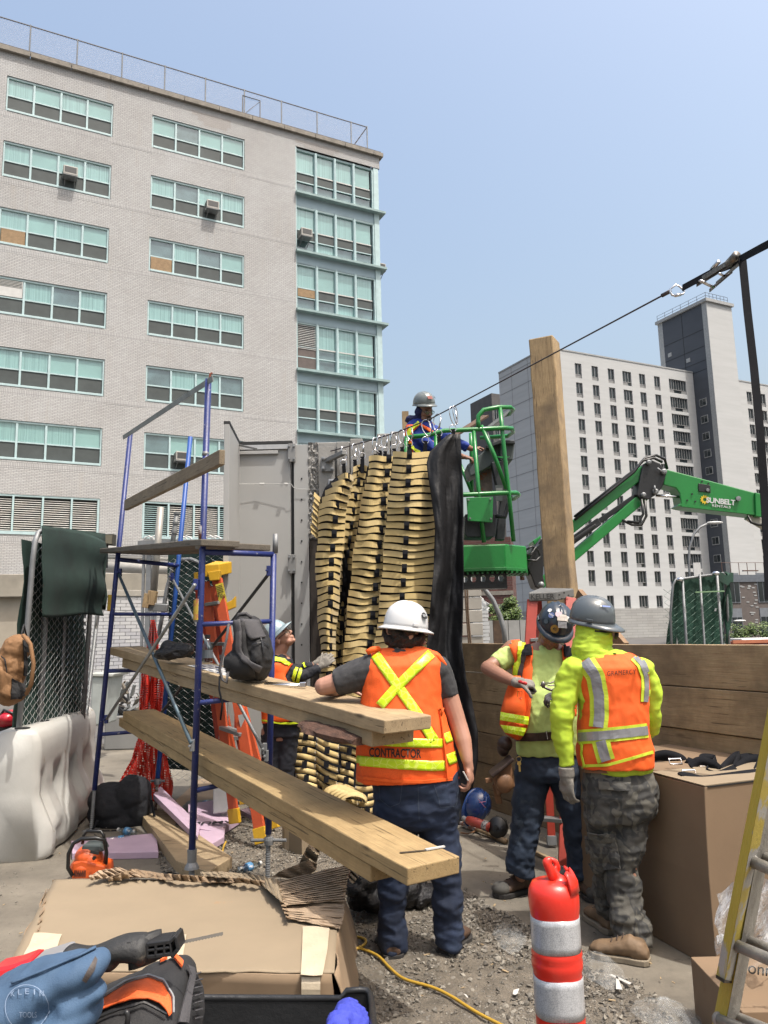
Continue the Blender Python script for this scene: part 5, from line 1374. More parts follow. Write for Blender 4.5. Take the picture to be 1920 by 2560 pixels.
me, _b = remesh(mb, .0052, 2, None, 'body', R1.location); obj('body', me, m_skin, R1)
FACE(R1, hc, RH, 1.08, glasses=True)
mb = MB(); rr = random.Random(4)
for _ in range(60):
 a, e = rr.uniform(-2.6, 2.6), rr.uniform(-.95, .1); a += pi
 mb.ell(hc+RH @ V((.082*sin(a)*cos(e), -.005+.105*cos(a)*cos(e), .02+.09*sin(e))), (.030, .030, .026), None, 8, 6)
me, _b = remesh(mb, .006, 1, lambda p: .006*fbm(p, 40), 'hair', R1.location); obj('hair', me, m_hair, R1)
# polo
mb = MB(); mb.loft(SECS([(1627, 962, 1052, .08)]+tors[1:5], Y0, .012)); mb.tube([at(1002, 1646, Y0), at(1006, 1618, Y0-.01)], [.085, .078], 20)
LIMB(mb, [(930, 1678, 44), (880, 1694, 38), (838, 1706, 31)], Y0, caps=False); mb.ell(at(930, 1678, Y0), (.10, .10, .10))
LIMB(mb, [(1092, 1672, 36), (1108, 1700, 30), (1121, 1742, 27)], Y0, caps=False); mb.ell(at(1092, 1674, Y0), (.082, .09, .082))
me, bvp = remesh(mb, .008, 3, cloth_disp(.004, 9, 9), 'polo_shirt', R1.location); obj('polo_shirt', me, m_polo, R1)
mb = MB(); mb.tube([at(1003, 1634, Y0+.005)+V((.088*sin(a), .078*cos(a), .012*cos(a)+.01)) for a in [2*pi*k/20 for k in range(20)]], .014, 8, closed=True)
obj('collar', mb, m_polo, R1, smooth=True)
# vest
vs_ = [(1619, 955, 1056, .065), (1634, 924, 1094, .10), (1662, 913, 1105, .145), (1740, 905, 1099, .17), (1784, 900, 1108, .18), (1849, 895, 1130, .185), (1892, 892, 1140, .185), (1946, 892, 1147, .18)]
mb = MB(); mb.loft(SECS(vs_, Y0, .004))
me, bv1 = remesh(mb, .008, 3, cloth_disp(.0055, 5, 5), 'safety_vest', R1.location); obj('safety_vest', me, m_vmesh, R1)
def tape(path, w, bv, par, m=m_tape, name='reflective_stripe', n=26): return obj(name, strip(path, w, bv, n, 5), m, par, solid=.002, smooth=True)
tape([(932, 1628), (985, 1703), (1040, 1780), (1085, 1852)], 25, bv1, R1); tape([(1078, 1634), (1030, 1680), (985, 1725), (950, 1765)], 24, bv1, R1)
tape([(897, 1848), (980, 1855), (1062, 1858), (1106, 1858)], 22, bv1, R1); tape([(892, 1901), (990, 1910), (1080, 1915), (1112, 1914)], 25, bv1, R1)
tape([(1111, 1847), (1134, 1838)], 25, bv1, R1, n=8); tape([(1118, 1900), (1142, 1891)], 27, bv1, R1, n=8)
for pth in ([(917, 1632), (930, 1624), (945, 1622)], [(1071, 1634), (1095, 1640), (1110, 1662)]): obj('shoulder_edge', MB().tube([at(x, y, Y0-.06) for x, y in pth]+[at(pth[-1][0], pth[-1][1]+2, Y0+.05)], .016, 8), m_orange, R1, smooth=True)
obj('side_seam', strip([(1097, 1770), (1104, 1820), (1111, 1880), (1117, 1946)], 3, bv1, 20, 2, .010), m_orange, R1, solid=.008)
obj('hem_binding', strip([(893, 1943), (980, 1952), (1060, 1954), (1147, 1945)], 7, bv1, 30, 2, .006), m_orange, R1, solid=.006)
mb = MB(); mb.cap([at(1098, 1774, Y0-.19), at(1107, 1771, Y0-.2), at(1103, 1790, Y0-.2)], [.008, .010, .004], 8); obj('side_strap', mb, m_orange, R1, smooth=True)
text_on('CONTRACTOR', (923, 1869, 1053, 1892), bv1, mat('print_black', (.015, .015, .015), .6), R1, bold=.025, shear=(0, 4), off=.012)
# jeans
mb = MB(); mb.loft(SECS([(1925, 935, 1146, .15), (1960, 934, 1148, .165), (2010, 936, 1150, .165), (2050, 940, 1148, .14), (2064, 950, 1142, .11)], Y0))
LIMB(mb, [(995, 2045, 52), (987, 2120, 43), (984, 2200, 35, -.01), (982, 2285, 31), (985, 2378, 29)], Y0, caps=False)
LIMB(mb, [(1095, 2045, 52), (1105, 2120, 44), (1116, 2200, 35, -.01), (1120, 2285, 32), (1122, 2366, 30)], Y0, caps=False)
me, bj1 = remesh(mb, .009, 3, cloth_disp(.010, 10, 4, .7, .45), 'jeans', R1.location); obj('jeans', me, m_denim, R1)
m_stitch = mat('denim_seam', (.05, .07, .11), .8)
for pth in ([(1045, 1955), (1046, 2000), (1048, 2050)], [(948, 1958), (950, 1998), (975, 2018), (1000, 2008), (1006, 1958)], [(1085, 1962), (1098, 2000), (1100, 2018), (1140, 2016), (1146, 1970)]):
 obj('seam', strip(pth, 1.5, bj1, 30, 2, .002), m_stitch, R1)
a = at(985, 2352, Y0); BOOT(R1, hz(985, 2404), hz(968, 2340), a, m_boot, m_sole, s=1.1, w=.066)
a = at(1122, 2345, Y0); BOOT(R1, hz(1112, 2392), hz(1166, 2330), a, m_boot, m_sole, s=1.1, w=.064)
m_wh = mat('hat_white', (.78, .79, .80), .25, var=.03, coat=.3)
hh = at(1014, 1570, Y0-.005); sh, HR = HELMET(R1, hh, (.88, .44, -.13), (.12, .02, 1), m_wh, full=True, s=1.02, ridges=3, w=.110, l=.125, h=.142)
sticker(sh, hh, HR, 62, 27, .021, m_black, '2019', m_wh, 1.02, w=.110, l=.125, h=.142)
pc = MB(); pc.tube([at(1158, 1929, Y0-.13), at(1170, 1951, Y0-.12)], .004, 8)
tag(obj('pencil', pc, m_white), 'white pencil held in the right hand of the contractor', 'pencil')

# ---------- 2. camouflage trousers ----------
Y0 = 4.4
R2 = thing('person', 'worker from behind in lime hood, orange vest with grey stripes and camouflage trousers', 'person', V((hz(1560, 2390).x, 4.45, 0)), 'workers on the site')
mb = MB(); mb.loft(SECS([(1640, 1440, 1580, .09), (1665, 1430, 1605, .12), (1760, 1455, 1605, .125), (1850, 1455, 1612, .125), (1940, 1465, 1620, .13), (2000, 1468, 1625, .12)], Y0))
hc = at(1482, 1578, Y0+.03); RH = HEAD(mb, hc, (-.45, .8, -.38), (-.1, .3, .95), 1.03, at(1490, 1650, Y0), .058)
LIMB(mb, [(1435, 1680, 18), (1408, 1785, 14), (1416, 1922, 11)], Y0-.03); LIMB(mb, [(1605, 1680, 18), (1630, 1785, 13, .03), (1606, 1850, 9, .28)], Y0)
for lg in ([(1505, 2000, 38), (1515, 2110, 30, .1), (1520, 2290, 18, .25)], [(1580, 2000, 40), (1560, 2115, 30), (1585, 2370, 20, -.05)]): LIMB(mb, lg, Y0)
me, _b = remesh(mb, .007, 2, None, 'body', R2.location); obj('body', me, m_skin, R2)
FACE(R2, hc, RH, 1.03)
# lime long sleeve shirt
ss = [(1630, 1450, 1545, .08), (1646, 1437, 1590, .11), (1668, 1424, 1612, .135), (1760, 1448, 1612, .14), (1850, 1450, 1620, .14), (1905, 1455, 1628, .145), (1926, 1462, 1622, .14)]
mb = MB(); mb.loft(SECS(ss, Y0))
LIMB(mb, [(1438, 1672, 34), (1418, 1712, 32), (1408, 1750, 30)], Y0-.02, caps=False); mb.ell(at(1440, 1672, Y0-.02), (.075, .085, .075))
LIMB(mb, [(1412, 1735, 27), (1404, 1790, 27), (1408, 1850, 24), (1417, 1915, 19)], Y0-.03, caps=False)
LIMB(mb, [(1604, 1675, 32), (1622, 1720, 28), (1630, 1780, 24, .03), (1626, 1815, 22, .12), (1604, 1850, 17, .28)], Y0, caps=False); mb.ell(at(1602, 1675, Y0), (.07, .085, .07))
me, bs2 = remesh(mb, .008, 3, cloth_disp(.009, 9, 5), 'lime_shirt', R2.location); obj('lime_shirt', me, m_limes, R2)
mb = MB(); mb.tube([at(x, y, Y0-.03) for x, y in ((1376, 1752), (1392, 1763), (1416, 1771), (1440, 1770))], .004, 6); obj('sleeve_hem', mb, m_limes, R2)
# hood
mb = MB(); LIMB(mb, [(1486, 1560, 40, .0), (1484, 1590, 44, .0), (1478, 1620, 46), (1484, 1645, 52)], Y0); mb.ell(at(1465, 1640, Y0), (.07, .09, .03)); mb.ell(at(1520, 1640, Y0), (.09, .09, .035))
me, bh2 = remesh(mb, .008, 3, cloth_disp(.008, 22, 6), 'hood', R2.location); obj('hood', me, m_limes, R2)
vs_ = [(1634, 1452, 1572, .10), (1648, 1441, 1596, .14), (1668, 1437, 1611, .17), (1720, 1447, 1615, .175), (1780, 1453, 1612, .175), (1835, 1449, 1614, .175), (1870, 1447, 1625, .18), (1914, 1455, 1626, .18)]
mb = MB(); mb.loft(SECS(vs_, Y0, .006)); me, bv2 = remesh(mb, .008, 3, cloth_disp(.006, 6, 6), 'safety_vest', R2.location)
obj('safety_vest', me, m_orange, R2)
m_ls = mat('lime_trim', (.70, .85, .05), .6, var=.05)
def tri(path, w1, w2, bv, par, n=26):
 obj('trim', strip(path, w1, bv, n, 5, .004), m_ls, par, solid=.002); obj('reflective_stripe', strip(path, w2, bv, n, 4, .007), m_silver, par, solid=.002)
tri([(1463, 1652), (1489, 1690), (1498, 1740), (1499, 1790), (1496, 1818)], 46, 25, bv2, R2)
tri([(1588, 1640), (1606, 1660), (1617, 1690), (1618, 1720), (1616, 1755)], 30, 16, bv2, R2)
tri([(1447, 1843), (1510, 1838), (1570, 1832), (1625, 1825)], 36, 22, bv2, R2)
tri([(1502, 1852), (1509, 1880), (1516, 1902)], 44, 24, bv2, R2, 14)
obj('hem_trim', strip([(1452, 1915), (1520, 1912), (1580, 1895), (1631, 1880)], 7, bv2, 30, 2, .006), m_ls, R2, solid=.003)
obj('side_cord', strip([(1447, 1853), (1457, 1864), (1455, 1885), (1462, 1915)], 4, bv2, 18, 2, .006), m_ls, R2, solid=.004)
text_on('GRAMERCY', (1518, 1678, 1590, 1690), bv2, MATS['print_black'], R2, bold=.0, space=1.15, shear=(0, -5))
text_on('YOUR SAFETY IS OUR CONCERN', (1521, 1668, 1586, 1674), bv2, MATS['print_black'], R2, shear=(0, -4)) if False else None
obj('label_tab', strip([(1523, 1631), (1541, 1632)], 8, bv2, 6, 3, .008), m_black, R2, solid=.002)
# trousers
mb = MB(); mb.loft(SECS([(1912, 1466, 1620, .125), (1935, 1464, 1626, .135), (1960, 1461, 1633, .15), (2020, 1462, 1636, .15), (2050, 1464, 1630, .13)], Y0))
LIMB(mb, [(1508, 2030, 46), (1514, 2110, 38, .06), (1520, 2190, 31, .12), (1521, 2280, 27, .22)], Y0, caps=False)
LIMB(mb, [(1578, 2030, 48), (1563, 2110, 42), (1557, 2180, 39), (1563, 2250, 37, -.02), (1575, 2310, 40, -.04), (1579, 2358, 43, -.05)], Y0, caps=False)
me, bt2 = remesh(mb, .008, 2, cloth_disp(.012, 10, 5, .8, .5), 'camouflage_trousers', R2.location); obj('camouflage_trousers', me, m_camo, R2)
obj('back_pocket', ruled([(1497, 1953), (1498, 1972)], [(1576, 1958), (1573, 1978)], bt2, 5, 10, .012), m_camo, R2, solid=.008)
obj('cargo_pocket', ruled([(1468, 2088), (1474, 2150), (1490, 2180)], [(1538, 2092), (1548, 2130), (1552, 2170)], bt2, 12, 10, .016), m_camo, R2, solid=.014)
obj('pocket_flap', ruled([(1466, 2078), (1470, 2096)], [(1536, 2084), (1535, 2102)], bt2, 5, 10, .022), m_camo, R2, solid=.008)
mb = MB(); mb.ell(at(1627, 1985, Y0+.02), (.045, .07, .09)); mb.ell(at(1620, 2020, Y0), (.05, .07, .06)); me, _b = remesh(mb, .008, 2, cloth_disp(.006, 12, 12), 'side_pocket', R2.location); obj('side_pocket', me, m_camo, R2)
obj('belt', strip([(1459, 1926), (1530, 1930), (1628, 1912)], 9, bt2, 24, 2, .008), m_leather, R2, solid=.004)
BOOT(R2, hz(1624, 2412), hz(1482, 2385), at(1592, 2362, Y0-.05), m_boott, m_solel, s=1.12, tall=.1, w=.058)
BOOT(R2, hz(1532, 2338), hz(1484, 2300), at(1522, 2275, Y0+.25), m_boott, m_solel, s=1.0)
mb = MB(); HAND(mb, at(1417, 1932, Y0-.04), (-.02, -.02, -1), (.75, .5, 0), .55, 1.12, thumb=-1, wr=.034)
mb.tube([at(1416, 1918, Y0-.04), at(1417, 1940, Y0-.04)], .043, 14)
me, _b = remesh(mb, .005, 2, lambda p: .002*fbm(p, 30), 'glove', R2.location); obj('glove', me, m_glove, R2)
mb = MB(); HAND(mb, at(1604, 1850, Y0+.29), (-.6, .7, -.1), (0, 0, -1), .6, 1.0, thumb=1); me, _b = remesh(mb, .006, 2, None, 'glove', R2.location); obj('glove', me, m_glove, R2)
m_hg = mat('hat_grey', (.115, .135, .15), .3, var=.1, coat=.3)
hh = at(1480, 1553, Y0+.01); sh, HR = HELMET(R2, hh, (.90, -.36, -.18), (-.05, -.12, 1), m_hg, s=1.03, visor=.05, w=.106, l=.122, h=.135)
mb = MB(); mb.tube([hh+HR @ V((-.104*sin(a), .118*cos(a), -.035)) for a in [radians(q) for q in range(-75, 80, 15)]], .011, 6); obj('suspension_band', mb, m_black, sh)
mb = MB(); mb.lathe([(0, 0), (.022, 0), (.024, .012), (.015, .02), (0, .021)], hh+HR @ V((.01, .132, -.055)), 14, axis=HR @ V((0, 1, 0))); obj('ratchet_knob', mb, m_black, sh)
# blue label
P_, X_, U_, N_ = sticker(sh, hh, HR, 62, 42, .004, MATS['hat_white'], s=1.03, w=.106, l=.122, h=.135)
mb = MB(); mb.prism([P_+X_*(.008+.045*a)+U_*(.009*b_-.004) for a, b_ in ((0, 0), (1, 0), (1, 1), (0, 1))], N_*.002); obj('sticker', mb, mat('blue_label', (.03, .13, .5), .4), sh)

# ---------- 3. lime t-shirt worker facing us ----------
Y0 = 5.25
R3 = thing('person', 'worker facing camera, head bowed in stickered dark hard hat, pale lime t-shirt', 'person', V((hz(1380, 2230).x, 5.25, 0)), 'workers on the site')
mb = MB(); mb.loft(SECS([(1606, 1335, 1390, .06), (1625, 1295, 1425, .10), (1660, 1290, 1430, .12), (1760, 1298, 1432, .16, -.02), (1840, 1298, 1436, .15), (1900, 1300, 1440, .13)], Y0))
hc = at(1380, 1571, Y0-.10); RH = HEAD(mb, hc, (-.02, -.74, -.62), (.22, -.55, .75), 1.02, at(1368, 1622, Y0), .062)
LIMB(mb, [(1280, 1622, 22), (1243, 1655, 19, -.03), (1219, 1670, 17, -.08)], Y0); LIMB(mb, [(1219, 1670, 18, -.08), (1250, 1688, 17, -.2), (1288, 1706, 11.5, -.31)], Y0)
LIMB(mb, [(1432, 1640, 22), (1458, 1710, 18, .0), (1445, 1730, 14, -.15), (1406, 1738, 10, -.25)], Y0)
for lg in ([(1330, 1900, 30), (1318, 2040, 24), (1302, 2190, 14)], [(1420, 1900, 30), (1442, 2040, 24), (1458, 2190, 14)]): LIMB(mb, lg, Y0)
me, _b = remesh(mb, .006, 2, None, 'body', R3.location); obj('body', me, m_skin2, R3)
FACE(R3, hc, RH, 1.02)
mb = MB()
for sx in (-1, 1):
 mb.ell(hc+RH @ V((sx*.034, .098, -.002)), (.028, .010, .019), RH, 12, 8)
mb.cap([hc+RH @ V((-.07, .09, .0)), hc+RH @ V((.07, .09, .0))], [.005, .005], 8); obj('sunglasses', mb, mat('dark_lens', (.01, .01, .012), .1), R3, smooth=True)
mb = MB(); mb.loft(SECS([(1612, 1336, 1386, .062), (1621, 1310, 1412, .09), (1634, 1284, 1432, .115), (1665, 1282, 1438, .135), (1720, 1288, 1440, .165, -.02), (1780, 1288, 1442, .19, -.03), (1835, 1290, 1442, .18, -.02), (1884, 1291, 1446, .165)], Y0))
LIMB(mb, [(1290, 1628, 28), (1262, 1645, 26, -.01), (1240, 1660, 23, -.03)], Y0, caps=False); mb.ell(at(1292, 1630, Y0), (.078, .08, .078))
LIMB(mb, [(1428, 1636, 28), (1450, 1680, 24)], Y0, caps=False)
me, bs3 = remesh(mb, .008, 3, cloth_disp(.006, 8, 8), 'pale_lime_shirt', R3.location); obj('pale_lime_shirt', me, m_limep, R3)
def panel(name, A, B_, m, bv, par, off=.014, th=.008, n=26, k=8): return obj(name, ruled(A, B_, bv, n, k, off, th), m, par, solid=th, smooth=True)
v3 = thing_part('safety_vest', R3)
panel('vest_panel', [(1270, 1606), (1284, 1645), (1287, 1700), (1283, 1760), (1285, 1800), (1290, 1826)], [(1334, 1600), (1332, 1650), (1330, 1735), (1327, 1790), (1318, 1830), (1302, 1850)], m_orange, bs3, v3, .016)
mb = MB(); A = [(1280, 1690), (1264, 1735), (1252, 1780), (1250, 1812), (1262, 1832), (1290, 1848)]; B2 = [(1300, 1690), (1312, 1740), (1318, 1785), (1316, 1815), (1308, 1838), (1298, 1850)]
def free(A, B_, Y, dep, n=14, k=7):
 A, B_ = resamp(A, n), resamp(B_, n); mb = MB(); mb.grid([[at(A[i].lerp(B_[i], j/(k-1)).x, A[i].lerp(B_[i], j/(k-1)).y, Y-dep*sin(pi*j/(k-1))-.01*sin(i*1.3)) for j in range(k)] for i in range(n)]); return mb
obj('vest_panel', free(A, B2, Y0-.17, .05), m_orange, v3, solid=.01, smooth=True)
obj('reflective_stripe', free([(1252, 1780), (1250, 1800)], [(1322, 1792), (1320, 1812)], Y0-.20, .05, 3), m_tape, v3, solid=.004); obj('reflective_stripe', free([(1251, 1812), (1262, 1831)], [(1316, 1820), (1308, 1840)], Y0-.20, .05, 3), m_tape, v3, solid=.004)
obj('reflective_stripe', strip([(1306, 1602), (1300, 1660), (1296, 1710), (1286, 1775)], 20, bs3, 22, 4, .026), m_lime, v3, solid=.003)
panel('vest_panel', [(1402, 1604), (1406, 1660), (1404, 1720), (1392, 1760), (1386, 1790)], [(1440, 1612), (1442, 1660), (1440, 1720), (1438, 1760), (1436, 1790)], m_orange, bs3, v3, .016)
obj('reflective_stripe', strip([(1437, 1612), (1440, 1650)], 16, bs3, 8, 3, .026), m_lime, v3, solid=.003)
hn = thing_part('suspenders', R3)
obj('pad', strip([(1316, 1596), (1320, 1640)], 22, bs3, 10, 4, .034), m_web, hn, solid=.012); obj('pad', strip([(1412, 1600), (1418, 1642)], 20, bs3, 10, 4, .034), m_web, hn, solid=.012)
obj('leather_strap', strip([(1314, 1630), (1306, 1680), (1298, 1735), (1300, 1800), (1304, 1835)], 9, bs3, 22, 2, .036), m_leatherd, hn, solid=.004)
obj('leather_strap', strip([(1420, 1636), (1421, 1700), (1416, 1760)], 9, bs3, 16, 2, .034), m_leatherd, hn, solid=.004)
mb = MB(); mb.tube([at(x, y, Y0-.21) for x, y in ((1294, 1728), (1305, 1728), (1305, 1745), (1294, 1745))], .003, 6, closed=True); obj('buckle', mb, m_chrome, hn)
mb = MB(); mb.loft(SECS([(1838, 1300, 1432, .145), (1880, 1297, 1440, .15), (1930, 1290, 1450, .155), (1950, 1292, 1448, .13)], Y0))
LIMB(mb, [(1330, 1940, 43), (1322, 2000, 39), (1316, 2060, 34), (1306, 2120, 33), (1300, 2186, 34)], Y0, caps=False)
LIMB(mb, [(1415, 1940, 42), (1430, 2000, 38), (1441, 2060, 34), (1450, 2125, 32), (1459, 2198, 31)], Y0, caps=False)
me, bj3 = remesh(mb, .009, 2, cloth_disp(.008, 9, 6, 1.4, .5), 'jeans', R3.location); obj('jeans', me, m_denim2, R3)
tb_ = thing_part('tool_belt', R3)
obj('belt', strip([(1286, 1843), (1330, 1842), (1390, 1838)], 20, bs3, 22, 3, .012), m_leatherd, tb_, solid=.006)
mb = MB(); mb.tube([at(x, y, Y0-.23) for x, y in ((1366, 1828), (1369, 1848))], .004, 6); obj('buckle_prong', mb, m_chrome, tb_)
A = [(1233, 1916), (1220, 1935), (1215, 1960)]
mb = MB(); c0, c1, c2, c3 = (1277, 1898), (1228, 1938), (1245, 1990), (1288, 1968)
fr_ = [at(*c, Y0-.24) for c in (c0, c1, c2, c3)]; bk = [at(*c, Y0-.10) for c in (c0, c1, c2, c3)]
mb.hexa([fr_[1], fr_[0], bk[1], bk[0], fr_[2], fr_[3], bk[2], bk[3]]); obj('pouch', mb, m_leather, tb_, bevel=.012)
mb = MB(); mb.ell(at(1262, 1958, Y0-.25), (.055, .03, .06)); obj('pouch_front', mb, m_leather, tb_, smooth=True)
mb = MB(); mb.bar(at(1280, 1893, Y0-.2), at(1226, 1937, Y0-.2), .16, .02); obj('pouch_rim', mb, m_leatherd, tb_, bevel=.006)
mb = MB(); mb.bar(at(1230, 1950, Y0-.2), at(1213, 1952, Y0-.2), .02, .03); mb.bar(at(1238, 1960, Y0-.2), at(1248, 2008, Y0-.15), .04, .02); obj('hammer_loop', mb, m_leather, tb_, bevel=.005)
mb = MB(); mb.ell(at(1262, 1860, Y0-.12), (.05, .05, .05)); mb.ell(at(1258, 1872, Y0-.12), (.04, .04, .05)); obj('rear_pouch', mb, m_leatherd, tb_, smooth=True)
obj('bag_strap', strip([(1296, 1845), (1284, 1880), (1276, 1902)], 18, bj3, 10, 3, .02), m_leather, tb_, solid=.006)
mb = MB(); c = at(1297, 1898, Y0-.21); mb.tube([c+V((.016*sin(a), 0, .016*cos(a))) for a in [2*pi*k/12 for k in range(12)]], .002, 5, closed=True)
mb.bar(c+V((0, -.004, -.014)), c+V((.002, -.004, -.075)), .012, .003, up=(0, 1, 0)); mb.lathe([(0, 0), (.013, 0), (.013, .004), (0, .004)], c+V((0, -.004, -.025)), 10, axis=(0, -1, 0)); obj('keys', mb, mat('brass', (.5, .36, .12), .3, metal=.9), tb_)
BOOT(R3, hz(1334, 2225), hz(1232, 2246), at(1306, 2170, Y0), m_boot, m_sole, m_bootg, s=1.1, w=.058)
BOOT(R3, hz(1440, 2222), hz(1505, 2262), at(1456, 2178, Y0), m_boot, m_sole, m_bootg, s=1.05, w=.056)
mb = MB(); HAND(mb, at(1290, 1706, Y0-.32), (1, -.12, -.10), (.1, .35, -.95), 1.5, 1.12, thumb=-1, wr=.030)
me, _b = remesh(mb, .0055, 2, lambda p: .002*fbm(p, 30), 'glove', R3.location); obj('glove', me, m_glove, R3)
mb = MB(); HAND(mb, at(1418, 1738, Y0-.26), (-1, -.1, 0), (-.1, .3, -.95), .9, 1.1, thumb=1, wr=.030)
me, _b = remesh(mb, .0055, 2, lambda p: .002*fbm(p, 30), 'glove', R3.location); obj('glove', me, m_gloved, R3)
m_hb = mat('hat_dark_blue', (.030, .045, .065), .28, var=.15, coat=.3)
hh = at(1388, 1558, Y0-.11); sh, HR = HELMET(R3, hh, (-.05, -.74, -.62), (.18, -.50, .84), m_hb, s=1.02, visor=.03, w=.112, l=.128, h=.132)
cw = MATS['hat_white']
ms = [(20, 62, .022, mat('sticker_pink', (.62, .45, .5), .5), ''), (-25, 50, .020, cw, ''), (48, 48, .020, mat('sticker_blue', (.08, .12, .3), .5), 'NYC'), (70, 55, .014, cw, ''), (18, 18, .027, mat('sticker_gold', (.35, .2, .03), .5), '45'), (-60, 35, .020, mat('sticker_grey', (.2, .16, .18), .5), ''), (52, 24, .016, m_wg, '')]
for az, el, r, mm, tx in ms: sticker(sh, hh, HR, az, el, r, mm, tx or None, m_black if tx == '45' else cw, 1.02, w=.112, l=.128, h=.132)
P_, X_, U_, N_ = sticker(sh, hh, HR, -5, 50, .005, cw, s=1.02, w=.112, l=.128, h=.132)
mb = MB(); rr = random.Random(3)
for q in range(9): mb.prism([P_+X_*(-.04+.008*q+.007*a)+U_*(-.01+(.018+.014*rr.random())*b_)-N_*.002 for a, b_ in ((0, 0), (1, 0), (1, 1), (0, 1))], N_*.004)
mb.prism([P_+X_*(.025*cos(a))+U_*(.022+.010*sin(a))-N_*.002 for a in [2*pi*k/12 for k in range(12)]], N_*.004); obj('skyline_sticker', mb, mat('cream', (.75, .68, .6), .5), sh, kind=None)
for q, (dx, dy, tx) in enumerate(((-.012, -.030, 'IRON WORKERS'), (-.014, -.040, 'LOCAL'), (-.016, -.049, 'NEW YORK'))):
 M = Matrix((X_, U_, N_)).transposed().to_4x4(); M.translation = P_+X_*dx+U_*dy+N_*.004
 if q == 99: text_at(tx, M, .010, cw, sh)
mb = MB()
for q in range(5):
 for k in range(7): mb.prism([P_+X_*(-.036+k*.0085+.006*a)+U_*(-.022-q*.0085+.005*b_)-N_*.004 for a, b_ in ((0, 0), (1, 0), (1, 1), (0, 1))], N_*.006)
obj('small_print', mb, mat('print_grey', (.45, .45, .47), .5), sh, kind='stuff')
# gear being joined by the two men
mb = MB(); mb.tube([at(x, y, Y0-.38) for x, y in ((1352, 1712), (1368, 1722), (1383, 1727), (1396, 1730))], .008, 8); mb.tube([at(x, y, Y0-.38) for x, y in ((1352, 1706), (1375, 1708), (1392, 1701), (1401, 1707), (1394, 1713), (1375, 1714))], .005, 6, closed=True)
mb.ell(at(1358, 1712, Y0-.39), (.014, .012, .022)); mb.ell(at(1385, 1727, Y0-.39), (.012, .012, .016))
tag(obj('snap_clip', mb, m_rs, smooth=True), 'metal clip and shackle held between the two workers hands', 'clip')
mb = MB(); mb.cap([at(1299, 1704, Y0-.42), at(1314, 1709, Y0-.43)], [.010, .011], 10)
tag(obj('red_screwdriver', mb, mat('tool_red', (.5, .02, .02), .4), smooth=True), 'red tool handle in the gloved fist of the lime shirt worker', 'tool')

# ---------- 4. worker in the lift ----------
Y0 = 8.35
R4 = thing('person', 'worker in grey hard hat and royal blue sweatshirt leaning out of the green lift basket', 'person', V((at(1050, 1100, Y0).x, Y0+.1, at(1050, 1445, Y0).z)), 'workers on the site')
zf = at(1050, 1440, Y0).z
mb = MB(); mb.loft(SECS([(1048, 1035, 1070, .06), (1062, 1018, 1088, .09), (1100, 1018, 1090, .11), (1180, 1022, 1088, .12), (1260, 1022, 1090, .11)], Y0))
hc = at(1063, 1026, Y0-.08); RH = HEAD(mb, hc, (.42, -.75, -.42), (.05, -.35, .94), 1.0, at(1048, 1060, Y0))
LIMB(mb, [(1030, 1078, 13), (1065, 1105, 12, -.12), (1120, 1130, 10, -.12), (1158, 1142, 7, -.05)], Y0); LIMB(mb, [(1082, 1075, 13), (1130, 1100, 11, .05), (1178, 1122, 7, .1)], Y0)
for lg in ([(1036, 1250, 18), (1040, 1340, 14), (1042, 1420, 10)], [(1074, 1250, 18), (1076, 1340, 14), (1078, 1420, 10)]): LIMB(mb, lg, Y0)
HAND(mb, at(1160, 1142, Y0-.06), (.8, -.3, -.3), (0, .2, -1), .9, 1.0, thumb=1); HAND(mb, at(1180, 1122, Y0+.1), (.9, .0, .1), (0, .2, -1), .7, 1.0, thumb=-1)
me, _b = remesh(mb, .0065, 2, None, 'body', R4.location); obj('body', me, m_skin2, R4)
FACE(R4, hc, RH, 1.0, glasses=True)
mb = MB(); mb.ell(hc+RH @ V((0, .088, -.085)), (.028, .018, .022), RH); mb.ell(hc+RH @ V((0, .098, -.055)), (.03, .009, .007), RH); obj('beard', mb, m_hair, R4, smooth=True)
mb = MB(); mb.loft(SECS([(1052, 1026, 1078, .085), (1066, 1014, 1086, .115), (1100, 1013, 1090, .135), (1180, 1018, 1092, .14), (1240, 1020, 1092, .135)], Y0))
LIMB(mb, [(1030, 1080, 19), (1062, 1106, 17, -.13), (1100, 1128, 15, -.14), (1150, 1138, 11, -.07)], Y0, caps=False); mb.ell(at(1030, 1080, Y0), (.085, .09, .08))
LIMB(mb, [(1080, 1078, 18), (1125, 1098, 15, .05), (1168, 1118, 11, .1)], Y0, caps=False)
me, bs4 = remesh(mb, .010, 3, cloth_disp(.009, 9, 9), 'blue_sweatshirt', R4.location); obj('blue_sweatshirt', me, m_royal, R4)
mb = MB(); mb.ell(hc+RH @ V((0, -.035, -.02)), (.10, .085, .115), RH); mb.ell(at(1038, 1050, Y0+.02), (.12, .10, .05)); mb.ell(hc+RH @ V((0, -.01, -.11)), (.085, .07, .04), RH)
me, _b = remesh(mb, .009, 2, cloth_disp(.009, 14, 9), 'hood', R4.location); obj('hood', me, m_hoodn, R4)
v4 = thing_part('safety_vest', R4)
panel('vest_panel', [(1019, 1064), (1015, 1085), (1015, 1140), (1018, 1200)], [(1050, 1062), (1032, 1082), (1030, 1110), (1045, 1200)], m_orange, bs4, v4, .02, .01, 18, 6)
obj('reflective_stripe', strip([(1047, 1058), (1028, 1074), (1020, 1098), (1018, 1125)], 8, bs4, 14, 3, .03), m_lime, v4, solid=.004)
obj('reflective_stripe', strip([(1026, 1110), (1036, 1124), (1050, 1132)], 7, bs4, 10, 3, .032), m_lime, v4, solid=.004)
panel('vest_panel', [(1050, 1058), (1070, 1070), (1085, 1082)], [(1052, 1066), (1068, 1078), (1082, 1090)], m_orange, bs4, v4, .018, .008, 10, 3)
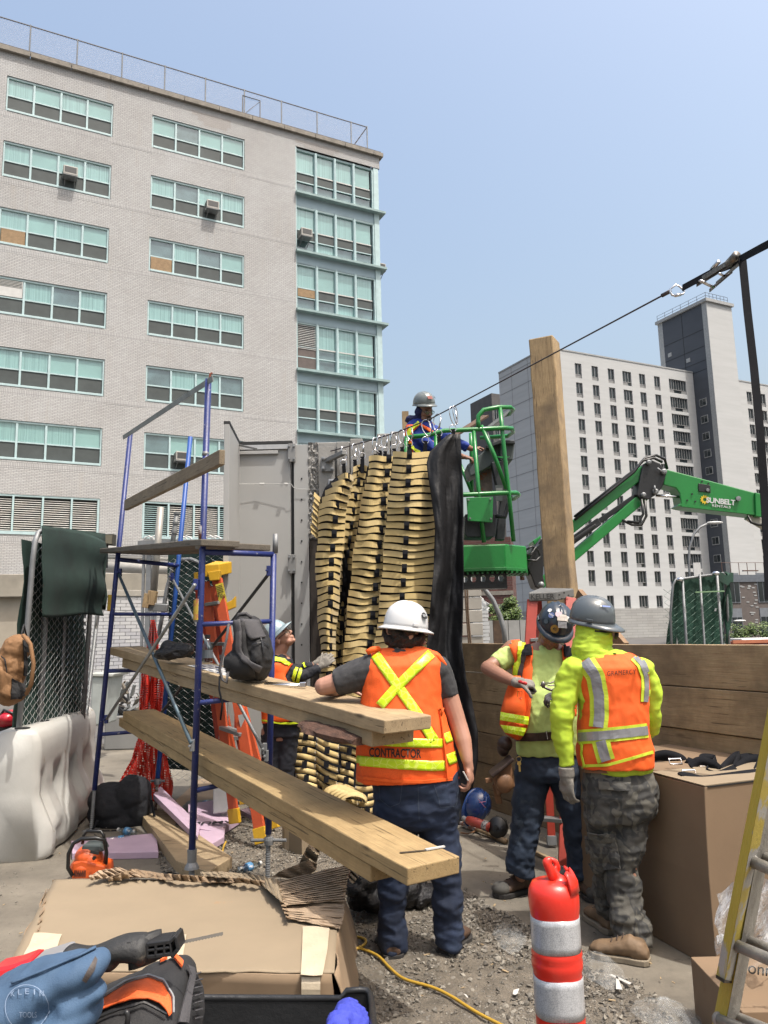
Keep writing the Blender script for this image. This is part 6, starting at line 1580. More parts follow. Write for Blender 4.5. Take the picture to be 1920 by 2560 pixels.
mb = MB(); mb.loft(SECS([(1225, 1021, 1091, .135), (1270, 1021, 1092, .13)], Y0))
LIMB(mb, [(1038, 1265, 21), (1040, 1340, 17), (1042, 1425, 14)], Y0, caps=False); LIMB(mb, [(1074, 1265, 21), (1076, 1340, 17), (1078, 1425, 14)], Y0, caps=False)
me, _b = remesh(mb, .012, 2, cloth_disp(.008, 9, 6), 'jeans', R4.location); obj('jeans', me, m_denim, R4)
for x in (1042, 1078):
 c = at(x, 1428, Y0); BOOT(R4, V((c.x, c.y+.06, 0)), V((c.x+.1, c.y-.2, 0)), c, m_boot, m_sole, z=zf)
m_hg2 = mat('hat_grey_green', (.19, .215, .215), .3, var=.12, coat=.3)
hh = at(1060, 1010, Y0-.08); sh, HR = HELMET(R4, hh, (.46, -.78, -.25), (-.02, -.28, .95), m_hg2, s=1.04, visor=.03)
sticker(sh, hh, HR, -62, 28, .020, cw, None, None, 1.04); P_, X_, U_, N_ = sticker(sh, hh, HR, 0, 26, .004, m_hg2, s=1.04)
mb = MB()
for q in range(5): mb.prism([P_+X_*(-.035+.06*a)+U_*(-.016+q*.008+.005*b_)-N_*.0 for a, b_ in ((0, 0), (1, 0), (1, 1), (0, 1))], N_*.002)
obj('flag_sticker', mb, mat('sticker_red', (.4, .08, .06), .5), sh, kind='stuff')

# ---------- 5. navy worker behind scaffold ----------
Y0 = 7.25
R5 = thing('person', 'worker in navy coat and vest behind the scaffold, face raised, glove on the curtain', 'person', V((at(700, 1900, Y0).x, Y0, 0)), 'workers on the site')
mb = MB(); mb.loft(SECS([(1632, 675, 712, .06), (1648, 662, 728, .10), (1700, 660, 735, .11), (1800, 672, 738, .10), (1850, 672, 738, .09)], Y0))
hc = at(701, 1594, Y0-.03); RH = HEAD(mb, hc, (.72, -.30, .62), (-.60, -.1, .80), 1.04, at(693, 1640, Y0), .06)
LIMB(mb, [(702, 1665, 14), (752, 1690, 12, -.05), (795, 1668, 9, -.02)], Y0); LIMB(mb, [(690, 1665, 13, .12), (740, 1680, 11, .2), (790, 1660, 8, .2)], Y0)
for lg in ([(675, 1830, 22), (672, 1930, 18), (670, 2030, 12)], [(718, 1830, 22), (712, 1930, 18), (708, 2030, 12)]): LIMB(mb, lg, Y0)
me, _b = remesh(mb, .0065, 2, None, 'body', R5.location); obj('body', me, m_skin, R5)
FACE(R5, hc, RH, 1.04, glasses=True)
mb = MB(); mb.loft(SECS([(1636, 672, 712, .075), (1650, 657, 730, .115), (1700, 654, 742, .14), (1780, 656, 755, .15), (1812, 658, 757, .145)], Y0))
LIMB(mb, [(700, 1666, 19), (735, 1684, 17, -.05), (760, 1688, 15, -.06), (797, 1670, 11, -.02)], Y0, caps=False); mb.ell(at(700, 1666, Y0), (.08, .09, .075))
LIMB(mb, [(700, 1666, 16, .12), (740, 1676, 14, .2), (785, 1662, 10, .2)], Y0, caps=False)
me, bs5 = remesh(mb, .009, 3, cloth_disp(.008, 9, 9), 'navy_coat', R5.location); obj('navy_coat', me, m_navy, R5)
v5 = thing_part('safety_vest', R5)
panel('vest_panel', [(658, 1655), (655, 1700), (655, 1760), (658, 1808)], [(730, 1660), (712, 1690), (738, 1750), (758, 1800)], m_orange, bs5, v5, .014, .01, 22, 9)
for pth, w in (([(684, 1648), (705, 1652), (722, 1662)], 9), ([(742, 1672), (733, 1702)], 7), ([(752, 1674), (744, 1704)], 7), ([(757, 1656), (764, 1668)], 6), ([(658, 1800), (700, 1808), (757, 1806)], 4)):
 obj('reflective_stripe', strip(pth, w, bs5, 10, 3, .024), m_lime, v5, solid=.003)
mb = MB(); mb.loft(SECS([(1790, 660, 752, .13), (1840, 661, 750, .125)], Y0))
LIMB(mb, [(680, 1835, 27), (676, 1930, 22), (673, 2040, 20)], Y0, caps=False); LIMB(mb, [(720, 1835, 27), (713, 1930, 22), (709, 2040, 20)], Y0, caps=False)
me, _b = remesh(mb, .011, 2, cloth_disp(.008, 9, 6), 'navy_trousers', R5.location); obj('navy_trousers', me, m_navy, R5)
for x in (674, 709):
 c = at(x, 2045, Y0); BOOT(R5, V((c.x-.05, c.y+.03, 0)), V((c.x+.2, c.y-.05, 0)), c, m_boot, m_sole)
mb = MB(); HAND(mb, at(798, 1668, Y0-.02), (.75, .1, .55), (.1, 1, 0), .5, 1.1, thumb=1, wr=.03); me, _b = remesh(mb, .0055, 2, None, 'glove', R5.location); obj('glove', me, m_glove, R5)
mb = MB(); HAND(mb, at(788, 1660, Y0+.2), (.75, .1, .4), (0, 1, 0), .5, 1.1, thumb=-1, wr=.03); me, _b = remesh(mb, .006, 2, None, 'glove', R5.location); obj('glove', me, m_glove, R5)
hh = hc+RH @ V((0, -.01, .045)); sh, HR = HELMET(R5, hh, RH @ V((0, 1, .1)), RH @ V((0, -.1, 1)), mat('hat_pale_blue', (.38, .50, .56), .3, var=.1, coat=.3), s=.98, visor=.05)
# ================= MACHINES, LADDERS, FENCES =================
m_green = mat('lift_green', (.012, .26, .045), .35, var=.10, vs=4, coat=.25, bump=.1, bs=30)
m_greend = mat('lift_green_lower', (.010, .20, .035), .5, var=.2, vs=6)
m_cons = mat('console_grey', (.09, .11, .11), .55, var=.15, vs=5)
m_consd = mat('console_dark', (.035, .04, .045), .55, var=.2, vs=5)
m_hose = mat('black_hose', (.012, .012, .012), .4)
m_blk = mat('black_steel', (.02, .02, .022), .4, var=.3, vs=5, bump=.2, bs=30)
LB = 8.25
LF = thing('boom_lift', 'green boom lift with a railed basket and folded jib arm behind the plank wall', 'boom lift', V((at(1500, 1590, 10).x, 10, 0)))
def px3(pts): return [at(*p) for p in pts]
def tb(name, pts, r, m, par=LF, n=8, closed=False): return obj(name, MB().tube(px3(pts), r, n, closed), m, par, smooth=True)
# platform
zt_, zb_ = at(1158, 1362, 8.0).z, at(1158, 1424, 8.0).z
xs = [at(1004, 1362, 8.05), at(1263, 1357, 8.0), at(1314, 1354, 8.25), at(1316, 1354, 8.9), at(1010, 1362, 8.9)]
mb = MB(); mb.prism([V((p.x, p.y, zb_)) for p in xs], (0, 0, zt_-zb_)); obj('platform_tub', mb, m_green, LF, bevel=.015)
mb = MB(); mb.prism([V((p.x*1.0, p.y-.012, zb_-.02)) for p in xs], (0, 0, .035)); obj('lip', mb, m_greend, LF, bevel=.004)
fl = MB()
for q in range(26):
 x = xs[0].x+(xs[2].x-xs[0].x)*q/26; fl.bb((x, 8.03, zb_-.045), (x+.02, 8.5, zb_-.022))
obj('grating', fl, m_greend, LF, kind='stuff')
a, b_ = at(1150, 1430, 8.1), at(1268, 1463, 8.1); z1, z2 = a.z, b_.z
mb = MB(); cx = [at(x, 1445, 8.1).x for x in (1163, 1184, 1208, 1231, 1253)]; x0 = a.x; zc = (z1+z2)/2
edges = [a.x]+[(cx[i]+cx[i+1])/2 for i in range(4)]+[b_.x]
for i in range(5):
 l, r_, c = edges[i], edges[i+1], cx[i]; N = 16; o = []; inn = []
 for k in range(N):
  t = 2*pi*k/N+pi/4; ct, st_ = cos(t), sin(t); s = 1/max(abs(ct), abs(st_))
  ox = c+(ct*s)*( (r_-c) if ct > 0 else (c-l)); oz = zc+st_*s*(z1-z2)/2; o.append(V((ox, 8.1, oz))); inn.append(V((c+.031*ct, 8.1, zc+.036*st_)))
 vs0 = o+inn+[p+V((0, .05, 0)) for p in o]+[p+V((0, .05, 0)) for p in inn]
 F_ = []
 for k in range(N):
  l2 = (k+1) % N; F_ += [(k, l2, N+l2, N+k), (N+k, N+l2, 3*N+l2, 3*N+k), (2*N+l2, 2*N+k, 3*N+k, 3*N+l2)]
 mb.add(vs0, F_)
obj('pierced_beam', mb, m_blk, LF)
obj('beam_flange', MB().bb((a.x-.3, 8.08, z2-.03), (b_.x, 8.3, z2)).bb((a.x-.3, 8.08, z1), (b_.x, 8.3, z1+.015)), m_blk, LF)
# rails
RB_, RF_ = 8.9, 8.0
tr = .025
tb('top_rail', [(1011, 1110, 8.85), (1012, 1096, 8.2), (1030, 1092, 8.0), (1071, 1088, 8.0), (1110, 1077, 8.0), (1182, 1074, 8.0), (1262, 1070, 8.0), (1279, 1071, 8.1), (1283, 1080, 8.5), (1270, 1090, 8.9), (1200, 1095, 8.95)], tr, m_green)
tb('mid_rail', [(1012, 1243, 8.2), (1040, 1240, 8.0), (1162, 1237, 8.0), (1270, 1232, 8.0), (1291, 1232, 8.1), (1297, 1238, 8.4), (1285, 1247, 8.8), (1255, 1249, 8.9)], tr, m_green)
tb('upper_loop', [(1197, 1072, 8.0), (1195, 1055, 8.0), (1196, 1040, 8.0), (1209, 1025, 8.0), (1245, 1018, 8.05), (1275, 1018, 8.1), (1283, 1024, 8.4), (1275, 1034, 8.7), (1255, 1040, 8.8)], tr, m_green)
for pts in ([(1203, 1064, 8.0), (1236, 1139, 8.0), (1266, 1222, 8.0)], [(1250, 1020, 8.05), (1256, 1080, 8.02), (1262, 1141, 8.0), (1272, 1232, 8.0), (1284, 1354, 8.05)],
   [(1184, 1076, 8.0), (1197, 1237, 8.0), (1210, 1356, 8.02)], [(1177, 1083, 8.9), (1178, 1123, 8.9), (1180, 1237, 8.9)], [(1150, 1160, 8.9), (1182, 1236, 8.9)], [(1016, 1095, 8.05), (1014, 1360, 8.1)], [(1090, 1083, 8.0), (1092, 1357, 8.0)]):
 tb('rail_post', pts, .023, m_green)
obj('gusset', MB().prism(px3([(1237, 1141, 7.99), (1275, 1141, 7.99), (1262, 1147, 7.99)]), (0, .02, 0)), m_green, LF)
pp = px3([(1166, 1244, 7.96), (1233, 1242, 7.96), (1231, 1306, 7.96), (1170, 1302, 7.96)]); pl = obj('green_plate', MB().prism(pp, (0, .02, 0)), m_green, LF, bevel=.004)
for x, y in ((1171, 1250), (1226, 1248), (1175, 1296), (1227, 1297)): obj('bolt', MB().lathe([(0, 0), (.011, 0), (.011, .012), (0, .013)], at(x, y, 7.955), 8, axis=(0, -1, 0)), m_galv, pl)
obj('dark_box', MB().prism(px3([(1163, 1285, 8.1), (1240, 1285, 8.1), (1240, 1336, 8.1), (1232, 1343, 8.1), (1168, 1343, 8.1), (1162, 1336, 8.1)]), (0, .3, 0)), m_consd, LF, bevel=.01)
obj('console', MB().prism(px3([(1167, 1163, 8.25), (1228, 1112, 8.25), (1252, 1100, 8.25), (1252, 1150, 8.25), (1236, 1160, 8.25), (1176, 1192, 8.25)]), (0, .35, 0)), m_cons, LF, bevel=.012)
obj('console_head', MB().prism(px3([(1250, 1100, 8.2), (1282, 1101, 8.2), (1287, 1108, 8.2), (1282, 1150, 8.2), (1250, 1152, 8.2)]), (0, .35, 0)), m_cons, LF, bevel=.012)
obj('console_lid', MB().prism(px3([(1214, 1114, 8.15), (1250, 1099, 8.15), (1286, 1101, 8.15), (1288, 1109, 8.15), (1250, 1109, 8.15), (1216, 1121, 8.15)]), (0, .42, 0)), m_consd, LF, bevel=.006)
tb('joystick', [(1218, 1082, 8.3), (1226, 1106, 8.3), (1229, 1112, 8.3)], .013, m_hose)
obj('column', MB().prism(px3([(1228, 1155, 8.2), (1262, 1150, 8.2), (1270, 1225, 8.2), (1262, 1350, 8.2), (1240, 1350, 8.2), (1250, 1250, 8.2)]), (0, .12, 0)), m_consd, LF, bevel=.01)
obj('red_panel', MB().prism(px3([(1192, 1185, 8.4), (1228, 1165, 8.4), (1232, 1232, 8.4), (1186, 1232, 8.4)]), (0, .03, 0)), mat('faded_decal', (.30, .22, .18), .6, var=.4, vs=14, spots=((.45, .12, .04), 9, .6)), LF)
dp = obj('decal_plate', MB().prism(px3([(1238, 1213, 8.17), (1258, 1213, 8.17), (1256, 1252, 8.17), (1240, 1252, 8.17)]), (0, .02, 0)), m_cons, LF)
obj('decal', MB().prism(px3([(1240, 1220, 8.165), (1256, 1220, 8.165), (1256, 1230, 8.165), (1240, 1230, 8.165)]), (0, .003, 0)), m_wp, dp)
tb('arm_bracket', [(1240, 1290, 8.1), (1262, 1292, 8.1), (1268, 1270, 8.1), (1276, 1240, 8.1)], .025, m_consd)
# jib and boom
JY = 9.3
def beam(name, a, b_, w, Y, dep, m, par=LF, bev=.01):
 a, b_ = V((*a, 0)), V((*b_, 0)); d = (b_-a).normalized(); n_ = V((-d.y, d.x, 0))*w/2
 P = [a+n_, b_+n_, b_-n_, a-n_]; return obj(name, MB().prism([at(p.x, p.y, Y) for p in P], (0, dep, 0)), m, par, bevel=bev)
beam('jib_arm', (1340, 1390), (1628, 1163), 27, JY, .16, m_green); beam('jib_arm', (1350, 1462), (1612, 1240), 25, JY, .16, m_green)
beam('hydraulic_cylinder', (1352, 1410), (1500, 1302), 19, JY+.02, .10, m_blk); beam('hydraulic_cylinder', (1490, 1309), (1596, 1236), 13, JY+.04, .08, m_blk)
obj('rotator', MB().prism(px3([(1318, 1418, 8.7), (1330, 1370, 8.7), (1352, 1345, 8.7), (1362, 1348, 8.7), (1358, 1440, 8.7), (1362, 1455, 8.7), (1352, 1474, 8.7), (1338, 1468, 8.7), (1328, 1440, 8.7)]), (0, .3, 0)), m_blk, LF, bevel=.012)
tb('rotator_motor', [(1302, 1412, 8.5), (1303, 1436, 8.5)], .06, m_blk, n=14); tb('motor_nut', [(1305, 1436, 8.5), (1306, 1450, 8.5)], .025, m_rust, n=8)
obj('green_bracket', MB().prism(px3([(1332, 1352, 8.75), (1352, 1338, 8.75), (1356, 1376, 8.75), (1344, 1384, 8.75)]), (0, .3, 0)), m_green, LF, bevel=.01)
tb('pivot_pin', [(1352, 1463, 8.6), (1353, 1462, 8.3)], .035, m_galv, n=12)
for r_, pts in ((.012, [(1314, 1375, 8.5), (1330, 1366, 8.5), (1345, 1375, 8.6), (1350, 1392, 8.6), (1340, 1402, 8.5), (1316, 1400, 8.5)]), (.009, [(1314, 1385, 8.5), (1328, 1388, 8.5), (1338, 1370, 8.5), (1348, 1362, 8.6)]), (.010, [(1313, 1394, 8.5), (1332, 1380, 8.5), (1350, 1350, 8.7)])): tb('hose', pts, r_, m_hose)
ep = px3([(1592, 1237, JY-.04), (1600, 1195, JY-.04), (1608, 1160, JY-.04), (1630, 1150, JY-.04), (1650, 1158, JY-.04), (1668, 1180, JY-.04), (1656, 1218, JY-.04), (1642, 1236, JY-.04), (1624, 1247, JY-.04), (1602, 1248, JY-.04)])
obj('elbow_plate', MB().prism(ep, (0, .24, 0)), m_blk, LF, bevel=.01)
for x, y, r_ in ((1620, 1157, .03), (1658, 1180, .035), (1637, 1230, .035), (1607, 1238, .03)):
 p = at(x, y, JY-.04); obj('pin', MB().lathe([(0, 0), (r_, 0), (r_, .04), (r_*.5, .05), (0, .05)], p, 12, axis=(0, -1, 0)), m_galv, LF)
for a, b_ in (((1643, 1170), (1656, 1180)), ((1636, 1214), (1638, 1228))): tb('pin_lock', [(*a, JY-.1), (*b_, JY-.1)], .012, m_galv)
BY = JY+.02
bp_ = px3([(1663, 1172, BY), (1893, 1233, BY), (1896, 1289, BY), (1711, 1268, BY), (1694, 1264, BY), (1703, 1258, BY), (1699, 1233, BY), (1690, 1220, BY), (1659, 1212, BY)])
obj('main_boom', MB().prism(bp_, (0, .26, 0)), m_green, LF, bevel=.012)
obj('boom_underside', MB().prism(px3([(1702, 1258, BY-.006), (1888, 1281, BY-.006), (1888, 1287, BY-.006), (1704, 1266, BY-.006)]), (0, .004, 0)), m_green, LF)
obj('boom_collar', MB().prism(px3([(1888, 1230, BY-.03), (1911, 1237, BY-.03), (1912, 1288, BY-.03), (1903, 1293, BY-.03), (1890, 1291, BY-.03)]), (0, .32, 0)), m_green, LF, bevel=.01)
obj('inner_boom', MB().prism(px3([(1905, 1240, BY+.04), (2150, 1290, BY+.04), (2150, 1335, BY+.04), (1905, 1284, BY+.04)]), (0, .2, 0)), mat('cream_boom', (.55, .52, .44), .5), LF, bevel=.01)
ws = obj('boom_slot', MB().prism(px3([(1746, 1208, BY-.012), (1776, 1213, BY-.012), (1777, 1232, BY-.012), (1747, 1228, BY-.012)]), (0, .01, 0)), m_blk, LF, bevel=.004)
obj('slot_pin', MB().lathe([(0, 0), (.02, 0), (.02, .02), (0, .02)], at(1768, 1225, BY-.02), 10, axis=(0, -1, 0)), m_galv, ws)
for x, y in ((1755, 1204), (1771, 1209), (1718, 1251), (1738, 1254), (1730, 1235)): obj('rivet', MB().lathe([(0, 0), (.012, 0), (.012, .006), (0, .006)], at(x, y, BY-.008), 8, axis=(0, -1, 0)), m_blk, LF)
obj('boom_bolt', MB().lathe([(0, 0), (.03, 0), (.03, .03), (0, .032)], at(1844, 1247, BY-.01), 12, axis=(0, -1, 0)), m_galv, LF)
tb('piston_rod', [(1640, 1239, JY+.05), (1700, 1242, JY+.05)], .018, m_chrome)
m_ylw = mat('logo_yellow', (.85, .60, .02), .5, var=.02)
c = at(1762, 1249, BY-.012); mb = MB(); P = []
for k in range(22):
 a = 2*pi*k/22; r_ = .060 if k % 2 == 0 else .042; P.append(c+V((r_*cos(a+.12*(k % 2)), 0, r_*sin(a+.12*(k % 2)))))
inn = [c+V((.022*cos(2*pi*k/22), 0, .022*sin(2*pi*k/22))) for k in range(22)]
mb.add(P+inn, [(k, (k+1) % 22, 22+(k+1) % 22, 22+k) for k in range(22)]); obj('sun_emblem', mb, m_ylw, LF)
tilt = math.atan2(-(1253-1243), 60)
def ptxt(s, x, y, Y, size, m, par, rot=0, sx=1, bold=0, space=1.0): return text_at(s, Matrix.Translation(at(x, y, Y)) @ Matrix.Rotation(rot, 4, 'Y') @ Matrix.Rotation(pi/2, 4, 'X'), size, m, par, bold=bold, sx=sx, space=space)
ptxt('SUNBELT', 1802, 1254, BY-.014, .090, cw, LF, rot=-tilt*.75, bold=.03, sx=1.02, space=.93); ptxt('RENTALS', 1803, 1266, BY-.014, .042, cw, LF, rot=-tilt*.75, sx=1.35, bold=.01)
for pts in ([(1436, 1292, JY-.03), (1530, 1218, JY-.03), (1590, 1172, JY-.05), (1612, 1146, JY-.05), (1640, 1138, JY), (1662, 1148, JY+.05), (1668, 1172, JY+.1)], [(1436, 1300, JY-.05), (1520, 1232, JY-.05), (1585, 1180, JY-.06), (1606, 1152, JY-.06), (1634, 1145, JY-.04), (1655, 1155, JY)],
   [(1612, 1250, JY-.06), (1616, 1290, JY-.06), (1604, 1312, JY-.06), (1580, 1312, JY-.06), (1555, 1300, JY-.04)], [(1604, 1248, JY-.07), (1608, 1285, JY-.07), (1596, 1306, JY-.07), (1568, 1304, JY-.06)], [(1870, 1290, BY), (1878, 1306, BY-.05), (1896, 1312, BY-.05), (1930, 1312, BY)]): tb('hose', pts, .017, m_hose)
beam('jib_cylinder_small', (1360, 1400), (1490, 1312), 8, JY-.05, .05, m_blk)
beam('under_boom_link', (1876, 1290), (1925, 1318), 18, BY+.05, .1, MATS['cream_boom'])
# chassis far right, out of frame but real
obj('turntable', MB().bb((6.6, 9.2, .5), (8.4, 11.2, 1.5)), m_green, LF, bevel=.05)
for wx in (6.7, 8.3):
 for wy in (9.3, 11.1):
  w_ = obj('wheel', MB().lathe([(0, -.12), (.25, -.13), (.42, -.11), (.44, 0), (.42, .11), (.25, .13), (0, .12)], (wx, wy, .44), 20, axis=(0, 1, 0)), m_hose, LF, smooth=True)
obj('mast', MB().bar(at(2150, 1310, BY+.1), V((7.6, 10.2, 1.4)), .3, .3), m_green, LF)
# boards carried in the basket
mb = MB(); mb.bar(at(1130, 1092, 8.3), at(1214, 1040, 8.6), .10, .02, up=(.3, 0, 1)); tag(obj('brown_board', mb, wood('brown_board', (.17, .10, .06), (.12, .07, .04), 2)), 'brown board leaning out over the top rail of the lift basket', 'board')
mb = MB(); mb.bar(at(1216, 1072, 8.7), at(1272, 1030, 8.7), .06, .03); tag(obj('grey_bar', mb, m_gal2), 'grey metal bar lying across the lift basket rails', 'bar')

# ---- grey capped red stepladder by the post ----
m_red = mat('fibreglass_red', (.42, .045, .025), .5, var=.2, vs=6)
SL = thing('red_stepladder', 'red fibreglass stepladder with a grey top cap in front of the timber post', 'ladder', V((at(1400, 2180, 5.6).x, 5.8, 0)))
cpY = 6.3
mb = MB(); mb.prism(px3([(1322, 1482, cpY), (1391, 1480, cpY), (1390, 1503, cpY), (1320, 1505, cpY)]), (.0, .02, 0))
p = px3([(1321, 1481, cpY), (1391, 1479, cpY), (1435, 1471, cpY+.28), (1350, 1469, cpY+.30)]); h_ = p[0].z-at(1320, 1504, cpY).z
mb = MB(); mb.prism([q for q in p], (0, 0, -h_)); tc = obj('top_cap', mb, mat('cap_grey', (.16, .16, .155), .6, var=.2, vs=8), SL, bevel=.01)
ptxt('KELLER', 1356, 1492, cpY-.012, .06, m_black, tc, bold=.01)
for x, y in ((1398, 1487), (1410, 1482), (1421, 1489), (1404, 1497)): obj('cap_hole', MB().lathe([(0, 0), (.008, 0), (.008, .004), (0, .004)], at(x, y, cpY+.02), 8, axis=(.3, -1, 0)), m_black, tc)
for a, b_, w in (((1331, 1500, cpY+.03), (1296, 2165, 5.9), .085), ((1427, 1495, cpY+.05), (1410, 2186, 5.5), .085), ((1345, 1500, cpY+.3), (1380, 2120, 6.3), .06), ((1420, 1490, cpY+.3), (1440, 2110, 6.2), .06)):
 a, b_ = at(*a), at(*b_); b_.z = max(b_.z, .0) if b_.z < .06 else b_.z; b_.z = .02
 r0 = obj('rail', MB().bar(a, b_, w, .03, up=(0, 1, 0)), m_red, SL, bevel=.004); obj('foot', MB().bar(b_+(a-b_).normalized()*.07, b_, w+.012, .042, up=(0, 1, 0)), m_galv, r0, bevel=.003)
for q in range(1, 6):
 t = q/6; a = at(1331, 1500, cpY+.03).lerp(at(1296, 2165, 5.9), t); b_ = at(1427, 1495, cpY+.05).lerp(at(1410, 2186, 5.5), t); obj('step', MB().bar(a, b_, .09, .025), m_gal2, SL, bevel=.003)

# ---- orange stepladders ----
m_or = mat('fibreglass_orange', (.62, .10, .03), .5, var=.15, vs=6, bump=.2, bs=100)
m_yc = mat('ladder_yellow', (.72, .42, .02), .5, var=.12, vs=8)
OL = thing('orange_stepladder', 'orange fibreglass stepladder with yellow cap and feet behind the scaffold', 'ladder', V((at(620, 2080, 6.6).x, 6.6, 0)))
def lrail(par, a, b_, w, m, foot=m_yc):
 a, b_ = at(*a), at(*b_); r0 = obj('rail', MB().bar(a, b_, w, .032, up=(.3, 1, 0)), m, par, bevel=.004)
 obj('foot', MB().bar(b_+(a-b_).normalized()*.12, b_, w+.014, .046, up=(.3, 1, 0)), foot, r0, bevel=.004); return r0
r1_ = lrail(OL, (543, 1448, 7.0), (655, 2108, 6.45), .095, m_or); lrail(OL, (512, 1455, 7.05), (588, 2058, 6.9), .085, m_or)
lrail(OL, (530, 1470, 7.4), (690, 2070, 6.95), .05, m_or); lrail(OL, (503, 1480, 7.45), (610, 2010, 7.3), .05, m_or)
for t, dd in ((.10, 0), (.27, 0), (.45, 0), (.62, 0), (.80, 0)):
 a = at(512, 1455, 7.05).lerp(at(588, 2058, 6.9), t); b_ = at(543, 1448, 7.0).lerp(at(655, 2108, 6.45), t); obj('step', MB().bar(a, b_, .085, .03), m_gal2, OL, bevel=.004)
p = px3([(512, 1412, 6.95), (548, 1410, 6.95), (580, 1404, 7.25), (540, 1402, 7.35)]); obj('top_cap', MB().prism(p, (0, 0, -.11)), m_yc, OL, bevel=.008)
obj('cap_body', MB().prism(px3([(518, 1430, 6.93), (550, 1425, 6.93), (547, 1450, 6.93), (524, 1452, 6.93)]), (0, .1, 0)), m_yc, OL, bevel=.006)
obj('knee_plate', MB().prism(px3([(555, 1512, 6.93), (580, 1500, 6.93), (588, 1490, 6.93), (588, 1518, 6.93), (560, 1530, 6.93), (553, 1526, 6.93)]), (0, .06, 0)), m_yc, OL, bevel=.004)
lb = obj('caution_label', MB().prism(px3([(538, 1462, 6.93), (557, 1456, 6.93), (568, 1505, 6.93), (549, 1510, 6.93)]), (0, .003, 0)), mat('label_yellow', (.75, .62, .06), .5, var=.03), OL)
for q in range(5): obj('label_line', MB().prism(px3([(539+q*1.1, 1466+q*4, 6.925), (555+q*1.1, 1461+q*4, 6.925), (555+q*1.1, 1462.5+q*4, 6.925), (539+q*1.1, 1467.5+q*4, 6.925)]), (0, .002, 0)), m_black, lb)
ptxt('300', 553, 1490, 6.925, .05, m_black, lb, rot=.25)
obj('side_label', MB().prism(px3([(595, 1788, 6.66), (612, 1785, 6.66), (618, 1818, 6.66), (602, 1822, 6.66)]), (0, .003, 0)), m_pale, OL)
OL2 = thing('orange_stepladder', 'second darker orange ladder half hidden between the scaffold post and the first', 'ladder', V((at(560, 2040, 7.6).x, 7.6, 0)))
m_ord = mat('fibreglass_red_orange', (.45, .05, .02), .5, var=.15)
lrail(OL2, (497, 1470, 7.9), (575, 2030, 7.7), .08, m_ord, m_yc); lrail(OL2, (522, 1468, 7.9), (640, 2035, 7.7), .08, m_ord, m_yc)
for t in (.15, .32, .5, .68, .85): obj('step', MB().bar(at(497, 1470, 7.9).lerp(at(575, 2030, 7.7), t), at(522, 1468, 7.9).lerp(at(640, 2035, 7.7), t), .08, .03), m_gal2, OL2)
obj('top_cap', MB().prism(px3([(484, 1432, 7.85), (494, 1430, 7.85), (497, 1458, 7.85), (486, 1460, 7.85)]), (0, .2, 0)), m_yc, OL2, bevel=.005)

# ---- yellow extension ladder right foreground ----
m_yl = mat('fibreglass_yellow', (.62, .47, .06), .45, var=.10, vs=4, st=(1, 1, .4), spots=((.50, .47, .42), 7, .60), bump=.3, bs=140)
m_worn = mat('worn_aluminium', (.40, .38, .34), .5, metal=.3, var=.25, vs=14, bump=.4, bs=60)
m_ywork = mat('worn_web', (.60, .46, .08), .5, var=.10, vs=4, spots=((.52, .50, .47), 5, .5), bump=.3, bs=100)
EL = thing('extension_ladder', 'worn yellow fibreglass extension ladder at the right edge, closest to the camera', 'ladder', V((at(1800, 2560, 2.55).x, 2.6, 0)))
def rail2(P0, P1, w, Yb, Yt, m, name, dep=.03):
 a = [at(*p) for p in P0]; b_ = [at(*p) for p in P1]
 return obj(name, MB().loft([a, b_]), m, EL, bevel=.003)
q0 = px3([(1790, 2440, 2.45), (1812, 2450, 2.40), (1815, 2450, 2.49), (1793, 2440, 2.54)]); q1 = px3([(1945, 1640, 2.15), (1966, 1643, 2.10), (1969, 1643, 2.19), (1948, 1640, 2.24)])
fs = obj('rail', MB().loft([q0, q1]), m_yl, EL, bevel=.003)
q0 = px3([(1812, 2451, 2.40), (1834, 2455, 2.47), (1834, 2455, 2.476), (1812, 2451, 2.406)]); q1 = px3([(1966, 1644, 2.10), (1990, 1648, 2.17), (1990, 1648, 2.176), (1966, 1644, 2.106)])
obj('rail_web', MB().loft([q0, q1]), m_ywork, fs)
obj('end_cap', MB().loft([px3([(1789, 2436, 2.44), (1811, 2449, 2.39), (1834, 2450, 2.47), (1812, 2438, 2.54)]), px3([(1788, 2444, 2.44), (1810, 2459, 2.39), (1834, 2459, 2.47), (1810, 2446, 2.54)])]), m_hose, EL, bevel=.003)
q0 = px3([(1742, 2760, 2.62), (1775, 2765, 2.55), (1800, 2768, 2.62), (1768, 2762, 2.70)]); q1 = px3([(1955, 1640, 2.26), (1985, 1643, 2.2), (2010, 1646, 2.26), (1980, 1642, 2.32)])
obj('base_rail', MB().loft([q0, q1]), m_yl, EL, bevel=.003)
q0 = px3([(1776, 2765, 2.545), (1805, 2768, 2.60), (1805, 2768, 2.606), (1776, 2765, 2.551)]); q1 = px3([(1986, 1643, 2.19), (2012, 1646, 2.25), (2012, 1646, 2.256), (1986, 1643, 2.196)])
obj('base_web', MB().loft([q0, q1]), m_worn, EL)
for (x, y, Y) in ((1876, 2152, 2.34), (1833, 2360, 2.42), (1796, 2548, 2.52)):
 a = at(x, y, Y); b_ = at(x+215, y+92, Y-.42); r_ = obj('rung', MB().tube([a, b_], .0165, 10), m_worn, EL, smooth=True)
 obj('rung_collar', MB().tube([a, a.lerp(b_, .03)], .021, 12), m_worn, r_, smooth=True)
 a = at(x+22, y-14, Y+.07); b_ = at(x+240, y+76, Y-.33); obj('rung', MB().tube([a, b_], .0165, 10), m_worn, EL, smooth=True)
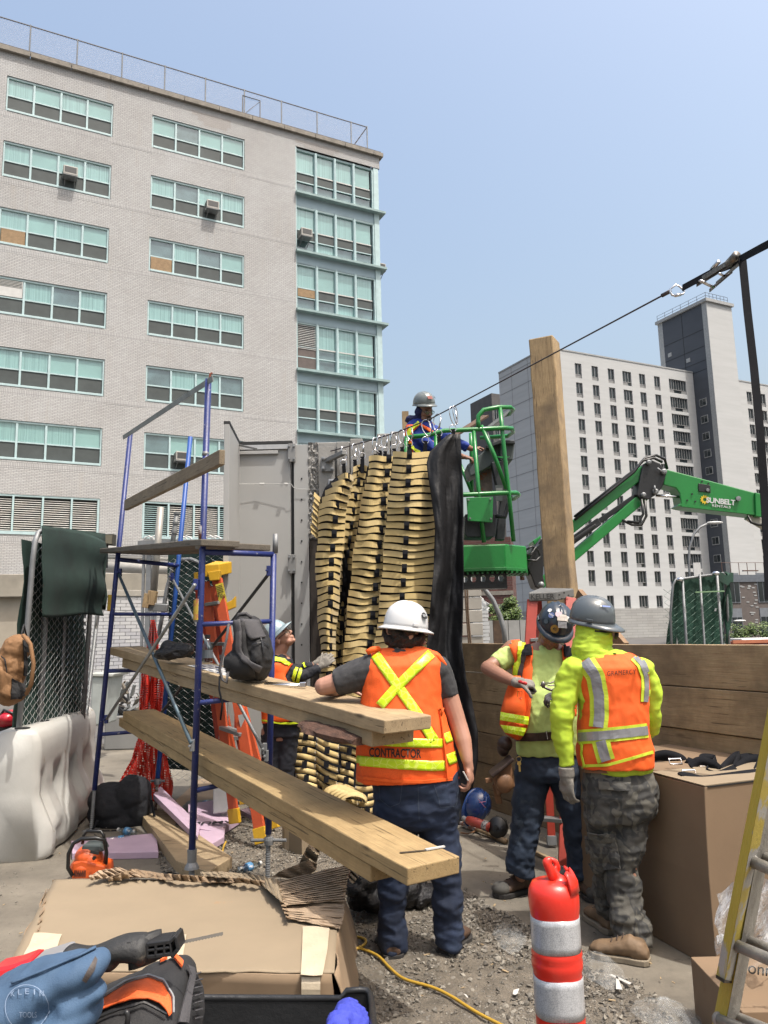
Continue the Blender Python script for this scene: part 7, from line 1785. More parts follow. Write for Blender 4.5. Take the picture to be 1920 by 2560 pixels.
for dx in (205,):
 q0 = px3([(1790+dx+60, 2560, 2.05), (1812+dx+60, 2565, 2.02), (1834+dx+60, 2570, 2.08), (1812+dx+60, 2560, 2.12)]); q1 = px3([(1945+dx+60, 1600, 1.85), (1966+dx+60, 1603, 1.82), (1990+dx+60, 1608, 1.88), (1968+dx+60, 1600, 1.92)])
 obj('rail', MB().loft([q0, q1]), m_yl, EL, bevel=.003)

# ---- white water barrier and fence panel ----
m_pla = mat('barrier_plastic', (.66, .65, .61), .42, var=.08, vs=2.5, spots=((.48, .41, .31), 4.5, .63), bump=.2, bs=14, bd=.01)
b0, b1 = hz(48, 2150), hz(205, 2035); b0 = V((-2.95, 6.25, 0)); b1 = V((-3.28, 8.35, 0))
d = (b1-b0).normalized(); FB = fr(b0, d); Lb = (b1-b0).length; Hb = .98
WB = thing('water_barrier', 'white plastic water filled barrier, stained, at the left edge', 'barrier', b0)
mb = MB(); sec = []
N = 60
def half(z, u):
 # profile: wide foot, waist groove, narrow top; ribs along the side
 base = .30 if z < .22 else .30-.11*min(1, (z-.22)/.25)
 if .62 < z: base = .175+.015*sin((z-.62)*9)
 rib = .5+.5*math.tanh(5*sin(u/Lb*2*pi*4.0+ (z*1.4)))
 if .18 < z < .66 and .1 < u < Lb-.1: base -= .065*rib*(1-abs((z-.42)/.26)**3)
 if z < .2 and .15 < u < Lb-.15: base -= .03*(.5+.5*math.tanh(6*sin(u/Lb*2*pi*2+.6)))
 return base
zsn = [0, .03, .1, .18, .24, .3, .36, .42, .48, .54, .6, .66, .72, .80, .88, .94, Hb]
for i in range(N+1):
 u = Lb*i/N; e = min(1, min(u, Lb-u)/.06); e = .72+.28*math.sqrt(max(0, 1-(1-e)**2)); ring = []
 for z in zsn:
  k = .86 if z == 0 else 1 if z < .94 else .93 if z < Hb else .72
  ring.append(V((u, -half(z, u)*k*e, z)))
 for z in reversed(zsn):
  k = .86 if z == 0 else 1 if z < .94 else .93 if z < Hb else .72
  ring.append(V((u, half(z, u)*k*e, z)))
 sec.append(ring)
mb.loft(sec); obj('body', mb, m_pla, WB, frame=FB, smooth=True)
for u in (.18, .75, 1.35): obj('socket', MB().lathe([(0, 0), (.055, 0), (.06, .012), (.045, .014), (0, .012)], (u, 0, Hb-.004), 14), m_black, WB, frame=FB)
def chain(name, F, W, H, cell, r, m, par, skip=None):
 mb = MB(); n = int(W/cell); k = int(H/(cell*.5))
 for i in range(n+1):
  pts = []
  for j in range(k+1):
   x = (i+.5)*cell+cell*.53*(1 if (i+j) % 2 else -1)
   pts.append(V((min(W, max(0, x)), .004*(1 if (i+j) % 2 else -1), j*cell*.5*1.15)))
  pts = [p for p in pts if p.z <= H]
  mb.tube(pts, r, 3, caps=False)
 return obj(name, mb, m, par, frame=F, kind='stuff')
m_wirel = mat('fence_wire', (.50, .51, .50), .4, metal=.6, var=.2, vs=20)
m_fab = mat('green_screen_fabric', (.012, .045, .035), .85, var=.4, vs=3, bump=.4, bs=80)
m_fabl = mat('green_screen_tarp', (.012, .035, .028), .9, var=.35, vs=5, bump=.5, bs=180)
A0, A1 = at(44, 1862, 6.5), at(214, 1797, 8.0); T0, T1 = at(90, 1338, 6.5), at(262, 1378, 8.0)
FN = thing('fence_panel', 'chain link fence panel with green screen standing in the white barrier', 'fence', V((A0.x, A0.y, 0)))
mb = MB(); mb.tube([A0, at(64, 1620, 6.5), at(82, 1400, 6.5), at(88, 1352, 6.5), at(96, 1332, 6.55), at(112, 1324, 6.65), T1], .024, 10); mb.tube([A0, A1, T1], .021, 10); obj('pipe_frame', mb, m_galv, FN, smooth=True)
for (x, y, x2, y2, Y, r) in ((96, 1840, 124, 1340, 6.95, .027), (149, 1815, 170, 1360, 7.4, .017), (205, 1800, 236, 1375, 7.85, .024)): obj('post', MB().tube([at(x, y+20, Y), at(x2, y2, Y)], r, 10), m_galv, FN, smooth=True)
dF = (A1-A0); dF.z = 0; Wf = dF.length; FF = fr(V((A0.x, A0.y, A0.z)), dF)
chain('wire_mesh', FF @ T(0, -.03, .03), Wf, T0.z-A0.z-.05, .062, .0022, m_wirel, FN)
mb = MB(); mb.grid([[FF @ V((Wf*i/14, .035+.02*sin(i*1.3+j), (T0.z-A0.z-.05)*j/14+.02)) for i in range(15)] for j in range(15)]); obj('screen', mb, m_fab, FN, smooth=True)
mb = MB(); a = V((A0.x-.1, A0.y, 0))
# tarp over the top
mb = MB(); P = []
for j in range(26):
 row = []
 for i in range(26):
  t, s = i/25, j/25
  x = 104+(158)*t+4*sin(j*.5)*(.3+t); top = 1314+ (6*t if t < .3 else 2+52*(t-.3)); bot = 1542-4*t
  y = top+(bot-top)*s; Y = 6.62+1.25*t-.10+.035*sin(t*14+s*3)*s-.05*sin(pi*s)
  row.append(at(x+2.5*sin(t*9+s*2), y+3*sin(t*7), Y))
 P.append(row)
mb.grid(P); mb.grid([[at(105+158*i/10, 1314+(20*(i/10))+(j*22), 6.75+1.25*i/10) for i in range(11)] for j in range(6)])
tag(obj('green_tarp', mb, m_fabl, smooth=True, solid=.006), 'dark green mesh tarp folded over the top of the left fence panel', 'tarp')
mb = MB(); mb.grid([[at(250+i*5+3*sin(j), 1365+j*16, 7.95+.03*sin(i*2+j)) for i in range(4)] for j in range(11)]); tag(obj('tarp_tail', mb, m_fabl, smooth=True, solid=.006), 'narrow hanging tail of green mesh at the right end of the left fence panel', 'tarp')
# floodlight
t = thing('floodlight', 'small square floodlight standing up beside the left scaffold post', 'floodlight', at(266, 1372, 8.2))
obj('housing', MB().prism(px3([(254, 1335, 8.1), (284, 1334, 8.1), (282, 1363, 8.1), (253, 1360, 8.1)]), (0, .1, 0)), mat('bronze_housing', (.07, .065, .05), .5), t, bevel=.008)
obj('glass', MB().prism(px3([(258, 1338, 8.09), (281, 1337, 8.09), (279, 1360, 8.09), (257, 1357, 8.09)]), (0, .005, 0)), mat('dull_lamp_glass', (.22, .20, .15), .15), t)
obj('stem', MB().tube([at(266, 1362, 8.15), at(265, 1420, 8.15)], .02, 8), m_blk, t)
# second fence behind the scaffold
F2 = thing('fence_panel', 'leaning chain link panel with green screen seen through the scaffold frame', 'fence', V((at(420, 1950, 8.9).x, 8.9, 0)))
TL, BL, TRr = at(444, 1405, 8.8), at(398, 1975, 8.8), at(600, 1440, 8.4); BL.z = .03
mb = MB(); mb.tube([BL, at(385, 1640, 8.8), at(402, 1560, 8.8), at(418, 1470, 8.8), at(432, 1418, 8.8), at(446, 1400, 8.75), at(478, 1398, 8.7), at(620, 1450, 8.4)], .024, 10); obj('pipe_frame', mb, m_galv, F2, smooth=True)
dF = at(540, 1700, 8.4)-at(398, 1700, 8.8); dF.z = 0; FF2 = fr(V((at(408, 1700, 8.8).x, 8.8, .15)), dF); Wf = dF.length+.25
chain('wire_mesh', FF2, Wf, 2.45, .062, .0022, m_wirel, F2)
mb = MB(); mb.grid([[FF2 @ V((Wf*i/8, .05+.02*sin(i+j), 2.4*j/12+.1)) for i in range(9)] for j in range(13)]); obj('screen', mb, m_fab, F2, smooth=True)
obj('post', MB().tube([FF2 @ V((Wf, 0, -.15)), FF2 @ V((Wf, 0, 2.5))], .022, 8), m_galv, F2, smooth=True)
# right hand fence panel beyond the wall
F3 = thing('fence_panel', 'torn green screened chain link panel standing beyond the plank wall at right', 'fence', V((at(1750, 1620, 10).x, 10, 0)))
Yq = 10.0; c_ = [(1672, 1640), (1680, 1452), (1819, 1430), (1827, 1640)]
bl = at(1668, 1620, Yq); tl = at(1684, 1450, Yq); tr_ = at(1815, 1432, Yq+.4); br = at(1812, 1622, Yq+.4)
def bil(u, v): return (bl.lerp(br, u)).lerp(tl.lerp(tr_, u), v)
mb = MB(); mb.tube([V((bl.x, bl.y, 0)), bil(0, .5), bil(0, .93), bil(.04, 1.0), bil(.5, 1.0), bil(.95, 1.0), bil(1, .95), V((br.x, br.y, 0))], .016, 8); obj('pipe_frame', mb, m_galv, F3, smooth=True)
for u in (.14, .47, .80):
 p = bil(u, 1.03)+V((0, -.03, 0)); obj('post', MB().tube([V((p.x-.05, p.y, 0)), p], 0.019 if u != .47 else .015, 8), m_galv, F3, smooth=True)
mb = MB(); mb.grid([[bil(i/12, j/10)+V((0, .04+.02*sin(i*2+j), 0)) for i in range(13)] for j in range(11)]); obj('screen', mb, mat('green_screen_faded', (.02, .075, .05), .85, var=.45, vs=2, bump=.4, bs=60), F3, smooth=True)
mb = MB(); mb.grid([[at(1812+i*4+4*sin(j*.9+i), 1428+j*19+i*3, Yq+.4+.05*sin(i+j*1.3)) for i in range(5)] for j in range(12)]); obj('loose_edge', mb, MATS['green_screen_faded'], F3, smooth=True, solid=.006)
mb = MB(); mb.grid([[at(1798+i*7, 1428+j*6+i*4*(1 if i < 4 else .2), Yq+.1+.05*i) for i in range(6)] for j in range(5)]); obj('loose_edge', mb, MATS['green_screen_faded'], F3, solid=.006)
dq = br-bl; dq.z = 0; chain('wire_mesh', fr(V((bl.x, bl.y-.02, bl.z-.2)), dq), dq.length, tl.z-bl.z+.12, .075, .003, mat('green_wire', (.10, .20, .15), .6), F3)
obj('green_strip', MB().prism(px3([(1739, 1479, Yq-.06), (1810, 1476, Yq-.06), (1812, 1479, Yq-.06), (1739, 1482, Yq-.06)]), (0, .01, 0)), mat('pale_green_tape', (.35, .55, .30), .6), F3)
for P in ([(1711, 1515), (1715, 1522), (1716, 1533), (1712, 1532)], [(1788, 1520), (1792, 1521), (1790, 1528), (1786, 1528)], [(1678, 1543), (1681, 1555), (1677, 1560)], [(1692, 1592), (1695, 1610), (1697, 1614), (1691, 1614)]): obj('torn_hole', MB().prism([at(x, y, Yq-.01) for x, y in P], (0, .004, 0)), m_pale, F3)
for x in (1700, 1790): obj('clamp', MB().ell(at(x, 1449-(x-1700)*.17, Yq), (.05, .05, .03)), m_chrome, F3, smooth=True)
# pipes, struts behind scaffold
mb = MB(); mb.tube([at(402, 1268, 9.4), at(383, 1492, 9.4)], .042, 12); tag(obj('steel_pipe', mb, mat('pale_pipe', (.42, .40, .36), .5, metal=.3, var=.15), smooth=True), 'pale steel pipe standing upright behind the scaffold deck', 'pipe')
pc_ = thing('conduit', 'grey plastic conduit with ribbed couplings leaning behind the scaffold deck', 'pipe', at(428, 1372, 9.2))
obj('tube', MB().tube([at(443, 1280, 9.2), at(426, 1395, 9.2)], .030, 10), mat('pvc_grey', (.20, .21, .21), .5), pc_, smooth=True)
for t in (0, .22, .42, .64): p = at(443, 1280, 9.2).lerp(at(426, 1395, 9.2), t); q = at(443, 1280, 9.2).lerp(at(426, 1395, 9.2), t+.05); obj('coupling', MB().tube([p, q], .038, 12), MATS['pvc_grey'], pc_)
SR = thing('strut_rack', 'galvanised strut rack with conduit bundle in front of the beige annex', 'rack', V((at(400, 1490, 13).x, 13, 0)))
for x in (356, 366, 372, 381, 388, 455, 463, 505, 515, 530, 540): p = at(x, 1490, 13); obj('strut', MB().bb((p.x-.02, 13, 0), (p.x+.02, 13.05, at(x, 1368, 13).z)), m_galv, SR)
a, b_ = at(345, 1352, 12.95), at(560, 1366, 12.95); obj('top_channel', MB().bb((a.x, 12.94, b_.z), (b_.x, 13.08, a.z)), m_galv, SR)
for x in (358, 372, 440, 452, 512, 526): obj('conduit_hoop', MB().tube([at(x, 1356, 13), at(x+4, 1345, 13), at(x+14, 1340, 13), at(x+25, 1345, 13), at(x+32, 1358, 13)], .014, 6), m_white, SR, smooth=True)
for y, r in ((1374, .075), (1392, .045), (1417, .11)):
 mb = MB(); mb.tube([at(258, y, 15), at(470, y+6, 15)], r, 12); tag(obj('duct', mb, mat('duct_white', (.55, .53, .49), .6), smooth=True), {1374: 'upper of the three pale horizontal pipes behind the left scaffold post', 1392: 'thin middle pale pipe behind the left scaffold post', 1417: 'fattest, lowest pale horizontal pipe behind the left scaffold post'}[y], 'pipe', 'pale pipes on the annex')
mb = MB(); mb.bar(at(372, 1517, 8.7), at(420, 1521, 8.7), .06, .09); tag(obj('pipe_clamp', mb, m_gal2, bevel=.01), 'heavy steel clamp gripping wood blocks on the fence pipe', 'clamp')
for (x, y, w) in ((380, 1495, .09), (368, 1502, .07)):
 p = at(x, y, 8.68); mb = MB(); mb.box(p, (w, .09, .16), Matrix.Rotation(.15, 3, 'Y')); tag(obj('wood_block', mb, m_post, bevel=.004), 'raw wood wedge above the pipe clamp, %s one' % ('larger' if w > .08 else 'smaller left'), 'block')
# red netting
def netmat():
 m, nt, b = _new('red_netting'); b.inputs['Base Color'].default_value = (.62, .035, .02, 1); b.inputs['Roughness'].default_value = .6
 tc = _n(nt, 'ShaderNodeTexCoord'); sp = _n(nt, 'ShaderNodeSeparateXYZ'); nt.links.new(tc.outputs['Object'], sp.inputs[0]); o_ = []
 for ax in (0, 2):
  f = _n(nt, 'ShaderNodeMath', operation='PINGPONG'); nt.links.new(sp.outputs[ax], f.inputs[0]); f.inputs[1].default_value = .012
  l = _n(nt, 'ShaderNodeMath', operation='LESS_THAN'); nt.links.new(f.outputs[0], l.inputs[0]); l.inputs[1].default_value = .0052; o_.append(l)
 mx = _n(nt, 'ShaderNodeMath', operation='MAXIMUM'); nt.links.new(o_[0].outputs[0], mx.inputs[0]); nt.links.new(o_[1].outputs[0], mx.inputs[1]); nt.links.new(mx.outputs[0], b.inputs['Alpha']); return m
m_net = netmat(); mb = MB()
EL_ = [(1550, 376), (1620, 368), (1690, 352), (1760, 350), (1830, 348), (1900, 330), (1960, 295), (2020, 275)]; ER_ = [(1550, 386), (1620, 398), (1690, 408), (1760, 410), (1830, 408), (1900, 420), (1960, 432), (2020, 425)]
for lay in range(3):
 P = []
 for j in range(32):
  y = 1550+470*j/31; x0, x1 = interp(EL_, y), interp(ER_, y)
  P.append([at(x0+(x1-x0)*i/17+2*sin(j*.7+lay), y, 8.35+lay*.07+.07*sin(i*1.1+lay*2)+.05*fbm((i*.4, j*.3, lay), 1)) for i in range(18)])
 mb.grid(P)
tag(obj('red_netting', mb, m_net, smooth=True), 'red plastic safety netting bunched down the fence post behind the scaffold', 'netting')
# ================= SMALLER THINGS =================
def blob(name, ells, m, par, vox=.008, sm=2, disp=None, extra=None):
 """soft shape from measured ellipsoids (x, y, rx px, ry px, Y, depth m, [rot])"""
 mb = MB()
 for e in ells:
  x, y, rx, ry, Y, dp = e[:6]; k = Y/FPX; R = Matrix.Rotation(radians(e[6]) if len(e) > 6 else 0, 3, 'Y'); mb.ell(at(x, y, Y), (rx*k, dp, ry*k), R, 16, 11)
 if extra: extra(mb)
 me, bv = remesh(mb, vox, sm, disp, name, wloc(par) if par else V((0, 0, 0))); return obj(name, me, m, par), bv
def poly(name, pts, Y, dep, m, par, bev=0): return obj(name, MB().prism([at(*(p if len(p) > 2 else (*p, Y))) for p in pts], (0, dep, 0)), m, par, bevel=bev)
def tubep(name, pts, r, m, par, n=8, closed=False): return obj(name, MB().tube([at(*p) for p in pts], r, n, closed), m, par, smooth=True)
m_bagb = mat('bag_black', (.018, .018, .020), .8, var=.3, vs=6, bump=.5, bs=160, bd=.003)
m_baggr = mat('bag_grey', (.075, .072, .078), .8, var=.2, vs=6, bump=.5, bs=200, bd=.003)
m_bagbr = mat('bag_brown', (.30, .155, .065), .8, var=.15, vs=6, bump=.5, bs=200, bd=.003)
# black backpack on plank
BP = thing('backpack', 'black and grey backpack sitting on the waist high plank', 'backpack', at(620, 1700, 4.95))
_, bvb = blob('body', [(628, 1620, 46, 78, 5.05, .13), (622, 1660, 52, 40, 5.05, .15), (650, 1640, 30, 60, 5.05, .16), (612, 1565, 30, 30, 5.05, .10), (600, 1660, 38, 38, 5.05, .12)], m_bagb, BP, .009, 3, cloth_disp(.006, 10, 10))
obj('back_panel', ruled([(575, 1560), (567, 1620), (562, 1685)], [(612, 1556), (618, 1620), (640, 1690)], bvb, 16, 6, .012), m_bagb, BP, solid=.012, smooth=True)
obj('shoulder_strap', strip([(596, 1552), (600, 1590), (598, 1625), (612, 1650), (650, 1672)], 14, bvb, 20, 4, .022), m_baggr, BP, solid=.012, smooth=True)
tubep('shoulder_strap', [(572, 1560, 4.95), (566, 1600, 4.9), (556, 1640, 4.9), (549, 1675, 4.9), (556, 1700, 4.88), (566, 1708, 4.88), (570, 1680, 4.9)], .009, m_baggr, BP)
tubep('webbing_tail', [(549, 1690, 4.88), (548, 1725, 4.85), (556, 1760, 4.85), (551, 1800, 4.85)], .006, m_web, BP)
tubep('grab_handle', [(590, 1552, 5.0), (598, 1536, 5.0), (615, 1534, 5.0), (628, 1545, 5.0)], .012, m_baggr, BP)
obj('top_panel', ruled([(600, 1548), (618, 1590), (628, 1600)], [(645, 1552), (656, 1580), (664, 1594)], bvb, 10, 6, .010), m_baggr, BP, solid=.006, smooth=True)
for pth in ([(628, 1560), (650, 1590), (660, 1640)], [(632, 1612), (655, 1606), (672, 1616)], [(640, 1640), (648, 1680)]): obj('zip', strip(pth, 2.5, bvb, 12, 2, .010), m_blk, BP, solid=.003)
# black plastic bag on plank
t = thing('plastic_bag', 'crumpled shiny black plastic bag lying on the waist high plank', 'bag', at(435, 1650, 5.95))
blob('bag', [(432, 1632, 45, 17, 5.95, .10), (455, 1625, 30, 18, 5.95, .10), (405, 1634, 20, 14, 5.95, .08), (425, 1618, 22, 12, 5.95, .08)], mat('shiny_black', (.010, .010, .012), .22, bump=.9, bs=22, bd=.03), t, .008, 1, lambda p: .018*fbm((p.x*7, p.y*7, p.z*14), 1.4))
# bottle, drawings, tools
t = thing('bottle', 'clear bottle with black cap standing on the plank beside the backpack', 'bottle', at(516, 1656, 5.42))
c = at(518, 1656, 5.42); obj('glass', MB().lathe([(0, 0), (.036, 0), (.038, .01), (.038, .09), (.034, .115), (.020, .145), (.017, .165), (0, .166)], c, 18), glassmat('bottle_glass', (.62, .68, .70), .10), t, smooth=True)
obj('cap', MB().lathe([(0, .165), (.020, .165), (.020, .19), (0, .191)], c, 14), m_blk, t); obj('label', MB().lathe([(.0385, .03), (.0387, .085)], c, 18), mat('bottle_label', (.12, .14, .16), .5), t)
def PLK(tt, s, dz=0):
 d = (up_near-up_far); per = d.normalized().cross(V((0, 0, 1))); per = -per if per.y < 0 else per
 return up_far+d*tt+per*s+V((0, 0, .003+dz))
t = thing('drawing_sheet', 'white construction drawing lying on the plank by the bottle', 'paper', PLK(.5, .15))
mb = MB(); mb.grid([[PLK(.40+.03*i, .05+.05*j, .002*sin(i+j)) for i in range(7)] for j in range(5)]); ds = obj('sheet', mb, m_white, t, solid=.001)
mb = MB()
for i in range(5):
 for j in range(3):
  a = PLK(.415+.033*i, .07+.06*j, .004); b_ = PLK(.435+.033*i, .07+.06*j, .004); mb.bar(a, b_, .010+.012*((i+j) % 2), .0008)
obj('printed_lines', mb, mat('drawing_ink', (.05, .07, .16), .6), t, kind='stuff')
t = thing('pry_tool', 'small steel clamp tool lying on the plank below the backpack', 'tool', PLK(.70, .14))
obj('bar', MB().tube([PLK(.69, .05, .01), PLK(.735, .20, .012)], .006, 8), m_chrome, t, smooth=True); obj('bar', MB().tube([PLK(.675, .08, .01), PLK(.735, .21, .02)], .005, 8), m_chrome, t, smooth=True); obj('jaw', MB().box(PLK(.737, .21, .02), (.04, .02, .03)), m_chrome, t, bevel=.004)
t = thing('chisel', 'long thin steel blade lying on the near end of the knee high plank', 'tool', at(1070, 2130, 3.5))
def LLK(x, y, dz=0):
 # point on top of the lower plank seen at x, y
 n_ = (lo_near-lo_far).cross(V((.8, .6, 0))).normalized(); r = ray(x, y); tt = (lo_far-CP).dot(n_)/r.dot(n_); return CP+r*tt+V((0, 0, .004+dz))
obj('blade', MB().bar(LLK(1000, 2134), LLK(1066, 2128), .012, .003), m_rs, t); obj('handle', MB().bar(LLK(1064, 2128, .003), LLK(1111, 2120, .003), .014, .006), m_white, t)
# brown backpack and red engine at left edge
BB2 = thing('backpack', 'tan brown canvas backpack hanging from the left fence post', 'backpack', at(40, 1760, 6.2))
_, bv = blob('body', [(20, 1680, 42, 70, 6.2, .13, 14), (40, 1625, 34, 40, 6.2, .11, 14), (25, 1730, 38, 32, 6.2, .13), (-5, 1690, 34, 55, 6.15, .12)], m_bagbr, BB2, .010, 3, cloth_disp(.009, 12, 10))
obj('strap_panel', ruled([(56, 1600), (60, 1660), (55, 1740)], [(74, 1612), (80, 1660), (70, 1735)], bv, 12, 4, .01), m_bagb, BB2, solid=.01)
tubep('shoulder_strap', [(58, 1588, 6.1), (76, 1610, 6.05), (84, 1660, 6.05), (78, 1710, 6.05), (66, 1735, 6.1)], .016, m_bagbr, BB2); tubep('hang_loop', [(52, 1592, 6.2), (60, 1562, 6.3), (66, 1590, 6.3)], .008, m_bagb, BB2)
obj('front_pocket', ruled([(-2, 1668), (-2, 1735)], [(30, 1690), (24, 1745)], bv, 8, 6, .02), m_bagbr, BB2, solid=.02, smooth=True); obj('mesh_pocket', ruled([(30, 1695), (26, 1748)], [(62, 1715), (52, 1745)], bv, 8, 6, .012), m_bagb, BB2, solid=.01)
obj('zip', strip([(4, 1640), (14, 1650), (18, 1680), (12, 1700)], 3, bv, 12, 2, .012), m_blk, BB2, solid=.004)
EN = thing('site_compressor', 'red and black petrol engine machine behind the left fence panel', 'machine', V((at(20, 1900, 8.6).x, 8.6, 0)))
blob('fuel_tank', [(26, 1795, 24, 20, 8.6, .16), (14, 1800, 20, 18, 8.6, .14)], mat('engine_red', (.55, .012, .03), .25, coat=.3), EN, .012, 3)
poly('engine_block', [(-30, 1815), (42, 1815), (44, 1872), (-30, 1872)], 8.6, .35, m_blk, EN, .02); poly('muffler', [(-5, 1828), (18, 1828), (18, 1846), (-5, 1846)], 8.5, .1, m_galv, EN, .01)
for x in (-20, 34): c = at(x, 1885, 8.6); obj('wheel', MB().lathe([(0, -.05), (.16, -.05), (.17, 0), (.16, .05), (0, .05)], V((c.x, c.y, .17)), 16, axis=(0, 1, 0)), m_hose, EN)
tubep('handle', [(-20, 1820, 8.55), (10, 1775, 8.5), (50, 1790, 8.5)], .015, m_blk, EN)
# planters / grey bin behind
t = thing('site_bin', 'pale grey plastic tub with blue lettering behind the left scaffold post', 'bin', V((at(250, 1860, 11).x, 11, 0)))
poly('tub', [(228, 1690, 11), (274, 1690, 11), (255, 1815, 11), (222, 1815, 11)], 11, .6, mat('pale_tub', (.50, .54, .52), .5), t, .03); poly('rim', [(222, 1683, 10.97), (286, 1684, 10.97), (282, 1692, 10.97), (224, 1691, 10.97)], 11, .66, mat('pale_tub_rim', (.58, .60, .56), .5), t, .01)
# rubble heap on far side
mb = MB(); rr = random.Random(8)
for q in range(26):
 p = at(rr.uniform(285, 350), rr.uniform(1722, 1790), 12.5+rr.uniform(-.3, .3)); mb = MB(); a = rr.uniform(0, 3); L = rr.uniform(.15, .5); p.z = max(.02, p.z)
 mb.bar(p-V((cos(a)*L/2, .1*sin(a*3), sin(a)*.05)), p+V((cos(a)*L/2, 0, sin(a)*.08+.05)), rr.uniform(.02, .08), rr.uniform(.01, .04))
 if q == 0: RH_ = thing('scrap_heap', 'jumbled heap of scrap sticks and bags on a white block beyond the scaffold', 'rubble', V((at(320, 1790, 12.5).x, 12.5, 0)))
 obj('scrap', mb, rr.choice([m_pale, m_blk, m_plg, m_gal2]), RH_)
a, b_ = at(262, 1790, 12.2), at(362, 1890, 12.2); obj('block', MB().bb((a.x, 12.2, 0), (b_.x, 13, at(300, 1790, 12.2).z)), m_cb, RH_, bevel=.02)

# ---- things on the ground, left to centre ----
m_card = mat('cardboard', (.325, .255, .170), .85, var=.06, vs=3, bump=.15, bs=60, bd=.003, spots=((.38, .25, .14), 3, .68))
m_cardd = mat('cardboard_inner', (.34, .24, .15), .9, var=.10, vs=4)
m_tape = None
t = thing('rucksack', 'slumped black rucksack on the ground under the left scaffold frame', 'backpack', hz(300, 2075))
g0 = hz(300, 2060).y
blob('body', [(285, 2010, 62, 48, g0, .22, 20), (330, 1985, 45, 42, g0, .2), (300, 2045, 62, 34, g0, .2), (345, 2020, 34, 50, g0, .16), (255, 2035, 34, 32, g0, .16)], mat('bag_black_matt', (.012, .013, .018), .85, var=.3, bump=.6, bs=60), t, .012, 4, cloth_disp(.010, 5, 5))
tubep('strap', [(245, 2050, g0-.22), (232, 2075, g0-.25), (262, 2080, g0-.26), (300, 2078, g0-.26)], .014, m_web, t); tubep('strap', [(378, 2000, g0-.1), (386, 2040, g0-.15), (382, 2085, g0-.2)], .012, m_web, t)
m_foam = mat('pink_foam', (.60, .44, .56), .7, var=.08, vs=6, bump=.3, bs=120)
def slabg(name, lab, cat, pts, z0_, th, m, grp=None, tiltz=None):
 P = [hz(x, y, z0_) for x, y in pts]
 if tiltz: P = [V((p.x, p.y, p.z+dz)) for p, dz in zip(P, tiltz)]
 o = obj(name, MB().prism(P, (0, 0, th)), m, None, bevel=.004); return tag(o, lab, cat, grp)
slabg('foam_board', 'pink foam board lying flat behind the chainsaw', 'foam board', [(178, 2118), (390, 2098), (396, 2146), (240, 2150), (180, 2150)], .0, .05, m_foam)
slabg('foam_board', 'dark pink foam board lettered upside down, under the scaffold', 'foam board', [(470, 2040), (545, 2020), (603, 2058), (540, 2098), (470, 2090)], .02, .06, m_foam, None, (.05, .02, 0, 0, .02))
slabg('foam_board', 'long pink foam offcut leaning up toward the black rucksack', 'foam board', [(382, 2038), (400, 2022), (500, 2078), (494, 2110)], .06, .05, m_foam, None, (.14, .16, .0, .0))
slabg('foam_board', 'small broken wedge of pink foam by the yellow cord', 'foam board', [(498, 2092), (520, 2078), (562, 2086), (560, 2108), (530, 2126), (498, 2118)], .03, .05, m_foam)
slabg('foam_board', 'pale pink foam sheet lying beyond the orange ladder feet', 'foam board', [(600, 2038), (690, 2008), (720, 2030), (640, 2058)], .0, .05, m_foam)
M = Matrix.Translation(hz(535, 2056, .105)) @ Matrix.Rotation(pi*1.02, 4, 'Z'); tag(text_at('FOAMULAR', M, .13, m_black, None, bold=.02, name='board_print'), 'black upside down brand print on the dark pink foam board', 'print')
slabg('ground_plank', 'wide dusty plank lying on the ground under the scaffold', 'plank', [(352, 2060), (400, 2045), (580, 2175), (520, 2215), (440, 2185)], .0, .09, m_pl1)
slabg('cardboard_piece', 'flat grey brown cardboard sheet behind the scaffold feet', 'cardboard', [(440, 2005), (500, 1950), (560, 1960), (545, 2020), (450, 2032)], .0, .02, m_cardd)
slabg('black_tray', 'flat black plastic tray on the ground behind the scaffold feet', 'tray', [(452, 2028), (470, 2012), (530, 2008), (528, 2030), (470, 2038)], .02, .04, m_hose)
mb = MB(); mb.prism(px3([(532, 1918, 7.2), (568, 1912, 7.2), (575, 2030, 7.2), (532, 2036, 7.2)]), (0, .06, 0)); tag(obj('metal_tread', mb, m_pale, bevel=.01), 'pale upright aluminium tread leaning against the orange stepladder', 'panel')
def bottle(x, y, lab, ang, s=1.0):
 p = hz(x, y, .034); t = thing('water_bottle', lab, 'water bottle', p, 'dropped water bottles'); R = V((cos(ang), sin(ang), .02)); c = p-R*.1*s
 obj('bottle', MB().lathe([(0, 0), (.028*s, 0), (.032*s, .01), (.032*s, .06), (.029*s, .07), (.032*s, .08), (.032*s, .14), (.013*s, .185), (.013*s, .20), (0, .2)], c, 16, axis=R), glassmat('pet_plastic', (.80, .86, .88), .16), t, smooth=True)
 obj('label', MB().lathe([(.0325*s, .075), (.0327*s, .12)], c, 16, axis=R), mat('label_blue', (.10, .30, .55), .5, spots=((.8, .8, .85), 30, .55)), t, smooth=True); obj('cap', MB().lathe([(0, .2), (.015*s, .2), (.015*s, .218), (0, .219)], c, 12, axis=R), m_white, t)
bottle(622, 2168, 'water bottle lying by the screw jack at the edge of the gravel', .9); bottle(318, 2078, 'water bottle lying beside the black rucksack, nearest to it', 2.6); bottle(300, 2098, 'crushed water bottle between the rucksack and the pink foam', .4, .9); bottle(512, 2010, 'water bottle on the black tray behind the scaffold feet', 1.2)
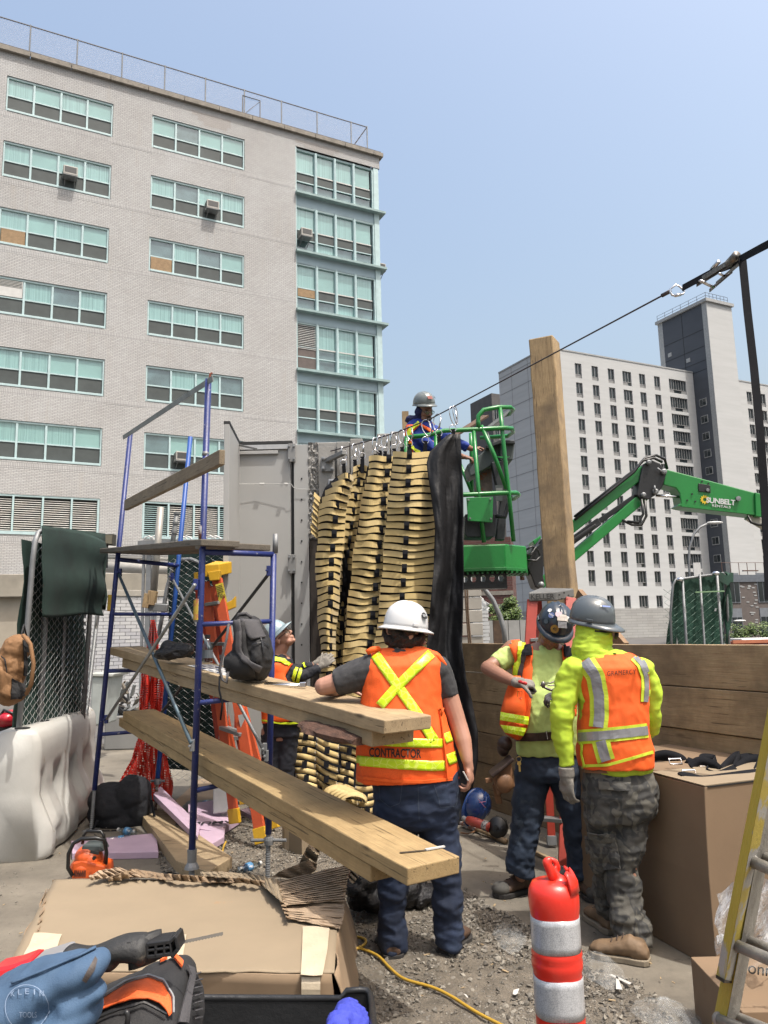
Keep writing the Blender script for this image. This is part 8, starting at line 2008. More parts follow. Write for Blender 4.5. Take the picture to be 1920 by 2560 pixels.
# chainsaw
CS = thing('chainsaw', 'orange and black chainsaw standing behind the big cardboard box', 'chainsaw', hz(215, 2190)); cY = hz(215, 2195).y
m_so = mat('saw_orange', (.85, .13, .02), .35, var=.05, coat=.2)
blob('engine_cover', [(220, 2140, 30, 26, cY, .10), (215, 2165, 36, 24, cY, .11), (232, 2150, 24, 30, cY, .10)], m_so, CS, .006, 2)
poly('base_housing', [(180, 2158), (205, 2150), (262, 2165), (264, 2198), (178, 2200)], cY-.10, .18, m_so, CS, .012)
poly('top_cover', [(206, 2112), (250, 2112), (258, 2130), (200, 2132)], cY-.06, .14, m_cons, CS, .012)
tubep('front_handle', [(182, 2190, cY-.12), (170, 2170, cY-.12), (171, 2135, cY-.12), (184, 2108, cY-.11), (205, 2097, cY-.1), (240, 2095, cY-.1), (262, 2100, cY-.08), (266, 2130, cY-.06), (264, 2160, cY-.05)], .014, m_hose, CS)
tubep('hand_guard', [(206, 2110, cY), (209, 2088, cY), (218, 2078, cY), (252, 2078, cY), (259, 2088, cY), (262, 2108, cY)], .011, m_hose, CS)
obj('starter_knob', MB().lathe([(0, 0), (.012, 0), (.012, .02), (0, .022)], at(237, 2144, cY-.13), 12, axis=(0, -1, 0)), m_hose, CS); poly('name_plate', [(226, 2126), (247, 2130), (246, 2137), (225, 2133)], cY-.125, .01, m_black, CS)
for q in range(6): poly('cooling_fin', [(186+q*5, 2176), (188+q*5, 2176), (188+q*5, 2192), (186+q*5, 2192)], cY-.108, .01, m_black, CS)
# small cardboard box with film, torn card pieces
SB = thing('cardboard_box', 'small taped cardboard box on the gravel beside the scaffold jack', 'box', hz(750, 2130)); a, b_, c = hz(705, 2125), hz(755, 2142), hz(798, 2122)
h_ = at(705, 2062, a.y).z; back_ = a+(c-b_); P = [a, b_, c, back_]; obj('box', MB().prism(P, (0, 0, h_)), m_card, SB, bevel=.004)
d_ = (b_-a).normalized(); n_ = V((d_.y, -d_.x, 0));
mb = MB(); mb.prism([a+d_*.04+n_*.003, a+d_*.10+n_*.003, a+d_*.10+n_*.003+V((0, 0, h_)), a+d_*.04+n_*.003+V((0, 0, h_))], -n_*.001); obj('tape', mb, mat('pack_tape', (.50, .40, .28), .3), SB)
m_film = plasticfilm('clear_film', (.50, .52, .52), .13)
def film(name, lab, x, y, rx, ry, Y=None, z=.03, hh=.03, seed=1):
 p = hz(x, y, 0) if Y is None else at(x, y, Y); k = p.y/FPX; mb = MB(); R = random.Random(seed); n = 22; P = []
 for j in range(9):
  P.append([V((p.x+rx*k*(j/8)*(1+.25*fbm((cos(2*pi*i/n)*1.5, sin(2*pi*i/n)*1.5, seed), 1.4))*cos(2*pi*i/n), p.y+ry*k*3*(j/8)*sin(2*pi*i/n)*(1+.2*fbm((i*.3, 0, seed), 1)), p.z+.012+hh*(1-j/8)+.022*abs(fbm((cos(2*pi*i/n)*j*.5, sin(2*pi*i/n)*j*.5, seed), 1.8)))) for i in range(n+1)])
 mb.grid(P); return tag(obj(name, mb, m_film, smooth=True), lab, 'plastic')
film('plastic_wrap', 'crumpled clear film on top of the small taped cardboard box', 735, 2052, 32, 12, a.y-.05+.1, seed=3)
film('plastic_wrap', 'round scrap of clear plastic bag on the gravel between the two standing men', 1275, 2352, 36, 30, seed=4)
film('plastic_wrap', 'crumpled clear bubble wrap by the brown boot of the camouflage worker', 1505, 2432, 46, 34, hh=.07, seed=5)
film('plastic_wrap', 'clear plastic scrap behind the camouflage worker heels', 1478, 2292, 14, 10, seed=6)
film('plastic_wrap', 'clear plastic heap at the bottom right edge beyond the striped post', 1665, 2550, 70, 28, hh=.07, seed=7)
def torn(name, lab, cols, Y, m, amp=.01, cat='cardboard'):
 mb = MB(); n = 18
 A_, B_ = resamp(cols[0], n), resamp(cols[1], n); P = []
 for i in range(n):
  P.append([at(A_[i].lerp(B_[i], j/9).x+1.5*fbm((i, j, 1), .9)*(1 if j in (0, 9) else 0), A_[i].lerp(B_[i], j/9).y+2*fbm((i, j, 5), .9)*(1 if j in (0, 9) else 0), Y+amp*sin(i*1.1+j*.4)) for j in range(10)])
 mb.grid(P); return tag(obj(name, mb, m, solid=.005), lab, cat)
torn('torn_cardboard', 'torn folded cardboard scrap standing up beside the screw jack', ([(738, 2175), (752, 2150), (765, 2122), (772, 2112)], [(782, 2188), (790, 2160), (798, 2135), (799, 2122)]), 4.9, m_card, .03)
torn('torn_cardboard', 'torn flat cardboard scrap at the far edge of the big box', ([(680, 2192), (700, 2178), (735, 2165), (770, 2150)], [(745, 2196), (770, 2188), (790, 2176), (792, 2160)]), 4.6, m_cardd, .02)
# yellow extension cord
m_cord = mat('yellow_cord', (.55, .34, .04), .5, var=.1)
def cord(name, lab, pts, r=.0075): P = [hz(x, y, r+.016) for x, y in pts]; Q = []; mb = MB();
def catm(P, k=6):
 Q = []
 for i in range(len(P)-1):
  p0, p1, p2, p3 = P[max(i-1, 0)], P[i], P[i+1], P[min(i+2, len(P)-1)]
  for j in range(k):
   t = j/k; Q.append(.5*((2*p1)+(-p0+p2)*t+(2*p0-5*p1+4*p2-p3)*t*t+(-p0+3*p1-3*p2+p3)*t**3))
 return Q+[P[-1]]
P = [hz(x, y, .028) for x, y in ((868, 2376), (890, 2372), (912, 2360), (912, 2348), (890, 2342), (872, 2344), (865, 2358), (880, 2370), (905, 2372), (945, 2390), (975, 2420), (1010, 2447), (1080, 2468), (1130, 2492), (1190, 2530), (1260, 2566), (1330, 2600))]
tag(obj('power_cable', MB().tube(catm(P), .0075, 8), m_cord, smooth=True), 'yellow extension cord looping across the gravel to the bottom edge', 'cord')
P = [hz(x, y, .05) for x, y in ((478, 2180), (500, 2168), (535, 2155), (552, 2145), (558, 2120), (565, 2104))]
tag(obj('power_cable', MB().tube(catm(P), .008, 8), m_cord, smooth=True), 'short yellow cord end beside the pink foam wedge', 'cord')
# black plastic bags behind the planks
t = thing('bin_bag', 'shiny black plastic sheeting heaped behind the contractor legs', 'plastic sheet', hz(940, 2250)); m_shb = MATS['shiny_black']
blob('sheet', [(905, 2215, 44, 50, 4.9, .16), (935, 2240, 40, 30, 4.9, .16), (1020, 2215, 46, 38, 5.1, .16), (1060, 2235, 36, 22, 5.1, .14), (975, 2240, 40, 24, 5.0, .14)], m_shb, t, .012, 1, lambda p: .035*fbm((p.x*5, p.y*5, p.z*8), 1.4))
t = thing('glove_pair', 'crumpled pale yellow work glove on top of the black sheeting', 'glove', at(875, 2160, 4.8)); blob('glove', [(880, 2160, 17, 14, 4.75, .05, 30), (868, 2150, 10, 10, 4.75, .04), (890, 2172, 10, 9, 4.75, .04)], mat('pale_yellow_cloth', (.60, .50, .25), .8, bump=.5), t, .006, 1, cloth_disp(.008, 20, 20))
# ---- big foreground cardboard box ----
zB = .33
FBX = thing('cardboard_box', 'large flat cardboard box with torn top and tape in the foreground', 'box', V((-.8, 3.7, 0)))
TL_, TR_, BR_, BL_ = hz(262//1, 2196, zB), hz(853, 2275, zB), hz(836, 2432, zB), hz(15, 2425, zB)
TL_ = hz(136, 2198, zB); TR_ = hz(850, 2200, zB)
def bxy(u, v, z=zB, j=0):
 p = (BL_.lerp(BR_, u)).lerp(TL_.lerp(TR_, u), v); return V((p.x, p.y, z))
mb = MB(); n = 40; P = []
for j in range(n+1):
 v = j/n; row = []
 for i in range(n+1):
  u = i/n; sag = -.012*sin(pi*u)*sin(pi*v)+.004*fbm((u*4, v*4, 0), 1.2)-.006*abs(fbm((u*9+v*3, v*2, 4), 1))
  lim = 1.0
  row.append(bxy(u, v*(1-.01*abs(fbm((u*20, 0, 3), 1))), zB+sag))
 P.append(row)
mb.grid(P); obj('top_panel', mb, m_card, FBX, smooth=True, solid=.006)
for name, a, b_, outw in (('front_panel', (0, 0), (1, 0), (0, .05)), ('right_panel', (1, 0), (1, 1), (.09, -.02)), ('left_panel', (0, 1), (0, 0), (-.06, 0)), ('rear_panel', (1, 1), (0, 1), (0, .02))):
 mb = MB(); P = []
 for j in range(9):
  P.append([bxy(a[0]+(b_[0]-a[0])*i/16, a[1]+(b_[1]-a[1])*i/16, zB*(1-j/8)-.004)+V((outw[0], outw[1], 0))*(j/8)+V((.012*sin(i*1.1+j*.5), .01*sin(i*.8), 0)) for i in range(17)])
 mb.grid(P); obj(name, mb, m_cardd, FBX, smooth=True, solid=.006)
m_ptape = mat('paper_tape', (.66, .56, .41), .5, var=.06, vs=8, bump=.3, bs=30)
def ontop(pts, m, name, dz=.006):
 mb = MB(); A_, B_ = resamp(pts[0], 12), resamp(pts[1], 12)
 def zz(p): return hz(p.x, p.y, zB)
 P = []
 for i in range(12):
  row = []
  for j in range(6):
   q = A_[i].lerp(B_[i], j/5); p = hz(q.x, q.y, zB+.004); row.append(V((p.x, p.y, zB-.005+dz+.002*sin(i*1.3+j))))
  P.append(row)
 mb.grid(P); return obj(name, mb, m, FBX, solid=.0015)
ontop(([(85, 2334), (70, 2370), (48, 2405)], [(155, 2336), (142, 2370), (125, 2400)]), m_ptape, 'tape_patch', .012); ontop(([(398, 2333), (390, 2400)], [(466, 2331), (455, 2400)]), m_ptape, 'tape_patch', .002)
ontop(([(757, 2318), (755, 2380), (752, 2440)], [(824, 2318), (818, 2380), (806, 2440)]), m_ptape, 'tape_patch', .012)
mb = MB(); mb.grid([[bxy(.905+.055*i/4, -.004-.006*sin(j), zB-.006-.12*j/6)+V((0, -.022-.02*j/6, 0)) for i in range(5)] for j in range(7)]); obj('tape_flap', mb, m_ptape, FBX, solid=.0015)
# torn flaps: ribbed corrugated sheets
def ribs(A_, B_, name, m, z, amp=.006, n=40, k=10, rise=None):
 A_, B_ = resamp(A_, n), resamp(B_, n); mb = MB(); P = []
 for i in range(n):
  row = []
  for j in range(k):
   q = A_[i].lerp(B_[i], j/(k-1)); e = (2.0*fbm((i*.9, j, 2), 1.3) if i in (0, n-1) or j in (0, k-1) else 0)
   zz_ = z+(rise(i/(n-1), j/(k-1)) if rise else 0)+amp*sin(i*2.1)+.008*fbm((i*.3, j*.4, z), 1.2); p = hz(q.x+e, q.y+e, zz_); row.append(p)
  P.append(row)
 mb.grid(P); return obj(name, mb, m, FBX, solid=.004)
m_rib = mat('corrugated', (.46, .34, .23), .9, var=.14, vs=14)
ribs([(688, 2206), (700, 2235), (712, 2262)], [(882, 2158), (868, 2200), (862, 2250)], 'torn_flap', m_rib, zB+.035, .0045, 46, 12, lambda u, v: .05*v*(1-u))
ribs([(704, 2252), (716, 2285), (724, 2298)], [(862, 2240), (860, 2290), (850, 2322)], 'torn_layer', m_rib, zB+.016, .002, 30, 10)
ribs([(222, 2190), (250, 2176), (300, 2168)], [(228, 2200), (300, 2192), (352, 2192)], 'torn_flap', m_rib, zB+.03, .006, 20, 6, lambda u, v: .03*(1-v))
ribs([(268, 2195), (330, 2172), (410, 2185), (500, 2190), (600, 2195), (690, 2206)], [(272, 2204), (345, 2192), (420, 2200), (505, 2206), (605, 2206), (698, 2222)], 'torn_edge', m_cardd, zB+.02, .008, 60, 5, lambda u, v: .045*(1-v)*(.5+.5*sin(u*17)))
ribs([(500, 2180), (560, 2180), (640, 2188), (700, 2200)], [(505, 2190), (565, 2194), (645, 2204), (712, 2262)], 'torn_edge', m_card, zB+.03, .006, 40, 6, lambda u, v: .02*sin(u*9))
ribs([(682, 2205), (698, 2250), (716, 2296)], [(700, 2208), (712, 2250), (724, 2298)], 'torn_edge', m_cardd, zB+.03, .01, 30, 4)
for q in range(3): ribs([(108+q*5, 2240), (100+q*5, 2290), (92+q*4, 2330)], [(116+q*5, 2222), (112+q*5, 2270), (100+q*4, 2322)], 'torn_edge', m_cardd, zB-.03*q, .01, 14, 4)
ribs([(870, 2150), (880, 2170), (872, 2200)], [(893, 2165), (896, 2190), (882, 2210)], 'torn_flap', m_card, zB+.06, .01, 14, 6)
# ---- black tub, blue cloth, tool bags, saw (nearest things) ----
m_tub = mat('black_tub', (.020, .021, .023), .42, var=.3, vs=5, bump=.3, bs=40)
TB = thing('black_tub', 'black plastic tool tub at the bottom edge under the bags', 'tub', V((-.3, 2.2, 0)))
tz = at(880, 2478, 2.55).z; P0 = [at(495, 2494, 2.55), at(851, 2496, 2.55), at(868, 2478, 2.55), at(915, 2477, 2.55), at(926, 2484, 2.54), at(960, 2700, 1.75)]
tr0, tr1 = at(497, 2494, 2.55), at(926, 2484, 2.55)
def wall_(pts, h, m, par, name, th=.012):
 mb = MB(); mb.grid([[V((p.x, p.y, p.z-h*j/4)) for p in pts] for j in range(5)]); return obj(name, mb, m, par, solid=th)
L0 = V((-1.5, 2.55, tr0.z));
wall_([L0, at(495, 2494, 2.55), at(600, 2494, 2.55), at(851, 2496, 2.55), at(868, 2477, 2.55), at(900, 2475, 2.55), at(918, 2477, 2.55), at(926, 2488, 2.53), at(930, 2512, 2.45), at(934, 2570, 2.2), at(940, 2760, 1.7)], .34, m_tub, TB, 'side')
rim = [L0, at(495, 2494, 2.55), at(851, 2496, 2.55), at(868, 2477, 2.55), at(900, 2475, 2.55), at(918, 2477, 2.55), at(926, 2488, 2.53), at(930, 2512, 2.45), at(934, 2570, 2.2), at(940, 2760, 1.7)]
obj('rim', MB().tube(rim, .010, 8), m_tub, TB, smooth=True)
obj('floor', MB().bb((-1.5, 1.3, tr0.z-.36), (tr1.x-.01, 2.54, tr0.z-.34)), m_tub, TB)
for lx, ly in ((-1.4, 1.4), (-.15, 1.5), (-.1, 2.45), (-1.4, 2.45)): obj('leg', MB().bb((lx, ly, 0), (lx+.06, ly+.06, tr0.z-.34)), m_tub, TB)
obj('rib', MB().bb((-1.5, 2.566, tr0.z-.09), (tr1.x-.05, 2.582, tr0.z-.07)), m_tub, TB)
blob('shop_rag', [(872, 2552, 32, 18, 2.25, .09), (852, 2560, 22, 14, 2.2, .08), (890, 2560, 20, 18, 2.25, .08)], mat('blue_rag', (.05, .07, .52), .8, var=.2, bump=.5, bs=60), None, .006, 1, lambda p: .016*(1-2*abs(fbm((p.x*14, p.y*14, p.z*22), 1.0))))
tag(bpy.data.objects['shop_rag'], 'crumpled blue cloth in the corner of the black tub', 'cloth')
# black orange bag
OBG = thing('tool_backpack', 'black tool backpack with orange curved panel in the bottom left foreground', 'backpack', at(330, 2560, 2.0))
_, bvo = blob('body', [(330, 2530, 150, 62, 2.05, .20, -12), (400, 2490, 80, 50, 2.05, .16, 20), (430, 2470, 50, 50, 2.08, .15), (445, 2550, 52, 75, 2.05, .17), (260, 2580, 150, 60, 2.05, .2), (380, 2600, 110, 60, 2.05, .2)], m_bagb, OBG, .010, 3, cloth_disp(.004, 8, 8))
m_obag = mat('bag_orange', (1.0, .16, .03), .7, var=.12, vs=9, bump=.3, bs=200)
obj('orange_panel', ruled([(183, 2552), (250, 2510), (320, 2466), (370, 2452), (405, 2463), (424, 2500), (425, 2540)], [(215, 2548), (280, 2520), (330, 2503), (368, 2502), (395, 2512), (412, 2530), (419, 2545)], bvo, 34, 8, .010), m_obag, OBG, solid=.004, smooth=True)
obj('piping', strip([(250, 2506), (320, 2463), (370, 2449), (408, 2461), (428, 2498), (428, 2540)], 4, bvo, 34, 3, .016), m_galv, OBG, solid=.004)
obj('orange_top', ruled([(395, 2400), (430, 2382), (455, 2412)], [(400, 2412), (432, 2398), (452, 2425)], bvo, 14, 4, .012), m_obag, OBG, solid=.006)
obj('side_gusset', ruled([(462, 2420), (470, 2440), (440, 2560)], [(478, 2426), (480, 2445), (462, 2560)], bvo, 20, 4, .012), m_baggr, OBG, solid=.006)
for q in range(7): obj('stitched_rib', strip([(478, 2440+q*18), (498, 2434+q*18)], 3, bvo, 6, 2, .012), m_baggr, OBG, solid=.004)
tubep('zip_pull', [(312, 2528, 1.84), (318, 2532, 1.84), (320, 2545, 1.84), (316, 2570, 1.84)], .006, m_blk, OBG); obj('zip', strip([(230, 2560), (300, 2530), (360, 2512), (410, 2540)], 4, bvo, 24, 2, .012), m_blk, OBG, solid=.004)
# saw
SW = thing('reciprocating_saw', 'red and black reciprocating saw lying on the bags, blade pointing right', 'saw', at(250, 2400, 1.95)); sY = 1.95
m_rub = mat('black_rubber', (.030, .030, .030), .6, var=.3, vs=10, bump=.3, bs=80, spots=((.10, .085, .07), 12, .66))
blob('nose_boot', [(178+178*t, 2396-24*t+8*sin(t*6.3), 22, 30-7*sin(pi*t)+5*t, sY, .045) for t in [q/17 for q in range(18)]]+[(215+60*t, 2410-10*t, 24, 22, sY, .045) for t in (0, .3, .6, 1)], m_rub, SW, .005, 6)
obj('collar_ring', MB().tube([at(356, 2339, sY)+V((0, 0, 0)), at(361, 2339, sY), at(366, 2408, sY), at(374, 2411, sY)][1:3], .014, 10, flat=3.2), m_rub, SW, smooth=True)
poly('motor_housing', [(78, 2403, 1.95), (160, 2378, 1.95), (166, 2395, 1.95), (160, 2410, 1.95), (72, 2440, 1.95)], sY, .07, mat('saw_grey', (.30, .30, .31), .45), SW, .012)
poly('battery_grip', [(-40, 2432, 1.95), (20, 2420, 1.95), (80, 2398, 1.95), (74, 2440, 1.95), (0, 2468, 1.95), (-40, 2480, 1.95)], sY-.01, .09, mat('saw_red', (.62, .015, .02), .35, coat=.2), SW, .02)
gs = [(370, 2350), (412, 2342), (444, 2332), (450, 2330), (455, 2338), (454, 2368), (440, 2384), (428, 2382), (432, 2374), (376, 2386)]
for a, b_, w in (((374, 2352), (432, 2344), 9), ((376, 2382), (436, 2374), 9), ((374, 2366), (432, 2358), 6), ((446, 2332), (452, 2362), 8), ((432, 2345), (447, 2331), 7), ((452, 2362), (436, 2382), 9), ((397, 2350), (397, 2382), 7), ((376, 2350), (376, 2384), 7), ((418, 2345), (418, 2376), 6), ((432, 2344), (436, 2378), 5)):
 p, q = at(*a, sY), at(*b_, sY); obj('shoe_frame', MB().bar(p, q, .055, w*sY/FPX, up=(p-q).cross(V((0, 1, 0)))), m_blk, SW, bevel=.002)
p0, p1 = at(425, 2362, sY+.02), at(557, 2334, sY+.02); dd = (p1-p0); nb_ = 34; bl_ = []; up_ = V((0, 0, 1)); mb = MB()
top_ = [p0+dd*(i/nb_)+up_*.003 for i in range(nb_+1)]; bot_ = [p0+dd*(i/nb_)-up_*(.003+(.0018 if i % 2 else 0)) for i in range(nb_+1)]
mb.prism(top_+list(reversed(bot_)), (0, .002, 0)); obj('blade', mb, m_chrome, SW)
# blue canvas tool bag
BLB = thing('canvas_tool_bag', 'worn blue canvas tool pouch stamped KLEIN lying bottom left', 'bag', at(120, 2540, 1.85))
m_bc = mat('blue_canvas', (.060, .120, .215), .8, var=.35, vs=4, bump=.5, bs=260, bd=.002, spots=((.10, .06, .05), 3.2, .67))
_, bvk = blob('bag', [(-30+265*t, 2575-160*t-20*sin(3.1*t), 92-56*t, 86-56*t, 1.82, .13-.07*t, -32) for t in [q/13 for q in range(14)]]+[(250-60*t, 2478+20*t, 12+30*t, 12+26*t, 1.82, .03+.05*t, -20) for t in (0, .25, .5, .75, 1)]+[(60+100*t, 2590-40*t, 80, 50, 1.82, .1, -20) for t in (0, .33, .66, 1)], m_bc, BLB, .007, 5, cloth_disp(.006, 7, 7))
obj('hem', strip([(30, 2462), (120, 2425), (200, 2392), (240, 2372)], 4, bvk, 24, 3, .006), m_bc, BLB, solid=.004, smooth=True)
m_pr = mat('faded_print', (.26, .34, .48), .8, var=.3, vs=20)
ring = [(68+54*cos(2*pi*k/30), 2520+56*sin(2*pi*k/30)) for k in range(31)]; obj('print_ring', strip(ring, 1.6, bvk, 70, 2, .005), m_pr, BLB)
for q, ch in enumerate('KLEIN'):
 x = 32+q*18; y = 2486-8*sin(pi*(q+.5)/5); text_on(ch, (x-(1.5 if ch == 'I' else 5), y-7, x+(1.5 if ch == 'I' else 5), y+7), bvk, m_pr, BLB, off=.008)
text_on('TOOLS', (48, 2530, 92, 2544), bvk, m_pr, BLB, off=.008)
obj('oil_stain', ruled([(238, 2392), (222, 2420), (205, 2450)], [(243, 2400), (236, 2425), (215, 2456)], bvk, 10, 4, .003), mat('oil', (.06, .045, .04), .6, var=.5, vs=30), BLB)
# ---- delineator post ----
DP = thing('traffic_post', 'red traffic delineator post with white reflective bands, right foreground', 'traffic post', V((at(1393, 2500, 2.15).x, 2.15, 0))); dY = 2.15
m_dr = mat('post_red', (.85, .035, .018), .35, var=.08, vs=5, bump=.15, bs=14, coat=.2)
def refl():
 m, nt, b = _new('white_sheeting'); v = _n(nt, 'ShaderNodeTexVoronoi', feature='DISTANCE_TO_EDGE'); v.inputs['Scale'].default_value = 190; nt.links.new(_coord(nt), v.inputs['Vector'])
 c = _ramp(nt, v.outputs['Distance'], [(.02, (.30, .31, .33)), (.10, (.46, .47, .49))]); c = _mix(nt, .4, c, _ramp(nt, _noise(nt, _coord(nt, (1, 1, .3)), 30), [(.35, (.4, .4, .4)), (.6, (1, 1, 1))]), 'MULTIPLY')
 nt.links.new(c, b.inputs['Base Color']); b.inputs['Roughness'].default_value = .3; b.inputs['Metallic'].default_value = .2; return m
m_rf = refl(); k = dY/FPX; cx_ = at(1393, 2400, dY).x
def zz(y): return at(1393, y, dY).z
rr0 = 56*k
prof = [(0, 0), (.20, 0), (.20, .02), (.09, .05), (rr0*.98, .07)]
for y in (2700, 2640, 2600): prof.append((rr0*.99, zz(y)))
prof += [(rr0, zz(2540)), (rr0*.985, zz(2530)), (rr0*.985, zz(2428))]
prof += [(rr0*1.0, zz(2422)), (rr0*1.045, zz(2412)), (rr0*1.05, zz(2398)), (rr0*1.01, zz(2390)), (rr0*1.045, zz(2382)), (rr0*1.02, zz(2372)), (rr0*.985, zz(2366)), (rr0*.985, zz(2282)),
         (rr0*1.0, zz(2276)), (rr0*1.03, zz(2262)), (rr0*1.04, zz(2240)), (rr0*1.0, zz(2222)), (rr0*.86, zz(2204)), (rr0*.5, zz(2196)), (0, zz(2195))]
mb = MB(); n = 40; P = []
for r_, z in prof:
 P.append([V((cx_+r_*(1+.012*sin(3*a+z*30)+(.02*sin(2*a+1) if z > zz(2300) else 0))*cos(a), dY+r_*sin(a), z)) for a in [2*pi*q/n for q in range(n)]])
mb.loft(P); obj('body', mb, m_dr, DP, smooth=True)
for ya, yb in ((2284, 2368), (2432, 2530)):
 mb = MB(); P = []
 for j in range(6):
  z = zz(ya)+(zz(yb)-zz(ya))*j/5; P.append([V((cx_+rr0*1.005*cos(a), dY+rr0*1.005*sin(a), z+.002*sin(a*3))) for a in [2*pi*q/n for q in range(n)]])
 mb.loft(P, caps=False); obj('reflective_band', mb, m_rf, DP, smooth=True, solid=.001)
mb = MB(); LIMB(mb, [(1398, 2215, 26), (1388, 2196, 17), (1380, 2180, 12)], dY, n=14)
LIMB(mb, [(1380, 2190, 11), (1372, 2168, 11), (1366, 2155, 10), (1374, 2149, 7)], dY-.012); LIMB(mb, [(1374, 2149, 6), (1384, 2151, 6), (1391, 2160, 7), (1388, 2178, 6)], dY+.015); LIMB(mb, [(1392, 2156, 5), (1396, 2172, 6), (1385, 2186, 6)], dY+.02)
me, _b = remesh(mb, .0035, 3, None, 'broken_loop', DP.location); obj('broken_loop', me, m_dr, DP)
mb = MB(); P = []
for i in range(14):
 a = radians(-60+95*i/13); P.append([V((cx_+rr0*(f)*cos(a), dY+rr0*f*sin(a), zz(2222)+dz)) for f, dz in ((1.03, 0), (.98, .022), (.84, .040), (.70, .046+.006*sin(i)))])
mb.grid(P); obj('split_rim', mb, m_dr, DP, smooth=True, solid=.006)
# ---- large box at right with straps ----
BX = thing('cardboard_box', 'tall brown cardboard box with black straps on top, right side', 'box', V((1.8, 4.4, 0)))
C0 = hz(1795, 2432); C1 = hz(1619, 2333); hB = at(1761, 1968, C0.y).z; dl = (C1-C0).normalized(); C2 = C0+dl*1.25; dr = V((-dl.y, dl.x, 0)); dr = dr if dr.x > 0 else -dr; dr = (dr+V((.12, .10, 0))).normalized()
mb = MB(); T0_ = at(1761, 1968, C0.y+.02); Tz = T0_.z
bot = [C0, C0+dr*.95, C2+dr*.95, C2]; tp = [V((T0_.x, T0_.y, Tz)), V((T0_.x, T0_.y, Tz))+dr*.98, V((C2.x-.02, C2.y, Tz))+dr*.96, V((C2.x+.02, C2.y, Tz))]
mb.loft([[p+(q-p)*s+V((0, 0, 0))+(V((-dl.y, dl.x, 0))*.012*sin(pi*s)) for p, q in zip(bot, tp)] for s in (0, .25, .5, .75, 1)]); obj('carton', mb, mat('cardboard_shaded', (.26, .175, .105), .85, var=.10, vs=2.5, bump=.15, bs=60, bd=.003, spots=((.25, .16, .09), 2.2, .66)), BX, bevel=.005)  # card colour darkened all over to stand for the carton's shaded side
up_ = V((0, 0, 1)); a = tp[0]
obj('top_flap', MB().prism([tp[0]+V((0, 0, .004))+dr*.0, tp[1]+V((0, 0, .004)), tp[1]+dl*.42+V((0, 0, .006)), tp[0]+dl*.42+V((0, 0, .006))], (0, 0, .005)), m_card, BX); obj('flap_gap', MB().bar(tp[0]+V((0, 0, .0))+dr*.02-dl*.003, tp[1]-dl*.003, .004, .006), m_black, BX)
def onbox(u, v, dz=0): return tp[0]+dr*u+dl*v+V((0, 0, .012+dz))
obj('tape_patch', MB().prism([tp[0]+dr*.36-dl*.004-V((0, 0, .06)), tp[0]+dr*.52-dl*.004-V((0, 0, .06)), tp[0]+dr*.52-dl*.004-V((0, 0, .16)), tp[0]+dr*.36-dl*.004-V((0, 0, .16))], -dl*.002), mat('faded_card_label', (.38, .27, .18), .7), BX)
ST = thing('harness_straps', 'coiled black webbing harness and straps lying on the tall box', 'straps', onbox(.2, .3))
def rib_(pts, w, up=(0, 0, 1)): return obj('webbing', ribbon(catm([at(*p) for p in pts], 5), w, up), m_web, ST, solid=.003, smooth=True)
bY = 5.0
for q in range(4): rib_([(1634, 1890+q*3, bY-.1), (1665, 1884+q*3, bY-.12), (1700, 1893+q*3, bY-.12), (1716, 1907+q*2, bY-.1), (1708, 1920-q, bY-.14), (1675, 1918-q, bY-.16), (1636, 1912, bY-.16)], .045, (.1, .3, 1))
rib_([(1716, 1900, 4.8), (1735, 1908, 4.75), (1750, 1922, 4.7)], .045, (0, 1, .6)); rib_([(1733, 1932, 4.55), (1728, 1916, 4.6), (1750, 1902, 4.6), (1780, 1910, 4.55), (1800, 1925, 4.5)], .05, (0, .5, 1))
rib_([(1752, 1905, 4.75), (1760, 1892, 4.8), (1790, 1900, 4.75), (1770, 1930, 4.5), (1800, 1936, 4.45), (1840, 1920, 4.5)], .045, (0, .8, 1)); rib_([(1706, 1946, 4.35), (1701, 1938, 4.35), (1712, 1936, 4.35), (1760, 1945, 4.3), (1820, 1938, 4.35), (1880, 1930, 4.4), (1940, 1925, 4.5)], .04, (0, 1, .5))
rib_([(1800, 1930, 4.5), (1835, 1895, 4.7), (1850, 1890, 4.7), (1838, 1925, 4.55), (1870, 1900, 4.7), (1900, 1898, 4.7), (1890, 1930, 4.5)], .05, (0, .6, 1)); rib_([(1840, 1900, 4.75), (1870, 1893, 4.8), (1895, 1900, 4.8), (1930, 1935, 4.5)], .05, (0, .6, 1))
for x, y in ((1690, 1905), (1725, 1934), (1738, 1950), (1770, 1924)):
 p = at(x, y, 4.4 if y > 1930 else 4.6); obj('buckle', MB().tube([p+V((-.035, 0, -.012)), p+V((.035, 0, -.012)), p+V((.035, .02, .014)), p+V((-.035, .02, .014))], .005, 6, closed=True), m_chrome, ST, smooth=True)
p = at(1738, 1952, 4.3); obj('snap_hook', MB().cap([p+V((-.05, 0, 0)), p+V((.05, .01, .003))], [.011, .009], 8), m_chrome, ST, smooth=True)
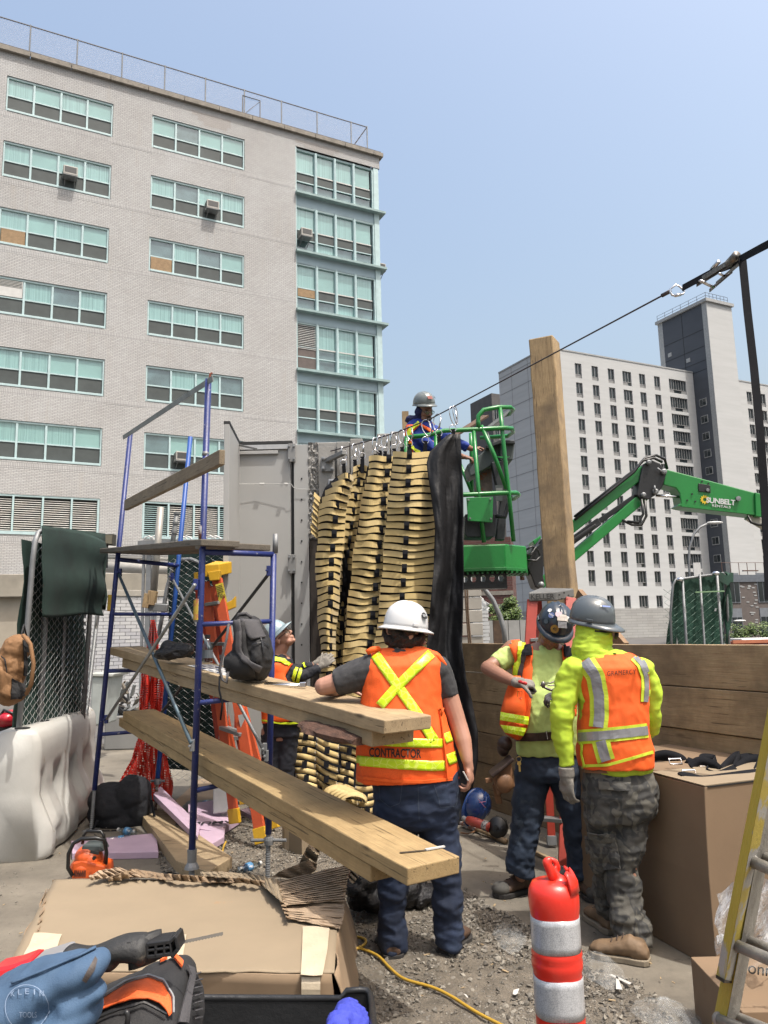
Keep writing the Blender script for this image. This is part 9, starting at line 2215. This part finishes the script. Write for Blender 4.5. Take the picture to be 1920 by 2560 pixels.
# small boxes, film at right bottom
a = hz(1850, 2560)
def cbox(lab, x0, y0, Y, w, h, d, z=0, m=m_card):
 p = at(x0, y0, Y); t = thing('cardboard_box', lab, 'box', V((p.x, Y, z))); obj('carton', MB().bb((p.x, Y, z), (p.x+w, Y+d, z+h)), m, t, bevel=.004); return t, p
t, p = cbox('low cardboard box with black handwriting behind the yellow ladder', 1848, 2440, 3.15, .6, .24, .5, 0, MATS['cardboard_shaded']);  # darkened card again: the shadow over this box is in its colour
for s, y in (('or', 2412), ('connecting', 2432), ('k', 2458)): text_at(s, Matrix.Translation(V((p.x+.14, 3.145, at(1870, y, 3.145).z))) @ Matrix.Rotation(pi/2, 4, 'X') @ Matrix.Rotation(-.16, 4, 'Z'), .062, m_black, t, sx=1.0)
t, p = cbox('open cardboard box beneath the handwritten one at the right edge', 1850, 2500, 2.9, .6, .18, .25, 0, m_cardd)
mb = MB(); P = []
for j in range(22): P.append([at(1792+(160)*i/13+6*sin(j*.6), 2205+8.5*j-26*sin(pi*i/13)*(1-j/21)+(30*(1-i/13) if j < 16 else 0)+5*sin(i*1.3+j), 3.35+.06*sin(i*.9+j*.4)) for i in range(14)])
mb.grid(P); tag(obj('plastic_sheet', mb, plasticfilm('milky_sheet', (.62, .64, .66), .45), smooth=True), 'milky plastic sheet bunched up behind the yellow ladder', 'plastic')
P = []
mb = MB()
for j in range(10): P.append([at(1850+12*i, 2385+5*j+4*sin(i+j), 2.98+.05*sin(i*1.3+j)) for i in range(9)])
mb.grid(P); tag(obj('bubble_wrap', mb, m_film, smooth=True), 'glossy bubble wrap on the handwritten box at the right edge', 'plastic')
# grinder, hammer, blue hat by the wall
t = thing('blue_hard_hat', 'dark blue hard hat standing on edge against the foot of the plank wall', 'hard hat', hz(1195, 2050)); hh = at(1192, 2012, 6.9)
sh, HR = HELMET(t, hh, (-.35, -.2, -.9), (.55, -.75, .35), mat('hat_blue', (.02, .06, .22), .25, coat=.3), s=1.0, visor=.05)
mb = MB(); mb.bar(at(1196, 1998, 6.72), at(1212, 2018, 6.72), .006, .003); mb.bar(at(1198, 2006, 6.72), at(1214, 2004, 6.72), .006, .003); obj('cross_mark', mb, mat('pink_mark', (.6, .2, .3), .5), sh)
t = thing('angle_grinder', 'red cylinder bodied grinder lying by the blue hard hat', 'grinder', hz(1200, 2070)); c = [at(1170, 2050, 6.7), at(1224, 2068, 6.5)]
obj('body', MB().tube([c[0], c[0].lerp(c[1], .2), c[1]], [.032, .038, .038], 14), mat('faded_red', (.45, .06, .04), .5), t, smooth=True); obj('label', MB().tube([c[0].lerp(c[1], .75), c[0].lerp(c[1], .97)], .0386, 14), mat('silver_label', (.5, .48, .48), .4, spots=((.05, .05, .05), 60, .5)), t, smooth=True); obj('neck', MB().tube([at(1158, 2046, 6.75), c[0]], .022, 10), m_galv, t, smooth=True)
p = at(1245, 2068, 6.5); t = thing('black_disc', 'black round abrasive disc reel leaning on the plank wall', 'disc', V((p.x, p.y, 0))); obj('disc', MB().lathe([(0, -.03), (.075, -.03), (.082, -.015), (.082, .015), (.075, .03), (0, .03)], p, 22, axis=(-.5, -1, .2)), m_hose, t, smooth=True); obj('hub', MB().lathe([(0, 0), (.02, 0), (.02, .012), (0, .014)], p+V((-.02, -.035, .006)), 12, axis=(-.5, -1, .2)), m_blk, t)
t = thing('wooden_hammer', 'wooden handled hammer lying on the concrete by the plank wall', 'hammer', hz(1230, 2090)); obj('handle', MB().cap([hz(1192, 2073, .03), hz(1225, 2086, .03), hz(1262, 2102, .03)], [.016, .019, .023], 10), m_plank, t, smooth=True); obj('head', MB().bar(hz(1152, 2058, .03), hz(1192, 2074, .03), .03, .03), m_rust, t, bevel=.004)
mb = MB(); mb.tube([hz(x, y, .02) for x, y in ((1152, 2082), (1170, 2084), (1184, 2080), (1189, 2072))], .006, 6); tag(obj('leather_cord', mb, m_leather, smooth=True), 'short brown leather lace on the concrete near the hammer', 'cord')
mb = MB(); mb.bar(hz(1330, 2128, .02), hz(1400, 2158, .02), .03, .02); tag(obj('lath', mb, m_pl1), 'thin pale wooden lath on the ground at the foot of the plank wall', 'lath')
# litter on gravel
m_lit = mat('white_paper', (.66, .64, .60), .7)
for (x, y, pts, lab) in ((1290, 2482, ((-6, -6), (8, -10), (4, 2), (-2, 6), (-8, 4)), 'small torn white paper scrap on the gravel left of the striped post'), (1545, 2450, ((-22, -12), (-16, -14), (34, 8), (28, 12)), 'white plastic strip on the gravel right of the striped post'), (1548, 2455, ((-8, -14), (-4, -14), (8, 20), (-8, 18)), 'second white strip crossing the first near the striped post'), (1165, 2488, ((-6, -3), (0, -1), (6, 6), (3, 7)), 'tiny white paper chip on the gravel by the yellow cord'), (1085, 2345, ((-3, -2), (4, -4), (6, 3), (0, 4)), 'pale crumb of paper on the gravel between the contractor boots')):
 mb = MB(); mb.prism([hz(x+a, y+b_, .032) for a, b_ in pts], (0, 0, .002)); tag(obj('paper_scrap', mb, m_lit), lab, 'litter')
rr = random.Random(31)
mb = MB()
for q in range(150):
 x, y = rr.uniform(-3, 2.2), rr.uniform(2.6, 7.2); s = rr.uniform(.004, .012); a = rr.uniform(0, 3); mb.bar(V((x, y, .016)), V((x+cos(a)*s*3, y+sin(a)*s*3, .018)), s, .003)
tag(obj('wood_chips', mb, m_pl1, kind='stuff'), 'scattered pale wood chips and splinters over the ground', 'chips')
